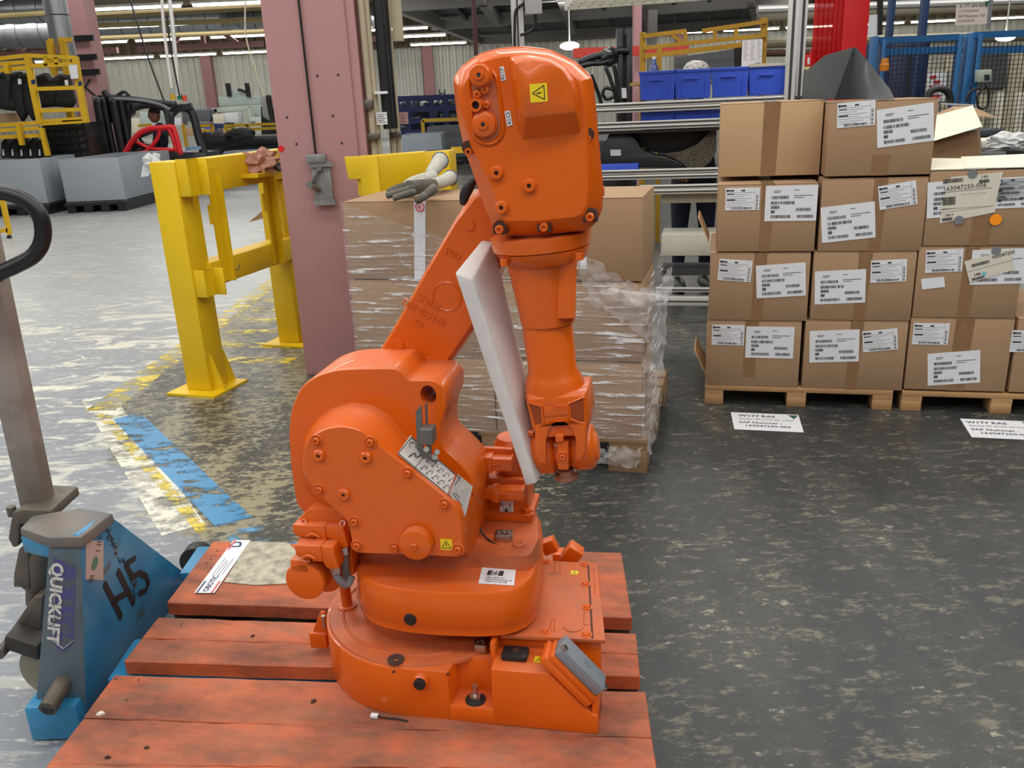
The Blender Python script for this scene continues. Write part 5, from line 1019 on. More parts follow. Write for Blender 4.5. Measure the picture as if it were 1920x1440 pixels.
tube(b, [(w_*.1+.007*math.cos(k), h_*.7+.007*math.sin(k), .0003) for k in [i*.4 for i in range(12)]], .0007, 4); tube(b, smooth_path([(w_*.16, h_*.2, .0003), (w_*.2, h_*.5, .0003), (w_*.26, h_*.4, .0003), (w_*.3, h_*.75, .0003)], 4), .001, 4)
bmesh.ops.transform(b, matrix=M, verts=b.verts[:]); part('diagram_print', b, INK, o)
o, M, w_, h_ = flank(((858, 889), (886, 912), (872, 968), (841, 926)), 'type_plate', 'silver type plate with printed lines', PL, (.042, .055, .012, .0))
b = NB()
for i in range(7): rect(b, w_*(.1+.05*(i % 2)), w_*(.45+.07*(i*3 % 5)), h_*(.88-.12*i), h_*(.9-.12*i), 0, .0003)
rect(b, 0, w_, h_*.97, h_, 0, .0003); bmesh.ops.transform(b, matrix=M, verts=b.verts[:]); part('label_print', b, INK, o)
# synchronising bracket (zinc angle with rods)
BR = mat('zinc_bracket', (124, 122, 118), .4, .6, var=.3, vs=20)
vb = VC+.02
A = [V3(x, y, vb) for x, y in ((779, 772), (790, 760), (793, 840), (800, 850), (822, 862), (818, 870), (790, 855), (782, 842))]; bm = NB(); hexa(bm, A, [p+Vector((0, .004, 0)) for p in A]); brk = rp('sensor_bracket', bm, BR, label='zinc angle bracket with two rods')
bm = NB(); tube(bm, [V3(799, 757, vb+.01), V3(802, 848, vb+.01)], .0025, 8); tube(bm, [V3(805, 800, vb), V3(806, 850, vb)], .004, 8); part('rods', bm, BR, brk)
a = V(788, 801, vb-.008); b_ = V(815, 831, vb-.008); bm = NB(); box(bm, a[0], b_[0], vb-.02, vb+.014, b_[1], a[1]); part('clamp_block', bm, BR, brk, bev=.003)
for x, y in ((798, 843), (818, 848), (814, 857)): c = V3(x, y, vb-.01); bm = NB(); cyl(bm, c, c+Vector((.004, -.008, .004)), .0055, n=12); part('bracket_screw', bm, STEEL, brk)
# ---- lower arm bar ----
VA0, VA1 = .27, .38
ar = [(868, 348), (905, 362), (960, 470), (905, 600), (865, 668), (820, 735), (760, 850), (640, 830), (700, 675), (740, 604), (800, 500)]
ar = [(905, 340), (985, 385), (930, 520), (898, 600), (822, 712), (765, 830), (650, 790), (693, 686), (742, 605), (800, 500), (860, 398)]
AP = rnd([V(x, y, VA0) for x, y in ar], .012, 2)
bm = NB(); loft(bm, [[(p[0], v, p[1]) for p in Pp] for Pp, v in ((inset(AP, .90), VA0), (AP, VA0+.012), (AP, VA1-.012), (inset(AP, .9), VA1))]); la = rp('lower_arm', bm, sm=30)
up_ = (V3(870, 420, VA0)-V3(735, 700, VA0)).normalized(); rt = Vector((up_.z, 0, -up_.x))
def onA(x, y): return V3(x, y, VA0-.0005)
c = onA(838, 556); bm = NB(); tube(bm, [c+(rt*math.cos(k)+up_*math.sin(k))*.031 for k in [i*math.pi/18 for i in range(36)]], .0015, 5, True); tube(bm, [c+(rt*math.cos(k)+up_*math.sin(k))*.0285 for k in [i*math.pi/18 for i in range(36)]], .001, 5, True); part('cast_ring', bm, ORANGE, la)
for x, y in ((880, 422), (748, 646), (803, 678)): c = onA(x, y); bm = NB(); cyl(bm, c, c+FR*.003, .0115, .0105, n=22); part('cast_boss', bm, ORANGE, la)
c = onA(804, 694); bm = NB(); lathe(bm, c, c+FR*.012, [(0, .018), (.7, .018), (1, .012)], 22); part('joint_boss', bm, ORANGE, la)
M = basis(onA(788, 600)+FR*.0002, -rt, -up_) 
bm = NB(); text(bm, '3HAC', .021, 0, -.052, M, th=.0016, al='CENTER', bold=.02); text(bm, '021662-002', .021, .0, -.026, M, th=.0016, al='CENTER', bold=.02); text(bm, '05', .021, 0, .0, M, th=.0016, al='CENTER', bold=.02)
part('cast_lettering', bm, ORANGE, la, 'raised casting number, upside down')
M = basis(onA(858, 484)+FR*.0002, -rt, -up_); bm = NB(); text(bm, '02 1955', .02, 0, -.01, M, th=.0016, al='CENTER', bold=.02); part('cast_lettering', bm, ORANGE, la, 'raised casting date, upside down')
p = V3(878, 360, VA0+.02); bm = NB(); tube(bm, smooth_path([V3(893, 335, .3), V3(882, 345, .3), V3(872, 365, .3), V3(868, 384, .3)], 5), [.006+.006*math.sin(i/15*math.pi) for i in range(16)], 10); rp('cable_boot', bm, BLACKR, label='dark rubber cable boot behind the head')
# ---- head (upper arm housing) ----
VHD = .13
hd_out = [(850, 148), (866, 124), (902, 101), (938, 92), (985, 89), (1030, 95), (1078, 118), (1108, 146), (1114, 200), (1121, 280), (1128, 352), (1127, 392), (1115, 418), (1100, 430), (1020, 440), (945, 441), (928, 430), (912, 396), (893, 340), (872, 280), (857, 215)]
hd_in = [(862, 166), (876, 140), (905, 112), (940, 102), (985, 100), (1030, 106), (1066, 126), (1090, 152), (1100, 205), (1104, 280), (1106, 350), (1103, 385), (1094, 404), (1083, 410), (1010, 418), (948, 418), (940, 408), (930, 378), (906, 325), (882, 270), (868, 220)]
HO = [V(x, y, VHD+.03) for x, y in hd_out]; HI = [V(x, y, VHD) for x, y in hd_in]
HB = [V(x, y, VHD+.1) for x, y in hd_out]; HB2 = [V(x, y, .33) for x, y in hd_out]
bm = NB(); loft(bm, [[(p[0], v, p[1]) for p in Pp] for Pp, v in ((inset(HI, .97), VHD-.003), (HI, VHD), (inset(HO, .995), VHD+.026), (HO, VHD+.032), (HO, VHD+.034), (inset(HB, .97), VHD+.1), (inset(HB2, .9), .33))])
head = rp('upper_arm_housing', bm, sm=28)
bm = NB(); tube(bm, [Vector((p[0], VHD+.036, p[1])) for p in inset(rnd(HO, .01, 2), 1.0)], .0028, 5, True); part('cover_seam', bm, ORANGE, head)
# raised hump
hb = [(953, 106), (985, 101), (1032, 108), (1062, 126), (1080, 150), (1088, 180), (1090, 255), (978, 268), (968, 240)]
hf = [(966, 116), (992, 108), (1030, 114), (1056, 130), (1070, 152), (1077, 180), (1080, 212), (984, 222), (976, 205)]
bm = NB(); loft(bm, [[V3(x, y, v) for x, y in rnd(l, 6, 3)] for l, v in ((hb, VHD+.001), ([(a[0]*.4+b[0]*.6, a[1]*.4+b[1]*.6) for a, b in zip(hb, hf)], VHD-.02), (hf, VHD-.034), ([(1022+(x-1022)*.96, 160+(y-160)*.95) for x, y in hf], VHD-.037))], (False, True)); part('motor_hump', bm, ORANGE, head, sm=60)
def onH(x, y, d=.004): return V3(x, y, VHD-d)
# connector recess: rim and fittings
rim = [(x, y) for x, y in circ(904, 156, 24, 14, 180, 360)]+[(x, y) for x, y in circ(914, 248, 22, 14, 0, 180)]
rim = [(880, 160), (882, 145), (890, 132), (903, 127), (918, 130), (929, 142), (934, 160), (942, 220), (943, 245), (937, 260), (924, 269), (908, 269), (895, 261), (889, 248), (886, 215)]
bm = NB(); P = [V3(p.x, p.y, VHD-.001) for p in smooth_path([(x, y, 0) for x, y in rim], 3, True)]
tube(bm, P, .0055, 6, True); rec = part('recess_rim', bm, ORANGE, head, sm=60)
bm = NB(); P = [V3(910+(x-910)*.86, 198+(y-198)*.92, VHD-.0045) for x, y in rim]; hexa(bm, P, [p+Vector((0, .004, 0)) for p in P]); part('recess_floor', bm, ORANGE_D, head)
def fitting(x, y, r, l, name='air_fitting', hole=True, hexn=24):
    c = onH(x, y); bm = NB(); lathe(bm, c, c+Vector((-.0, -l, .0)), [(0, r*1.12), (.35, r*1.12), (.36, r), (.85, r), (1, r*.85)], hexn); o = part(name, bm, ORANGE, head)
    c = c+FR*l; bm = NB(); lathe(bm, c, c+FR*l*.3, [(0, r*.42), (1, r*.4), (1, r*.2), (.4, r*.18)], 16); part('fitting_tip', bm, ORANGE, o)
    if hole: bm = NB(); cyl(bm, c+FR*l*.25, c+FR*l*.31, r*.17, n=8); part('bore', bm, INK, o)
fitting(903, 141, .019, .018); fitting(909, 233, .021, .012)
for x, y, r in ((910, 169, .007), (896, 177, .007), (913, 196, .0065)): c = onH(x, y); bm = NB(); lathe(bm, c, c+FR*.008, [(0, r*1.1), (.8, r), (1, r*.7), (1, r*.3), (.5, r*.25)], 14); part('small_fitting', bm, ORANGE, head)
c = onH(895, 197); bm = NB(); lathe(bm, c, c+FR*.016, [(0, .013), (.3, .013), (.32, .011), (1, .011), (1, .007), (.3, .0065)], 22); o = part('open_port', bm, ORANGE, head); bm = NB(); cyl(bm, c+FR*.006, c+FR*.0065, .0068, n=16); part('bore', bm, INK, o)
for (quad, s) in ((((936, 126), (944, 124), (949, 150), (940, 152)), 'R2.CP'), (((946, 209), (956, 207), (961, 234), (951, 237)), 'R2.CS')):
    Q = [V3(x, y, VHD-.0045) for x, y in quad]; bm = NB(); hexa(bm, Q, [p+Vector((0, .001, 0)) for p in Q]); o = part('port_label', bm, WHITEP, head, 'white port label reading '+s)
    L1_ = (Q[2]-Q[1]).length; bm = NB(); vv = text(bm, s, .0085, 0, 0, None, th=.0001); w0 = max(v.co.x for v in vv); bmesh.ops.transform(bm, matrix=basis(Q[2]+Vector((0, -.0005, 0)), Q[1]-Q[2], Q[0]-Q[1]) @ Matrix.Translation((L1_*.08, .002, 0)) @ Matrix.Diagonal((L1_*.84/w0, 1, 1, 1)), verts=bm.verts[:]); part('label_print', bm, INK, o)
warning(head, basis(V3(1010, 174, VHD-.0375), V3(1022, 173, VHD)-V3(998, 175, VHD), Vector((0, 0, 1))) @ Matrix.Rotation(R(90), 4, 'Z'), .030)
for x, y in ((932, 324), (993, 348), (941, 389)): plug(head, onH(x, y, .003), FR, .0125, .008)
for x, y in ((938, 429), (1021, 425), (1107, 406)):
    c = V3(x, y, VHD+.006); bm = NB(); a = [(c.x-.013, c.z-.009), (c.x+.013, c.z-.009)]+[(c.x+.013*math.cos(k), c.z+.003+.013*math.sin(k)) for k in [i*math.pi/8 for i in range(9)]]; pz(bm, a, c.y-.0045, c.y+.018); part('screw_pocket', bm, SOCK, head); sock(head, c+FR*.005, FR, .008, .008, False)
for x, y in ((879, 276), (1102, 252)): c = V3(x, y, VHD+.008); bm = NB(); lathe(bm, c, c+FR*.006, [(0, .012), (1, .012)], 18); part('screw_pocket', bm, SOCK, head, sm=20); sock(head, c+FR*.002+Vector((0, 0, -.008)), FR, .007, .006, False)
c = V3(1128, 358, VHD+.07); bm = NB(); cyl(bm, c-Vector((.01, 0, 0)), c+Vector((.005, 0, 0)), .009, n=14); part('side_screw', bm, ORANGE, head)
# ---- forearm ----
VF = .215
def st(y, xl, xr):
    a = V3(xl, y, VF); b = V3(xr, y, VF); return (a+b)/2, (b-a).length/2
def chain(rows, name, par=None, n=40, m=ORANGE, sm=35, ax=None):
    c0 = (V3(1008, 430, VF)); c1 = V3(1052, 880, VF); d = (c1-c0).normalized(); _, s, t = axes(d); L_ = []
    for y, xl, xr in rows:
        c, r = st(y, xl, xr); c.y = VF; L_.append([c+(s*math.cos(k)+t*math.sin(k))*r for k in [2*math.pi*i/n for i in range(n)]])
    b = NB(); loft(b, L_); return rp(name, b, m, par, sm=sm)
collar = chain([(405, 965, 1062), (436, 966, 1064), (438, 921, 1109), (462, 926, 1107), (463, 929, 1105)], 'roll_joint_collar'); chain([(464, 929, 1106), (470, 934, 1106), (486, 948, 1100), (490, 956, 1092)], 'roll_joint_flange', collar)
fo = chain([(484, 950, 1083), (500, 954, 1080), (550, 966, 1080), (600, 977, 1079), (604, 978, 1079)], 'forearm')
chain([(603, 979, 1072), (606, 979, 1073), (690, 991, 1081), (702, 988, 1088), (715, 985, 1095), (738, 986, 1098)], 'forearm_tube', fo)
bm = NB(); loft(bm, [[V3(x, y, VF-.05+dv) for dv, x in ((0, xa), (-.006, (xa+xb)/2), (0, xb), (.05, xb), (.05, xa))] for y, xa, xb in ((488, 1042, 1082), (597, 1046, 1078))]); part('cable_channel', bm, ORANGE, fo, sm=50)
for x, y in ((946, 492), (1012, 493), (1086, 481)): c = V3(x, y, VF-.07); bm = NB(); cyl(bm, c+Vector((0, 0, .006)), c-Vector((0, 0, .006)), .008, n=14); part('flange_bolt', bm, ORANGE, fo)
# ---- wrist ----
wv0, wv1 = VF-.062, VF+.06
wf = [(986, 742), (1100, 734), (1107, 785), (1100, 816), (1012, 822), (997, 806)]
WPp = [V(x, y, wv0+.01) for x, y in wf]
bm = NB(); loft(bm, [[(p[0], v, p[1]) for p in Pp] for Pp, v in ((inset(WPp, .9), wv0), (WPp, wv0+.014), (WPp, wv1-.014), (inset(WPp, .9), wv1))]); wr = rp('wrist_housing', bm, bev=.004)
hl = [(1003, 796), (1100, 790), (1099, 845), (1090, 862), (1082, 862), (1081, 822), (1074, 800), (1058, 789), (1042, 790), (1029, 802), (1024, 824), (1024, 868), (1012, 868), (1004, 850)]
HL_ = [V(x, y, wv0) for x, y in hl]; bm = NB(); loft(bm, [[(p[0], v, p[1]) for p in Pp] for Pp, v in ((inset(HL_, .97), wv0-.006), (HL_, wv0-.001), (HL_, VF-.02))]); part('arched_hood', bm, ORANGE, wr, bev=.002)
chain([(736, 984, 1100), (744, 986, 1101), (746, 988, 1100)], 'wrist_band', wr)
# window recesses drawn flat: their shade put into a darker orange, edges raised
for pts in (((990, 756), (1015, 762), (1018, 792), (1003, 800)), ((1067, 757), (1095, 745), (1098, 795), (1070, 785))):
    A = [V3(x, y, wv0-.0015) for x, y in pts]; B_ = [V3(x, y, wv0+.014) for x, y in pts]; ctr = sum(A, Vector())/4
    bm = NB(); tube(bm, [ctr+(p-ctr)*1.04 for p in A], .003, 5, True); part('pocket_edge', bm, ORANGE, wr); bm = NB(); hexa(bm, A, [p+Vector((0, .002, 0)) for p in A]); part('pocket', bm, mat('recess_shade_orange', (150, 62, 14), .5), wr)
bm = NB(); A = [V3(x, y, wv0-.002) for x, y in ((1018, 762), (1066, 758), (1068, 778), (1020, 782))]; hexa(bm, A, [p+Vector((0, .004, 0)) for p in A]); part('cast_pad', bm, ORANGE, wr, bev=.001)
M = basis(V3(1063, 766, wv0-.0025), (-1, 0, .06), (0, 0, -1)); bm = NB(); text(bm, '11375 /', .0105, 0, -.004, M, th=.0006, bold=.02); part('cast_lettering', bm, ORANGE, wr, 'raised casting number')
# two rounded lobes
for nm, x0, x1, yc, rad in (('left', 1000, 1045, 842, 46), ('right', 1068, 1116, 838, 42)):
    a, b_ = V3(x0, yc, VF), V3(x1, yc-3, VF); r = rad*.00108*1.08; bm = NB(); lathe(bm, a, b_, [(0, r*.72), (.12, r*.92), (.3, r), (.8, r), (.93, r*.93), (1, r*.8)], 36); part('wrist_lobe', bm, ORANGE, wr, sm=50)
a, b_ = V3(1102, 838, VF), V3(1122, 836, VF); bm = NB(); lathe(bm, a, b_, [(0, .034), (.7, .034), (1, .026)], 30); part('side_cap', bm, ORANGE, wr)
a, b_ = V3(1043, 840, VF), V3(1070, 838, VF); bm = NB(); cyl(bm, a, b_, .042, n=36); tl_ = part('tilt_unit', bm, ORANGE, wr)
A = V(1044, 830, wv0-.004); B_ = V(1066, 882, wv0-.004); bm = NB(); box(bm, A[0], B_[0], wv0-.004, VF, B_[1], A[1]); part('tilt_face', bm, ORANGE, tl_, bev=.003)
A = V(1041, 817, wv0-.014); B_ = V(1056, 830, wv0-.014); bm = NB(); box(bm, A[0], B_[0], wv0-.014, wv0+.02, B_[1], A[1]); part('stop_block', bm, ORANGE, tl_, bev=.002)
sock(tl_, V3(1055, 857, wv0-.004), FR, .007, .005)
c = V3(1061, 880, VF-.02); c2 = V3(1063, 893, VF-.02); d = (c2-c).normalized(); bm = NB(); lathe(bm, c, c+d*.019, [(0, .016), (.55, .016), (.56, .0255), (.92, .0255), (1, .024)], 32); part('tool_flange', bm, mat('rusty_flange', (150, 84, 52), .4, .5, var=.6, vs=30, vc=(190, 150, 130)), wr, 'rust-stained round tool flange')
for x, y in ((998, 812), (1098, 760)): c = V3(x, y, VF-.03); bm = NB(); cyl(bm, c-Vector((.008, 0, 0)), c+Vector((.004, 0, 0)), .008, n=14); part('side_bolt', bm, ORANGE, wr)
# ---- shoulder motor with plugs at the left ----
vm = .10
lm_ = bx('shoulder_motor', V(565, 1000, vm)[0], V(655, 1000, vm)[0], vm, vm+.07, V(600, 1075, vm)[1], V(600, 985, vm)[1], bev=.004)
A = [V3(x, y, vm-.01) for x, y in ((560, 972), (580, 954), (638, 954), (656, 966), (656, 1010), (560, 1010))]; bm = NB(); hexa(bm, A, [p+Vector((0, .09, 0)) for p in A]); part('motor_bracket', bm, ORANGE, lm_, bev=.004)
for x, y in ((572, 981), (645, 984)): sock(lm_, V3(x, y, vm-.01)+Vector((0, 0, .0)), (0, -.7, .7), .008, .01, False)
for (x0, y0, x1, y1, vq) in ((547, 984, 646, 1012, vm-.03), (551, 1022, 628, 1052, vm-.06)):
    a = V(x0, y0, vq); b_ = V(x1, y1, vq); bm = NB(); pz(bm, rnd([(a[0], a[1]), (b_[0], a[1]), (b_[0]+.006, b_[1]-.02), (b_[0]-.02, b_[1]-.02), (b_[0]-.03, b_[1]), (a[0]+.012, b_[1]), (a[0], b_[1]+.008)], .005), vq, vq+.04)
    o = part('motor_connector', bm, ORANGE, lm_, bev=.004); m_ = a[0]*.45+b_[0]*.55
    bm = NB(); box(bm, m_-.010, m_+.012, vq-.003, vq+.042, b_[1]-.002, a[1]+.002); tube(bm, smooth_path([(m_-.03, vq-.006, b_[1]+.006), (m_-.016, vq-.008, b_[1]+.014), (m_, vq-.006, b_[1]+.006)], 4), .0028, 6); part('latch', bm, ORANGE, o, bev=.002)
    bm = NB(); tube(bm, smooth_path([(a[0]+.006, vq+.0, b_[1]-.002), (a[0]+.03, vq, b_[1]-.006), (m_-.02, vq, b_[1]-.001)], 4), .0016, 5); part('gasket_lip', bm, ORANGE, o)
vq = vm-.055
bm = NB(); c = V3(571, 1091, vq); r = .0435; pz(bm, circ(c.x, c.z, r, 34), vq, vq+.055); A = V(543, 1050, vq); B_ = V(580, 1075, vq); box(bm, A[0], B_[0], vq, vq+.04, B_[1], A[1]); part('encoder_cap', bm, ORANGE, lm_, bev=.003)
bm = NB(); c = V3(612, 1078, vq+.06); pz(bm, circ(c.x, c.z, .038, 30), vq+.05, vq+.12); part('motor_body', bm, ORANGE, lm_, bev=.003)
sock(lm_, V3(607, 1067, vq+.048), FR, .005, .004, False)
A = V(540, 1065, vq+.03); B_ = V(552, 1100, vq+.03); bx('cap_side', A[0], B_[0]+.02, vq+.02, vq+.08, B_[1], A[1], par=lm_)
bm = NB(); tube(bm, smooth_path([V3(645, 1030, vm-.01), V3(647, 1060, vm-.01), V3(650, 1090, vm), V3(645, 1098, vm)], 5), .0085, 10); tube(bm, smooth_path([V3(624, 1062, vm-.04), V3(635, 1085, vm-.04), V3(650, 1096, vm-.03), V3(660, 1080, vm-.02)], 5), .0085, 10); rp('motor_cable', bm, GREY, lm_, label='grey corrugated motor cables')
for x, y, vv_ in ((643, 1030, vm-.01), (628, 1065, vm-.04)): c = V3(x, y, vv_); bm = NB(); cyl(bm, c+Vector((.002, 0, .009)), c-Vector((-.002, 0, .009)), .013, n=6); rp('cable_gland', bm, STEEL, lm_)
c = W3(651, 1136, .124); bm = NB(); zt_ = V(650, 1085, c.y)[1]; lathe(bm, (c.x, c.y, .122), (c.x, c.y, zt_), [(0, .022), (.08, .022), (.1, .0125), (1, .0125)], 20); rp('stand_post', bm)
# ================================================================ FOAM SHEET
fp = [V3(x, y, v) for x, y, v in ((852, 512, .15), (886, 524, .15), (1007, 906, .15), (986, 912, .15))]
bp = [V3(x, y, v) for x, y, v in ((903, 449, .27), (925, 452, .27), (1010, 905, .19), (1003, 905, .19))]
bp[2] = fp[2]+Vector((.012, .08, .008)); bp[3] = fp[3]+Vector((.012, .08, .008))
bm = NB(); n = 14; loops = []
for i in range(n+1):
    t = i/n; l = [fp[0].lerp(fp[3], t), fp[1].lerp(fp[2], t), bp[1].lerp(bp[2], t), bp[0].lerp(bp[3], t)]
    loops.append(l)
loft(bm, loops); solo('foam_sheet', bm, FOAM, 'thick white foam sheet wedged between the robot forearm and its lower arm', 'foam', M=RF.M, bev=.004, sm=40)
# ================================================================ WORKSTATION BEHIND THE CARTONS
RK = Frame(atZ(1285, 592, 0), -13.6)
ws = fthing('workstation_rack', 'aluminium profile workstation frame with posts and double rails behind the cartons', 'rack', RK)
def alu(p0, p1, v, w=.045, h=None, name='rail', par=None):
    a = RK.v3(*p0, v); b = RK.v3(*p1, v); h = h or w; bm = NB()
    z0 = (a.z+b.z)/2; a.z = b.z = z0; bar(bm, a, b, w, h); o = part(name, bm, ALU, par or ws, bev=.003)
    bm = NB(); bar(bm, a+Vector((0, -w/2-.001, 0)), b+Vector((0, -w/2-.001, 0)), .002, .009); part('slot', bm, ALUD, o); return o
def apost(x, v, z1=3.4, z0=0, w=.06, ytop=0, bb=None):
    u = RK.v(x, 150, v)[0] if bb is None else bb; bm = NB(); box(bm, u-w/2, u+w/2, v-w/2, v+w/2, z0, z1); o = part('post', bm, ALU, ws, bev=.003)
    bm = NB(); box(bm, u-.008, u+.008, v-w/2-.001, v-w/2+.001, z0, z1); part('slot', bm, ALUD, o)
apost(1481, 0); apost(1499, .1, w=.045)
for (p0, p1, w) in (((1060, 203), (1471, 183), .03), ((1060, 214), (1471, 192), .03), ((1060, 239), (1471, 218), .028), ((1060, 247), (1471, 226), .028), ((1060, 326), (1471, 314), .03), ((1060, 336), (1471, 325), .03), ((1200, 352), (1471, 345), .03), ((1200, 361), (1471, 354), .03), ((1230, 541), (1471, 545), .03), ((1230, 562), (1471, 566), .06)):
    alu(p0, p1, 0, w)
a = RK.v3(1240, 372, .06); b = RK.v3(1471, 372, .06); bm = NB(); box(bm, a.x, b.x, .05, .06, a.z-.03, a.z+.05); part('cross_panel', bm, mat('beige_panel', (176, 168, 148), .6), ws)
a = RK.v3(1240, 440, .0); b = RK.v3(1471, 440, .0); bm = NB(); box(bm, a.x, b.x, .0, .3, a.z-.14, a.z); part('lower_shelf', bm, mat('pale_panel', (206, 204, 188), .6, var=.4, vs=6), ws, bev=.004)
bm = NB(); box(bm, a.x, b.x, .0, .28, a.z-.27, a.z-.235); part('lower_rail', bm, ALUD, ws)
a = RK.v3(1112, 242, 0); bm = NB(); box(bm, a.x-.3, b.x+.3, .02, .6, a.z-.035, a.z-.02); part('shelf_board', bm, mat('dark_shelf', (70, 70, 74), .4), ws); a_sh = a.z-.02
tp = RK.v3(1200, 188, 0); bm = NB(); box(bm, tp.x-.5, b.x+.2, .02, .4, tp.z-.03, tp.z-.015); part('shelf_board', bm, MATS['dark_shelf'], ws)
# second tall post behind the robot head with its cable and junction box
PQ = atY(971, 60, 6.2); pt = thing('cable_post', 'tall aluminium post with a black cable rising behind the robot head', 'post', (PQ.x, 6.2, 0))
bm = NB(); box(bm, -.04, .04, -.04, .04, 0, 3.6); part('profile', bm, ALU, pt, bev=.004); bm = NB(); box(bm, -.006, .006, -.042, -.04, 0, 3.6); part('slot', bm, ALUD, pt)
bm = NB(); tube(bm, smooth_path([atY(x, y, 6.14) for x, y in ((965, 100), (965, 50), (967, 20), (980, 8), (1000, -8), (1010, -30))], 5), .009, 8); part('black_cable', bm, BLACKR, pt, world=True)
a = atY(984, 0, 6.1); b = atY(1016, 27, 6.1); bm = NB(); box(bm, a.x, b.x, 6.05, 6.15, b.z, b.z+.26); jbx = solo('junction_box', bm, mat('pale_grey_box', (186, 188, 186), .5), 'pale grey junction box on the tall post above the robot head', 'box', bev=.006)
bm = NB(); tube(bm, smooth_path([atY(x, y, 6.1) for x, y in ((1004, 27), (1004, 40), (999, 55), (985, 63), (975, 66))], 5), .01, 8); part('black_cable', bm, BLACKR, jbx, world=True)
bm = NB(); p = atY(893, 106, 6.5); q = atY(888, 0, 6.5); tube(bm, [(p.x, 6.5, 1.2), (p.x, 6.5, 3.5)], .016, 8); solo('brown_rod', bm, mat('dark_red_rod', (72, 40, 40), .5), 'thin dark red rod hanging down behind the left corner of the robot head', 'rod')
# blue bins
bin0 = None
def make_bin(W, D, H):
    t = thing('storage_bin', None, 'bin', (0, 0, 0), RK.yaw, 'blue plastic bins')
    bm = NB(); L_ = [[(x*W/2*k+W/2, y*D/2*k+D/2, z) for x, y in ((-1, -1), (1, -1), (1, 1), (-1, 1))] for k, z in ((.9, 0), (.93, .0), (1, H), (.95, H), (.87, .012))]
    loft(bm, L_, (True, True)); part('bin_body', bm, BLUEP, t, bev=.002)
    bm = NB(); box(bm, -.004, W+.004, -.006, .004, H-.018, H); box(bm, W*.26, W*.66, -.012, -.004, H-.06, H-.045); part('rim', bm, BLUEP, t, bev=.002)
    for x in (.1, .84): bm = NB(); box(bm, W*x, W*x+.008, -.001+.003, .01, .01, H-.02); part('rib', bm, BLUEP, t)
    return t
u_ = [RK.v(x, y, -.0)[0] for x, y in ((1198, 188), (1264, 186), (1333, 182), (1403, 178))]; zb = RK.v3(1300, 190, .0).z-.003
Wb = .222
for k, u in enumerate(u_):
    o = make_bin(Wb, .34, .172) if bin0 is None else copy_tree(bin0); bin0 = bin0 or o
    o.location = RK.M @ Vector((u, .03, zb+.02)); MW[o.name] = Matrix.Translation(o.location) @ Matrix.Rotation(RK.yaw, 4, 'Z'); o['label'] = ('first blue plastic bin from the left on the upper shelf', 'second blue plastic bin from the left on the upper shelf', 'third blue plastic bin on the upper shelf, below the hair of a person', 'blue plastic bin beside the aluminium post with white paper over its rim')[k]; last = o
bm = NB(); box(bm, .0, Wb, -.012, .05, .165, .183); pp = solo('paper_sheet', bm, WARMP, 'crinkled white paper laid over the rim of the rightmost blue bin', 'paper', M=MW[last.name]); 
for k, (x, y) in enumerate(((1200, 232), (1265, 231), (1331, 227), (1398, 224))):
    o = copy_tree(bin0); p = RK.v3(x, y+3, .04); o.location = RK.M @ Vector((p.x, .05, a_sh+.002)); o.scale = (1, 1, .8); MW[o.name] = Matrix.Translation(o.location) @ Matrix.Rotation(RK.yaw, 4, 'Z'); o['label'] = ('blue bin on the lower shelf under the first upper bin', 'blue bin on the lower shelf under the second upper bin', 'blue bin on the lower shelf just left of the plain carton', 'blue bin on the lower shelf hidden behind the plain carton')[k]
# moulded black trim
mt = thing('moulded_trim', 'large black moulded wheel-arch lining with a grey carpet patch, in the shelf rack', 'car part', RK.M @ RK.v3(1220, 320, .1), RK.yaw)
def mp(pts, v0, v1, nm, m, bev=.006, lab=None):
    P = [RK.M @ RK.v3(1100+x/4.235, y/4.235, v0) for x, y in pts]; b = NB(); Q_ = [p+RK.ey*(v1-v0) for p in P]; hexa(b, P, Q_); part(nm, b, m, mt, lab, world=True, bev=bev)
mp([(60, 1330), (100, 1250), (178, 1062), (215, 1050), (330, 1048), (395, 1120), (440, 1190), (540, 1230), (620, 1240), (740, 1290), (780, 1335)], .08, .2, 'lining_body', BLACKP)
mp([(330, 1048), (1000, 1015), (960, 1060), (860, 1150), (720, 1205), (600, 1215), (480, 1200), (420, 1150)], .16, .3, 'arch_hollow', mat('black_hollow', (14, 14, 16), .5))
mp([(600, 1222), (740, 1205), (870, 1150), (965, 1062), (1000, 1018), (1030, 1040), (1032, 1200), (980, 1290), (920, 1335), (800, 1335), (740, 1285), (650, 1240)], .1, .2, 'carpet_patch', mat('grey_carpet', (112, 106, 90), .8, var=1, vs=60, vc=(64, 60, 52), bump=.6))
mp([(187, 1190), (270, 1188), (273, 1235), (190, 1238)], .068, .078, 'part_label', WHITEP, 0, 'small white sticker')
bm = NB(); a = RK.v3(1124, 309, .0); b = RK.v3(1196, 322, .0); box(bm, a.x, b.x, .02, .2, b.z, a.z); solo('blue_tray', bm, BLUEP, 'low blue tray edge showing under the black moulded trim', 'tray', M=RK.M, bev=.004)
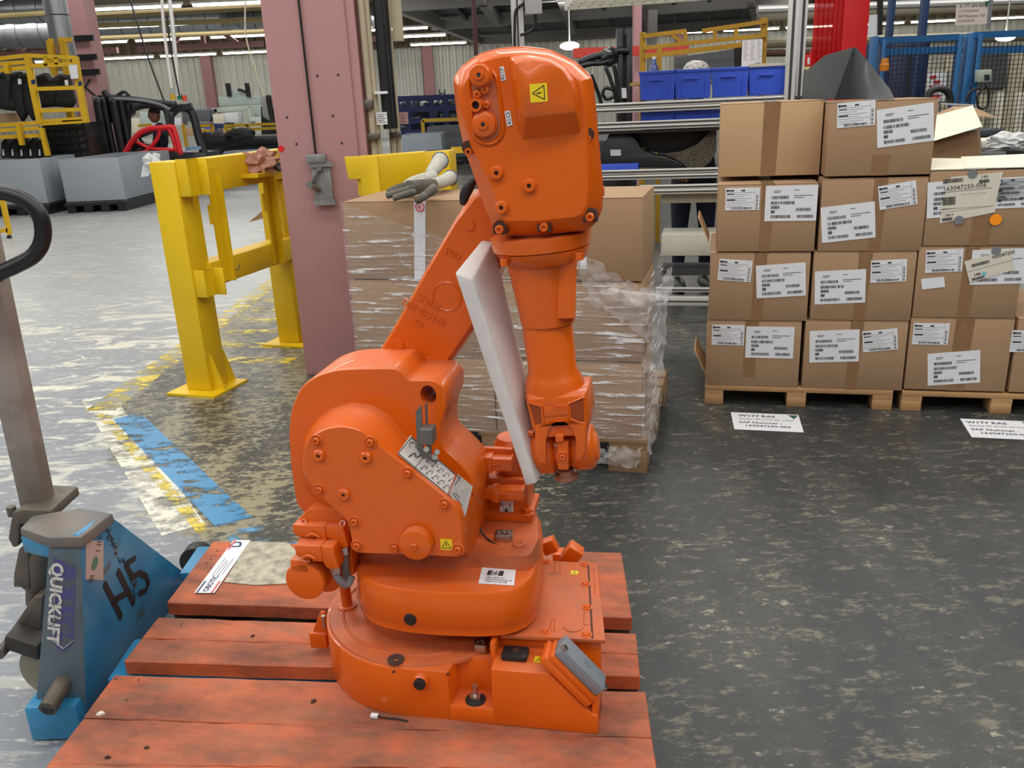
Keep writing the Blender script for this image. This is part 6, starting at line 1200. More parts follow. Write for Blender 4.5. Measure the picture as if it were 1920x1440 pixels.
# ---------------------------------------------------------------- person behind the rack
def body(nodes, edges, root=0, sub=2):
    me = bpy.data.meshes.new('body'); me.from_pydata([n[0] for n in nodes], edges, []); o = bpy.data.objects.new('body', me); COL.objects.link(o)
    m = o.modifiers.new('s', 'SKIN'); m.use_smooth_shade = True
    for i, n in enumerate(nodes):
        r = n[1]; me.skin_vertices[0].data[i].radius = r if isinstance(r, tuple) else (r, r)
    me.skin_vertices[0].data[root].use_root = True
    s = o.modifiers.new('d', 'SUBSURF'); s.levels = s.render_levels = sub
    bpy.context.view_layer.update(); dg = bpy.context.evaluated_depsgraph_get(); out = bpy.data.meshes.new_from_object(o.evaluated_get(dg)); bpy.data.objects.remove(o)
    b = NB(); b.from_mesh(out); bpy.data.meshes.remove(out); return b
def head_bm(c, r=.1, yaw=0):
    b = NB(); g = bmesh.ops.create_uvsphere(b, u_segments=24, v_segments=18, radius=1)['verts']
    for v in g:
        x, y, z = v.co; j = 1-.22*max(0, -z)*(1 if y < 0 else .6)
        v.co = Vector((x*.76*j, y*.92*(1-.06*max(0, -z)), z*1.12))
        if y < 0: # face at -y
            if abs(x) < .16 and -.3 < z < .12: v.co.y -= .16*(1-abs(x)/.16)*(1 if z < -.05 else .5)
            if .02 < z < .28 and .12 < abs(x) < .5: v.co.y += .07
            if z < -.75 and abs(x) < .35: v.co.y -= .06
    for s in (-1, 1): # ears
        e = bmesh.ops.create_icosphere(b, subdivisions=2, radius=1)['verts']
        for v in e: v.co = Vector((s*.77+v.co.x*.07, .08+v.co.y*.13, -.02+v.co.z*.22))
    bmesh.ops.transform(b, matrix=Matrix.Translation(c) @ Matrix.Rotation(yaw, 4, 'Z') @ Matrix.Diagonal((r, r, r, 1)), verts=b.verts[:]); return b
def hand(parent, c, d, up=Vector((0, 0, 1)), mm=SKIN):
    "palm and five curled fingers along d"
    d = Vector(d).normalized(); s = d.cross(up).normalized(); u = s.cross(d); b = NB(); c = Vector(c)
    loft(b, [[c+d*t+s*x*w+u*y*h for x, y in ((-1, -.6), (-.6, -1), (.6, -1), (1, -.6), (1, .6), (.6, 1), (-.6, 1), (-1, .6))] for t, w, h in ((-.03, .022, .014), (0, .034, .015), (.05, .042, .014), (.085, .04, .011))])
    for k, l in enumerate((.068, .078, .072, .056)):
        x = (-.03+.02*k); p = c+d*.08+s*x; tube(b, smooth_path([p, p+d*l*.45-u*.006, p+d*l*.8-u*.026, p+d*l*.82-u*.05], 3), [.0095]*8+[.008, .006], 8)
    p = c+d*.02-s*.036; tube(b, smooth_path([p, p-s*.022+d*.02-u*.008, p-s*.024+d*.055-u*.022], 3), [.0115, .011, .0105, .01, .0095, .009, .007], 8)
    part('hand', b, mm, parent, world=True, sm=180)
P0 = atZ(1302, 560, 0); wp = thing('person', 'person in dark navy trousers standing behind the shelf rack, grey hair above the bins', 'person', (P0.x+.05, 6.35, 0))
H = 1.72
N = [((0, 0, .92), .125), ((0, .0, 1.1), (.14, .1)), ((0, -.0, 1.3), (.165, .11)), ((0, 0, 1.44), (.08, .07)), ((0, -.01, 1.52), .05), ((-.19, 0, 1.38), .06), ((-.25, -.06, 1.12), .045), ((-.2, -.25, .98), .034), ((.19, 0, 1.38), .06), ((.25, -.06, 1.12), .045), ((.2, -.25, .98), .034), ((-.09, 0, .84), .095), ((-.1, -.01, .48), .062), ((-.1, .03, .1), .045), ((.09, 0, .84), .095), ((.1, -.01, .48), .062), ((.1, .03, .1), .045)]
Ee = [(0, 1), (1, 2), (2, 3), (3, 4), (2, 5), (5, 6), (6, 7), (2, 8), (8, 9), (9, 10), (0, 11), (11, 12), (12, 13), (0, 14), (14, 15), (15, 16)]
part('clothed_body', body(N, Ee), NAVYC, wp, sm=180)
for s in (-1, 1):
    bm = NB(); tube(bm, [(s*.1, .08, .05), (s*.1, .0, .055), (s*.11, -.1, .045), (s*.115, -.19, .035)], [.04, .05, .048, .03], 12); part('shoe', bm, BLACKR, wp, sm=180)
    L_ = MW[wp.name]; hand(wp, L_ @ Vector((s*.19, -.29, .97)), (-s*.2, -1, -.1))
part('head', head_bm(Vector((0, -.02, 1.62)), .105), SKIN, wp, sm=180)
bm = NB(); lump(bm, (0, .01, 1.68), (.092, .105, .085), 3, 2, 3, .1); part('hair', bm, mat('greying_hair', (96, 92, 88), .7, var=1, vs=60, vc=(210, 208, 200)), wp, sm=180)
wp.scale = (1, 1, .925)
# ---------------------------------------------------------------- helpers for things farther back
def tr(par, pts, Y, nm, m, dep=.05, bev=0, lab=None):
    P = [atY(x, y, Y) for x, y in pts]; b = NB(); hexa(b, P, [p+Vector((0, dep, 0)) for p in P]); return part(nm, b, m, par, lab, world=True, bev=bev)
def ln(par, pts, Y, t, nm, m, lab=None, Y2=None):
    P = [atY(x, y, Y) for x, y in pts]
    if Y2: P[-1] = atY(*pts[-1], Y2)
    b = NB()
    for a, c in zip(P, P[1:]): bar(b, a, c, t)
    return part(nm, b, m, par, lab, world=True)
def tb(par, pts, Y, r, nm, m, lab=None, closed=False):
    b = NB(); tube(b, smooth_path([atY(x, y, Y) for x, y in pts], 4, closed), r, 8, closed); return part(nm, b, m, par, lab, world=True, sm=180)
def at_thing(name, label, cat, x, Y, z=0, group=None): return thing(name, label, cat, (atY(x, 200, Y).x, Y, z), 0, group)
# black forklift mast behind, centre
fm = at_thing('forklift', 'black forklift mast and hose boom rising behind the blue bins, right of the robot head', 'forklift', 1172, 9.0)
a = atY(1157, 100, 9.0); b = atY(1186, 100, 9.0)
for x0, x1, nm in ((a.x, a.x+.06, 'mast_rail'), (b.x-.06, b.x, 'mast_rail')): bm = NB(); box(bm, x0, x1, 9, 9.1, .05, 2.05); part(nm, bm, BLACKP, fm, world=True, bev=.005)
bm = NB(); box(bm, a.x+.05, b.x-.05, 9.03, 9.08, .1, 2.0); part('mast_panel', bm, DARK, fm, world=True)
bm = NB(); box(bm, a.x-.5, b.x+.1, 9.3, 10.6, .15, 1.0); part('truck_body', bm, mat('dark_truck_grey', (50, 52, 54), .5), fm, world=True, bev=.05)
for y in (9.5, 10.4): bm = NB(); cyl(bm, (a.x-.55, y, .25), (a.x-.35, y, .25), .25, n=20); part('wheel', bm, BLACKR, fm, world=True)
bm = NB(); lump(bm, atY(1142, 106, 9.0), (.1, .09, .085), 3, 4, 2.5, .4); part('boom_joint', bm, BLACKP, fm, world=True, sm=60)
tb(fm, [(1085, 118), (1110, 108), (1135, 102), (1160, 95), (1180, 96)], 9.0, .035, 'boom_arm', BLACKP); tb(fm, [(1080, 128), (1105, 120), (1130, 118), (1150, 110)], 8.95, .025, 'boom_arm', BLACKP)
tb(fm, [(1135, 125), (1145, 150), (1155, 185), (1152, 200)], 8.95, .02, 'hose', BLACKP); tb(fm, [(1150, 120), (1156, 150), (1158, 190)], 8.95, .02, 'hose', BLACKP)
tb(fm, [(1150, 168), (1135, 165), (1130, 176), (1138, 186), (1152, 180)], 8.9, .018, 'hose', BLACKP); tb(fm, [(1108, 140), (1118, 165), (1125, 185), (1128, 200)], 9.2, .02, 'hose', DARK)
tr(fm, [(1165, 165), (1174, 165), (1175, 184), (1166, 184)], 8.99, 'warning_plate', WHITEP, .004)
# red beam and pink column behind the bins
rbm = at_thing('red_beam', 'long red horizontal beam behind the bins and the black mast', 'beam', 1200, 12); ln(rbm, [(1075, 100), (1290, 92)], 12, .12, 'beam', mat('dull_red', (196, 60, 48), .5))
bm = NB(); a = atY(1190, 110, 12.3); b = atY(1203, 110, 12.3); box(bm, a.x, b.x, 12.3, 12.5, 0, 3); solo('pink_post', bm, PINKF, 'narrow pink post between the black mast and the yellow rack', 'post')
# yellow rack behind the bins
yr = at_thing('yellow_rack', 'yellow steel transport rack behind the blue bins with a paper list on its right side', 'rack', 1320, 8)
Y_ = 8.0; YELSHADE = mat('backlit_yellow_paint', (170, 132, 30), .5, var=.4, vs=5, vc=(128, 98, 24))  # yellow rack paint; its backlit shade is mixed into a duller base colour
for x, y0 in ((1206, 60), (1435, 33)): p = atY(x, y0, Y_); bm = NB(); box(bm, p.x-.025, p.x+.025, Y_, Y_+.05, 0, p.z); part('post', bm, YELSHADE, yr, world=True)
p = atY(1237, 90, Y_+.6); bm = NB(); box(bm, p.x-.02, p.x+.02, Y_+.6, Y_+.65, 0, p.z); part('post', bm, YELSHADE, yr, world=True)
for pts, t in (([(1206, 68), (1286, 58)], .035), ([(1317, 58), (1437, 40)], .035), ([(1206, 90), (1436, 66)], .035), ([(1206, 106), (1392, 84)], .04), ([(1284, 57), (1286, 80)], .03), ([(1258, 63), (1278, 80)], .03), ([(1340, 54), (1341, 76)], .03), ([(1380, 47), (1380, 70)], .03)): ln(yr, pts, Y_, t, 'rail', YELSHADE)
tr(yr, [(1267, 108), (1376, 92), (1378, 148), (1267, 150)], Y_+.3, 'grey_panel', mat('slate_panel', (84, 92, 98), .5), .02)
tr(yr, [(1376, 90), (1392, 88), (1392, 148), (1378, 148)], Y_+.3, 'dark_panel', DARK, .02)
o = tr(yr, [(1392, 76), (1430, 73), (1428, 125), (1390, 129)], Y_-.03, 'paper_list', WHITEP, .003); 
b = NB(); M = basis(atY(1392, 127, Y_-.034), atY(1428, 124, Y_-.034)-atY(1392, 127, Y_-.034), (0, 0, 1)); W_ = .18; H_ = .25
for i in range(11):
    for c_ in range(3): rect(b, W_*(.05+.33*c_), W_*(.2+.33*c_+.05*((i+c_) % 3)), H_*(.9-.065*i), H_*(.91-.065*i))
barcode(b, W_*.6, W_*.9, H_*.06, H_*.13)
bmesh.ops.transform(b, matrix=M, verts=b.verts[:]); part('label_print', b, INKG, o, world=True)
tr(yr, [(1206, 152), (1437, 146), (1437, 152), (1206, 158)], 7.3, 'rack_shelf', YELSHADE, .75)
bt = at_thing('bottle', 'clear bottle with a blue label behind the first blue bin', 'bottle', 1226, 7.4, 1.45); p = atY(1226, 145, 7.4); bm = NB(); lathe(bm, (p.x, 7.4, p.z-.04), (p.x, 7.4, p.z+.14), [(0, .04), (.6, .04), (.8, .02), (1, .014)], 16); part('bottle_body', bm, mat('dark_blue_bottle', (64, 80, 130), .15), bt, world=True)
bm = NB(); cyl(bm, (p.x, 7.4, p.z+.14), (p.x, 7.4, p.z+.16), .014); part('cap', bm, WHITEP, bt, world=True)
# luminaire at the top with louvres
lm = thing('louvre_light', 'white louvred strip light along the top edge of the picture, right of centre', 'light', (1.15, 5.4, 2.6)); a = atY(1075, 19, 5.4); b = atY(1345, -14, 5.4)
z0 = a.z; L0 = Vector((a.x-.05, 5.4, z0)); ex_ = (Vector((b.x, 5.15, z0))-L0); 
bm = NB(); hexa(bm, [L0+Vector((0, 0, .1)), L0+ex_+Vector((0, 0, .1)), L0+ex_+Vector((0, -.5, .1)), L0+Vector((0, -.5, .1))], [L0+Vector((0, 0, .12)), L0+ex_+Vector((0, 0, .12)), L0+ex_+Vector((0, -.5, .12)), L0+Vector((0, -.5, .12))]); part('reflector', bm, FIX, lm, world=True)
for v in (-.08, -.27, -.44): bm = NB(); tube(bm, [L0+Vector((0.02, v, .07)), L0+ex_+Vector((-.02, v, .07))], .014, 8); part('lamp_tube', bm, mat('lit_tube_soft', (255, 252, 235), .5, em=2.2), lm, world=True)
for v in (0, -.18, -.35, -.5): bm = NB(); bar(bm, L0+Vector((0, v, .03)), L0+ex_+Vector((0, v, .03)), .012, .06); part('side_rail', bm, FIX, lm, world=True)
for i in range(15): t = (i+.3)/15; bm = NB(); bar(bm, L0+ex_*t+Vector((0, 0, .035)), L0+ex_*t+Vector((0, -.5, .035)), .006, .05); part('louvre', bm, FIX, lm, world=True)
# mezzanine of pale beams and grating
mz = thing('steel_platform', 'pale steel platform with grating overhead at the upper right', 'platform', (3, 24, 3.6))
def fl(x, y, Z=3.6): return atZ(x, y, Z)
Zm = 3.55
def zb_(p0, p1, nm, m, w, h, z=Zm):
    a = atZ(*p0, z); b = atZ(*p1, z); bm = NB(); bar(bm, a+Vector((0, 0, h/2)), b+Vector((0, 0, h/2)), w, h); 
    part(nm, bm, m, mz, world=True)
G_ = [fl(745, 22), fl(905, 84), fl(1480, 48), fl(1480, -60), fl(745, -60)]; bm = NB(); hexa(bm, [p+Vector((0, 0, .3)) for p in G_], [p+Vector((0, 0, .34)) for p in G_]); part('grating', bm, GRATE, mz, world=True)
for k, (p0, p1) in enumerate((((742, 22), (1300, -14)), ((812, 57), (1480, 10)), ((893, 84), (1440, 52)))): zb_(p0, p1, 'main_beam', WHITEST, .22, .34)
for (p0, p1) in (((742, 22), (905, 86)), ((1185, -5), (1225, 62)), ((1050, -5), (1075, 66)), ((900, 5), (935, 50)), ((1400, -20), (1420, 52))): zb_(p0, p1, 'cross_beam', WHITEST, .2, .26)
for i in range(9): zb_((840+i*70, 0-i*4), (895+i*62, 62-i*3), 'grating_joist', GRATE, .1, .1, Zm+.2)
for (x, Y) in ((905, 30), (1075, 32)): p = atY(x, 90, Y)
mp_ = atY(1224, 60, 24); bm = NB(); box(bm, mp_.x-.12, mp_.x+.12, 24, 24.2, 0, 3.55); part('column', bm, WHITEST, mz, world=True)
ol = at_thing('oval_lamp', 'bright oval lamp under the platform, right of the robot head', 'light', 1068, 14, 3.2); p = atY(1068, 86, 14); bm = NB(); bmesh.ops.create_uvsphere(bm, u_segments=20, v_segments=10, radius=1, matrix=Matrix.Translation(p) @ Matrix.Diagonal((.15, .1, .06, 1))); part('globe', bm, TUBE, ol, world=True); bm = NB(); tube(bm, [p+Vector((0, 0, .04)), (p.x, p.y, 6.2)], .012, 6); part('stem', bm, FIX, ol, world=True)
for (x, y) in ((1885, 70),): o = copy_tree(ol); o.location = o.location+(atY(x, y, 14)-p); o['label'] = 'bright oval lamp seen through the blue fence at the right edge'
# pipes under the roof at the right and beige upper band
for k, (y0, y1, Y, r, m) in enumerate(((34, 10, 20, .09, BEIGE), (82, 66, 22, .12, BEIGE), (100, 92, 26, .1, mat('brown_pipe', (120, 84, 70), .6)), (18, 0, 18, .08, ALU))):
    bm = NB(); tube(bm, [atY(1420, y0, Y), atY(1960, y1, Y)], r, 10); solo('roof_pipe', bm, m, ('beige pipe under the roof, upper one at the right', 'thicker beige pipe under the roof behind the red post', 'brown pipe under the roof behind the fence', 'pale pipe at the top right corner')[k], 'pipe')
for k, (pts, Y) in enumerate((([(170, 30), (520, 12)], 22), ([(180, 48), (520, 36)], 26), ([(175, 72), (515, 58)], 30), ([(0, 30), (100, 24)], 24))):
    bm = NB(); tube(bm, [atY(x, y, Y) for x, y in pts], .07, 8); solo('roof_pipe', bm, mat('dull_ochre_pipe', (150, 134, 92), .6), ('long ochre pipe under the roof at the upper left, topmost', 'long ochre pipe under the roof at the upper left, second', 'long ochre pipe under the roof at the upper left, lowest', 'short ochre pipe at the top left corner')[k], 'pipe')
# hanging rods and cables on the left
for k, (pts, Y, r, m) in enumerate((([(240, 0), (275, 100), (308, 190)], 12, .012, BLACKP), ([(303, 0), (308, 60), (322, 165)], 13, .022, WHITEST), ([(316, 0), (325, 60), (335, 180)], 13.5, .03, ALU), ([(313, 30), (320, 90), (337, 182)], 12.5, .012, BLACKP), ([(461, 0), (460, 60), (475, 120), (495, 180)], 12, .01, BEIGE))):
    bm = NB(); tube(bm, smooth_path([atY(x, y-14 if y == 0 else y, Y) for x, y in pts], 3), r, 6); solo('hanging_cable', bm, m, ('slanting black cable hanging to the forklift', 'thin pale rod hanging left of the silver pole', 'silver pole hanging from the roof above the forklift', 'black cord hanging beside the silver pole', 'thin beige cable hanging close to the pink column')[k], 'cable')
# ================================================================ RIGHT BACKGROUND: red post, curtain, blue fence
rp_ = at_thing('red_post', 'solid bright red square post behind the charcoal sheet', 'post', 1600, 6.2); a = atY(1576, 60, 6.2); b = atY(1627, 60, 6.2); bm = NB(); box(bm, a.x, b.x, 6.2, 6.35, 0, 3.4); part('column', bm, REDP, rp_, world=True, bev=.004)
cu = at_thing('strip_curtain', 'red translucent plastic strip curtain left of the solid red post', 'curtain', 1550, 6.2); RS = clear_mat('red_film', (200, 16, 20), .72)
for i in range(6):
    x = 1529+i*9; p = atY(x, 60, 6.2); bm = NB(); P = [(p.x-.018, 6.2), (p.x-.006, 6.19), (p.x+.008, 6.19), (p.x+.02, 6.2), (p.x+.008, 6.205), (p.x-.006, 6.205)]; py(bm, P, 1.35, 3.4); part('strip', bm, RS, cu, world=True)
tr(cu, [(1522, 95), (1576, 88), (1572, 135), (1522, 140)], 6.22, 'red_bracket', REDP, .04)
fs = at_thing('fire_sign', 'small red fire equipment sign with white symbols beside the aluminium post', 'sign', 1507, 7.5); p = atY(1508, 125, 7.5); bm = NB(); box(bm, p.x-.02, p.x+.02, 7.515, 7.545, 0, p.z+.08); part('sign_post', bm, GREY, fs, world=True); tr(fs, [(1492, 102), (1522, 101), (1522, 124), (1492, 125)], 7.5, 'board', mat('sign_red', (210, 36, 28), .5), .01); tr(fs, [(1492, 126), (1522, 125), (1522, 130), (1492, 131)], 7.5, 'yellow_rim', mat('sign_cream', (240, 226, 150), .5), .01)
tb(fs, [(1496, 108), (1500, 118), (1505, 117)], 7.48, .006, 'flame_symbol', WHITEP); tr(fs, [(1514, 108), (1519, 107), (1519, 120), (1514, 121)], 7.485, 'extinguisher_symbol', WHITEP, .003)
fe = at_thing('mesh_fence', 'blue steel safety fence with wire mesh panels at the upper right', 'fence', 1740, 6.6); Yf = 6.6
def fpost(x0, x1, ytop, nm='fence_post', m=BLUEF, Y=Yf, ztop=None):
    a = atY(x0, 120, Y); b = atY(x1, 120, Y); z = atY(x0, ytop, Y).z; bm = NB(); box(bm, a.x, b.x, Y, Y+.06, 0, ztop or z); part(nm, bm, m, fe, world=True, bev=.004)
fpost(1633, 1644, 68); fpost(1651, 1659, 74, 'gate_stile'); fpost(1793, 1802, 64, 'gate_stile'); fpost(1810, 1823, 62); fpost(1829, 1838, 64, 'gate_stile')
fpost(1660, 1670, 0, 'tall_post', mat('dark_fence_blue', (24, 52, 92), .5), Yf+.5, 3.2); fpost(1720, 1732, 0, 'tall_post', MATS['dark_fence_blue'], Yf+.5, 3.2)
for (p0, p1) in (((1651, 76), (1802, 66)), ((1655, 98), (1795, 92)), ((1829, 66), (1960, 60)), ((1833, 96), (1960, 90))):
    a = atY(*p0, Yf); b = atY(*p1, Yf); bm = NB(); bar(bm, (a.x, Yf+.03, a.z), (b.x, Yf+.03, a.z), .04, .045); part('rail', bm, BLUEF, fe, world=True)
for (xa, xb) in ((1655, 1797), (1834, 1965)):
    a = atY(xa, 80, Yf); b = atY(xb, 80, Yf); z1 = atY(xa, 80, Yf).z; bm = NB()
    x = a.x
    while x < b.x: box(bm, x-.002, x+.002, Yf+.01, Yf+.014, .2, z1); x += .032
    z = .2
    while z < z1: box(bm, a.x, b.x, Yf+.014, Yf+.018, z-.002, z+.002); z += .032
    part('wire_mesh', bm, BLACKP, fe, world=True, kind='stuff')
nb = at_thing('navy_cabinet', 'tall dark navy cabinet behind the blue fence gate', 'cabinet', 1708, 8.2); a = atY(1672, 100, 8.2); b = atY(1742, 100, 8.2); bm = NB(); box(bm, a.x, b.x, 8.2, 8.9, 0, atY(1700, 74, 8.2).z); part('cabinet_body', bm, mat('deep_navy', (16, 30, 66), .4), nb, world=True, bev=.01)
bm = NB(); box(bm, (a.x+b.x)/2-.01, (a.x+b.x)/2+.01, 8.19, 8.2, 0.1, 1.7); part('door_gap', bm, INK, nb, world=True)
po = at_thing('poster', 'red and white poster with lines behind the blue fence', 'poster', 1758, 9.1, 1.3); o = tr(po, [(1740, 136), (1778, 133), (1776, 190), (1738, 190)], 9.18, 'sheet', WHITEP, .01)
for i in range(5): tr(po, [(1744+7*(i % 2), 142+9*i), (1756+7*(i % 3), 141+9*i), (1756+7*(i % 3), 147+9*i), (1744+7*(i % 2), 148+9*i)], 9.17, 'red_block', mat('poster_red', (196, 60, 56), .5), .004)
tr(po, [(1777, 133), (1780, 133), (1778, 190), (1775, 190)], 9.16, 'frame_edge', GREY, .01)
pb_ = at_thing('partition_wall', 'beige and grey partition panels behind the fence at the right edge', 'partition', 1860, 9.2); a = atY(1745, 100, 9.2); b = atY(1990, 100, 9.2)
zt = atY(1850, 102, 9.2).z; n = 8
for i in range(n): x0 = a.x+(b.x-a.x)*i/n; bm = NB(); box(bm, x0, x0+(b.x-a.x)/n-.02, 9.2, 9.26, 0, zt); part('panel', bm, mat('cream_panel', (196, 186, 160), .6) if i % 2 else mat('grey_cream_panel', (172, 168, 154), .6), pb_, world=True)
tr(pb_, [(1832, 98), (1892, 88), (1886, 165), (1828, 165)], 9.15, 'dark_window', mat('smoked_panel', (84, 84, 84), .3), .03)
for x in (1875, 1912): ln(pb_, [(x, 172), (x-7, 262)], 8.4, .05, 'pale_post', CARDW)
cbx = at_thing('control_box', 'small pale green control box on the mesh fence at the right', 'box', 1848, 6.5, 1.5); tr(cbx, [(1836, 131), (1860, 130), (1859, 153), (1835, 154)], 6.5, 'housing', mat('pale_sage', (170, 182, 166), .5), .06, .003); tr(cbx, [(1847, 140), (1856, 140), (1856, 150), (1847, 150)], 6.49, 'socket', INK, .01)
tb(cbx, [(1848, 154), (1846, 164), (1838, 172), (1832, 182), (1834, 200), (1844, 204), (1852, 196), (1853, 170), (1846, 160)], 6.48, .008, 'cable', BLACKR); tb(cbx, [(1838, 165), (1826, 168), (1816, 176), (1812, 190)], 6.48, .008, 'cable', BLACKR)
bm = NB(); p = atY(1659, 118, 6.0); lathe(bm, p-Vector((0, 0, .05)), p+Vector((0, 0, .03)), [(0, .03), (.5, .03), (.55, .026), (1, .022)], 16); solo('beacon', bm, mat('amber_beacon', (196, 120, 30), .3), 'amber beacon lamp beside the fence post behind the charcoal sheet', 'lamp')
bm = NB(); P_ = [atY(x, y, 5.2) for x, y in ((1738, 186), (1744, 172), (1758, 166), (1774, 170), (1782, 184), (1780, 196))]; tube(bm, smooth_path(P_, 5), .02, 10); solo('cable_hose', bm, BLACKR, 'dark curved hose arching up behind the top middle carton', 'hose')
# signs hanging at top right
sg = at_thing('hanging_sign', 'pale hanging part number sign with a green triangle at the top right', 'sign', 1820, 6.0, 2.2)
o = tr(sg, [(1794, 9), (1853, 6), (1850, 45), (1791, 48)], 6.0, 'board', mat('pinkish_board', (214, 200, 190), .6), .006)
M = basis(atY(1792, 47, 5.996), atY(1850, 44, 5.996)-atY(1792, 47, 5.996), (0, 0, 1)); bm = NB(); text(bm, 'A 177 694 0600', .028, .012, .105, M, bold=.02); text(bm, 'A 177 Rücknahme', .018, .012, .078, M); text(bm, 'SAP Nummer 163', .024, .01, .045, M); text(bm, '163047230 006', .018, .01, .018, M); part('printed_text', bm, INKG, o, world=True)
bm = NB(); py(bm, [(.175, .135), (.21, .135), (.19, .095)], 0, .001); bmesh.ops.transform(bm, matrix=M, verts=bm.verts[:]); part('green_triangle', bm, MATS['dark_green_print'], o, world=True)
ln(sg, [(1880, -190), (1852, 55)], 6.03, .02, 'hanger', GREY)
sg2 = at_thing('hanging_sign', 'narrow pale sign partly hidden behind the red post', 'sign', 1640, 6.2, 2.2); o = tr(sg2, [(1630, 28), (1648, 27), (1645, 66), (1627, 68)], 6.2, 'board', WHITEP, .006); ln(sg2, [(1654, -190), (1649, 66)], 6.2, .03, 'black_edge', BLACKP)
# open carton and bench at the right
ob = at_thing('open_carton', 'open carton tilted on the bench with a white-lined flap hanging out', 'carton', 1790, 4.7, 1.0)
def q4(pts, nm, m, dep=.006, lab=None): P = [atY(x, y, Y) for x, y, Y in pts]; b = NB(); hexa(b, P, [p+Vector((.001, dep, .001)) for p in P]); part(nm, b, m, ob, lab, world=True)
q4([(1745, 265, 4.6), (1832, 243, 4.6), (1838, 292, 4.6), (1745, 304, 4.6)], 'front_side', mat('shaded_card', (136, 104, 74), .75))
q4([(1752, 218, 4.75), (1824, 198, 4.75), (1842, 237, 4.55), (1745, 266, 4.55)], 'white_flap', CARDW, lab='white-lined flap')
q4([(1752, 215, 4.85), (1787, 200, 4.85), (1787, 209, 4.8), (1752, 222, 4.8)], 'inner_side', CARD); q4([(1787, 199, 4.9), (1823, 199, 4.9), (1826, 210, 4.85), (1787, 210, 4.85)], 'inner_side', CARD_L)
q4([(1823, 200, 4.9), (1873, 221, 4.8), (1834, 218, 4.75)], 'right_flap', CARD); q4([(1832, 243, 4.6), (1838, 292, 4.6), (1842, 285, 5.0), (1836, 236, 5.0)], 'right_side', CARD)
q4([(1745, 265, 4.99), (1832, 243, 4.99), (1838, 292, 4.99), (1745, 304, 4.99)], 'rear_side', CARD); q4([(1764, 193, 5.0), (1826, 196, 5.0), (1826, 199, 4.9), (1764, 196, 4.9)], 'rear_flap', mat('grey_card', (120, 116, 108), .7))
bc_ = at_thing('work_bench', 'dark bench top at the right edge behind the open cartons', 'bench', 1890, 4.9)
a = atY(1760, 296, 4.75); b = atY(2000, 290, 4.75); z = atY(1860, 293, 4.75).z; bm = NB(); box(bm, a.x, b.x, 4.75, 6.0, z-.05, z); part('bench_top', bm, DARK, bc_, world=True, bev=.005)
for x in (a.x+.1, b.x-.1): bm = NB(); box(bm, x-.03, x+.03, 4.8, 4.86, 0, z-.05); part('bench_leg', bm, ALU, bc_, world=True)
def onb(nm, lab, cat, pts, Y, m, dep=.2, bev=.004, lum=None):
    P = [atY(x, y, Y) for x, y in pts]; b_ = NB(); hexa(b_, P, [p+Vector((0, dep, 0)) for p in P]); solo(nm, b_, m, lab, cat, bev=bev)
onb('black_housing', 'black plastic part lying on the bench at the right edge', 'car part', [(1850, 284), (1885, 280), (1930, 284), (1930, 300), (1850, 298)], 4.8, BLACKP, .1)
onb('grey_tray', 'flat grey-green plastic part on the bench left of the black one', 'car part', [(1838, 285), (1888, 284), (1885, 292), (1840, 296)], 4.78, mat('grey_green_part', (120, 126, 124), .4), .02)
onb('white_package', 'cream carton edge with white film on the bench behind the fence', 'box', [(1836, 264), (1930, 256), (1930, 280), (1836, 283)], 5.4, CARDW, .2)
bm = NB(); lump(bm, atY(1900, 266, 5.3), (.14, .05, .05), 4, 2, 3, .6); solo('bubble_wrap', bm, FILMW, 'crumpled pale film on the bench at the right edge', 'film')
p = atY(1858, 256, 5.9); bm = NB(); box(bm, p.x-.2, p.x+.2, 5.92, 6.2, 0, p.z); solo('plinth', bm, GREY, 'grey plinth under the dark flat case behind the bench', 'plinth')
onb('dark_case', 'dark grey flat case with a white top edge behind the bench', 'case', [(1833, 245), (1884, 242), (1884, 254), (1833, 256)], 5.9, mat('slate_case', (62, 70, 76), .5), .3); 
# ================================================================ LEFT BACKGROUND
def container(lab, fpts, Y, side, m, D=1.0, cat='container', pallet_px=10):
    "grey box: front face px (l,t,r,b); standing on a black plastic pallet"
    l, t, r, b = fpts; a = atY(l, t, Y); c = atY(r, b, Y); z1 = (atY(l, t, Y).z+atY(r, t, Y).z)/2
    tt_ = thing('grey_container', lab, cat, ((a.x+c.x)/2, Y, 0), group='grey stackable containers'); W = c.x-a.x; zb_ = .16
    bm = NB(); T = .03
    for (x0, x1, y0, y1, nm) in ((-W/2, W/2, 0, T, 'side_wall'), (-W/2, W/2, D-T, D, 'side_wall'), (-W/2, -W/2+T, T, D-T, 'side_wall'), (W/2-T, W/2, T, D-T, 'side_wall')):
        bm = NB(); box(bm, x0, x1, y0, y1, zb_, z1); part(nm, bm, m, tt_, bev=.004)
    bm = NB(); box(bm, -W/2, W/2, 0, D, zb_, zb_+.02); part('bottom', bm, m, tt_)
    bm = NB(); box(bm, -W/2-.03, W/2+.03, -.03, D+.03, zb_-.05, zb_)
    part('pallet_deck', bm, BLACKP, tt_)
    for i in range(4):
        x = -W/2+(W-.14)*i/3; bm = NB(); box(bm, x, x+.14, -.02, D+.02, 0, zb_-.05); part('pallet_foot', bm, BLACKP, tt_)
    return tt_
gc = container('long grey container in the middle left, scuffed front, white bag over its right end', (108, 297, 238, 388), 14.2, None, GREYB, 2.2)
container('grey container cut by the left picture edge behind the jack handle', (-80, 300, 92, 388), 14.2, None, GREYB, 1.2)
container('pale grey container right of the forklift, close to the pink column', (392, 287, 500, 352), 18.6, None, GREYB2, 1.6)
container('pale grey container seen between the pink column and the robot head', (752, 252, 830, 300), 19.5, None, GREYB2, 1.4)
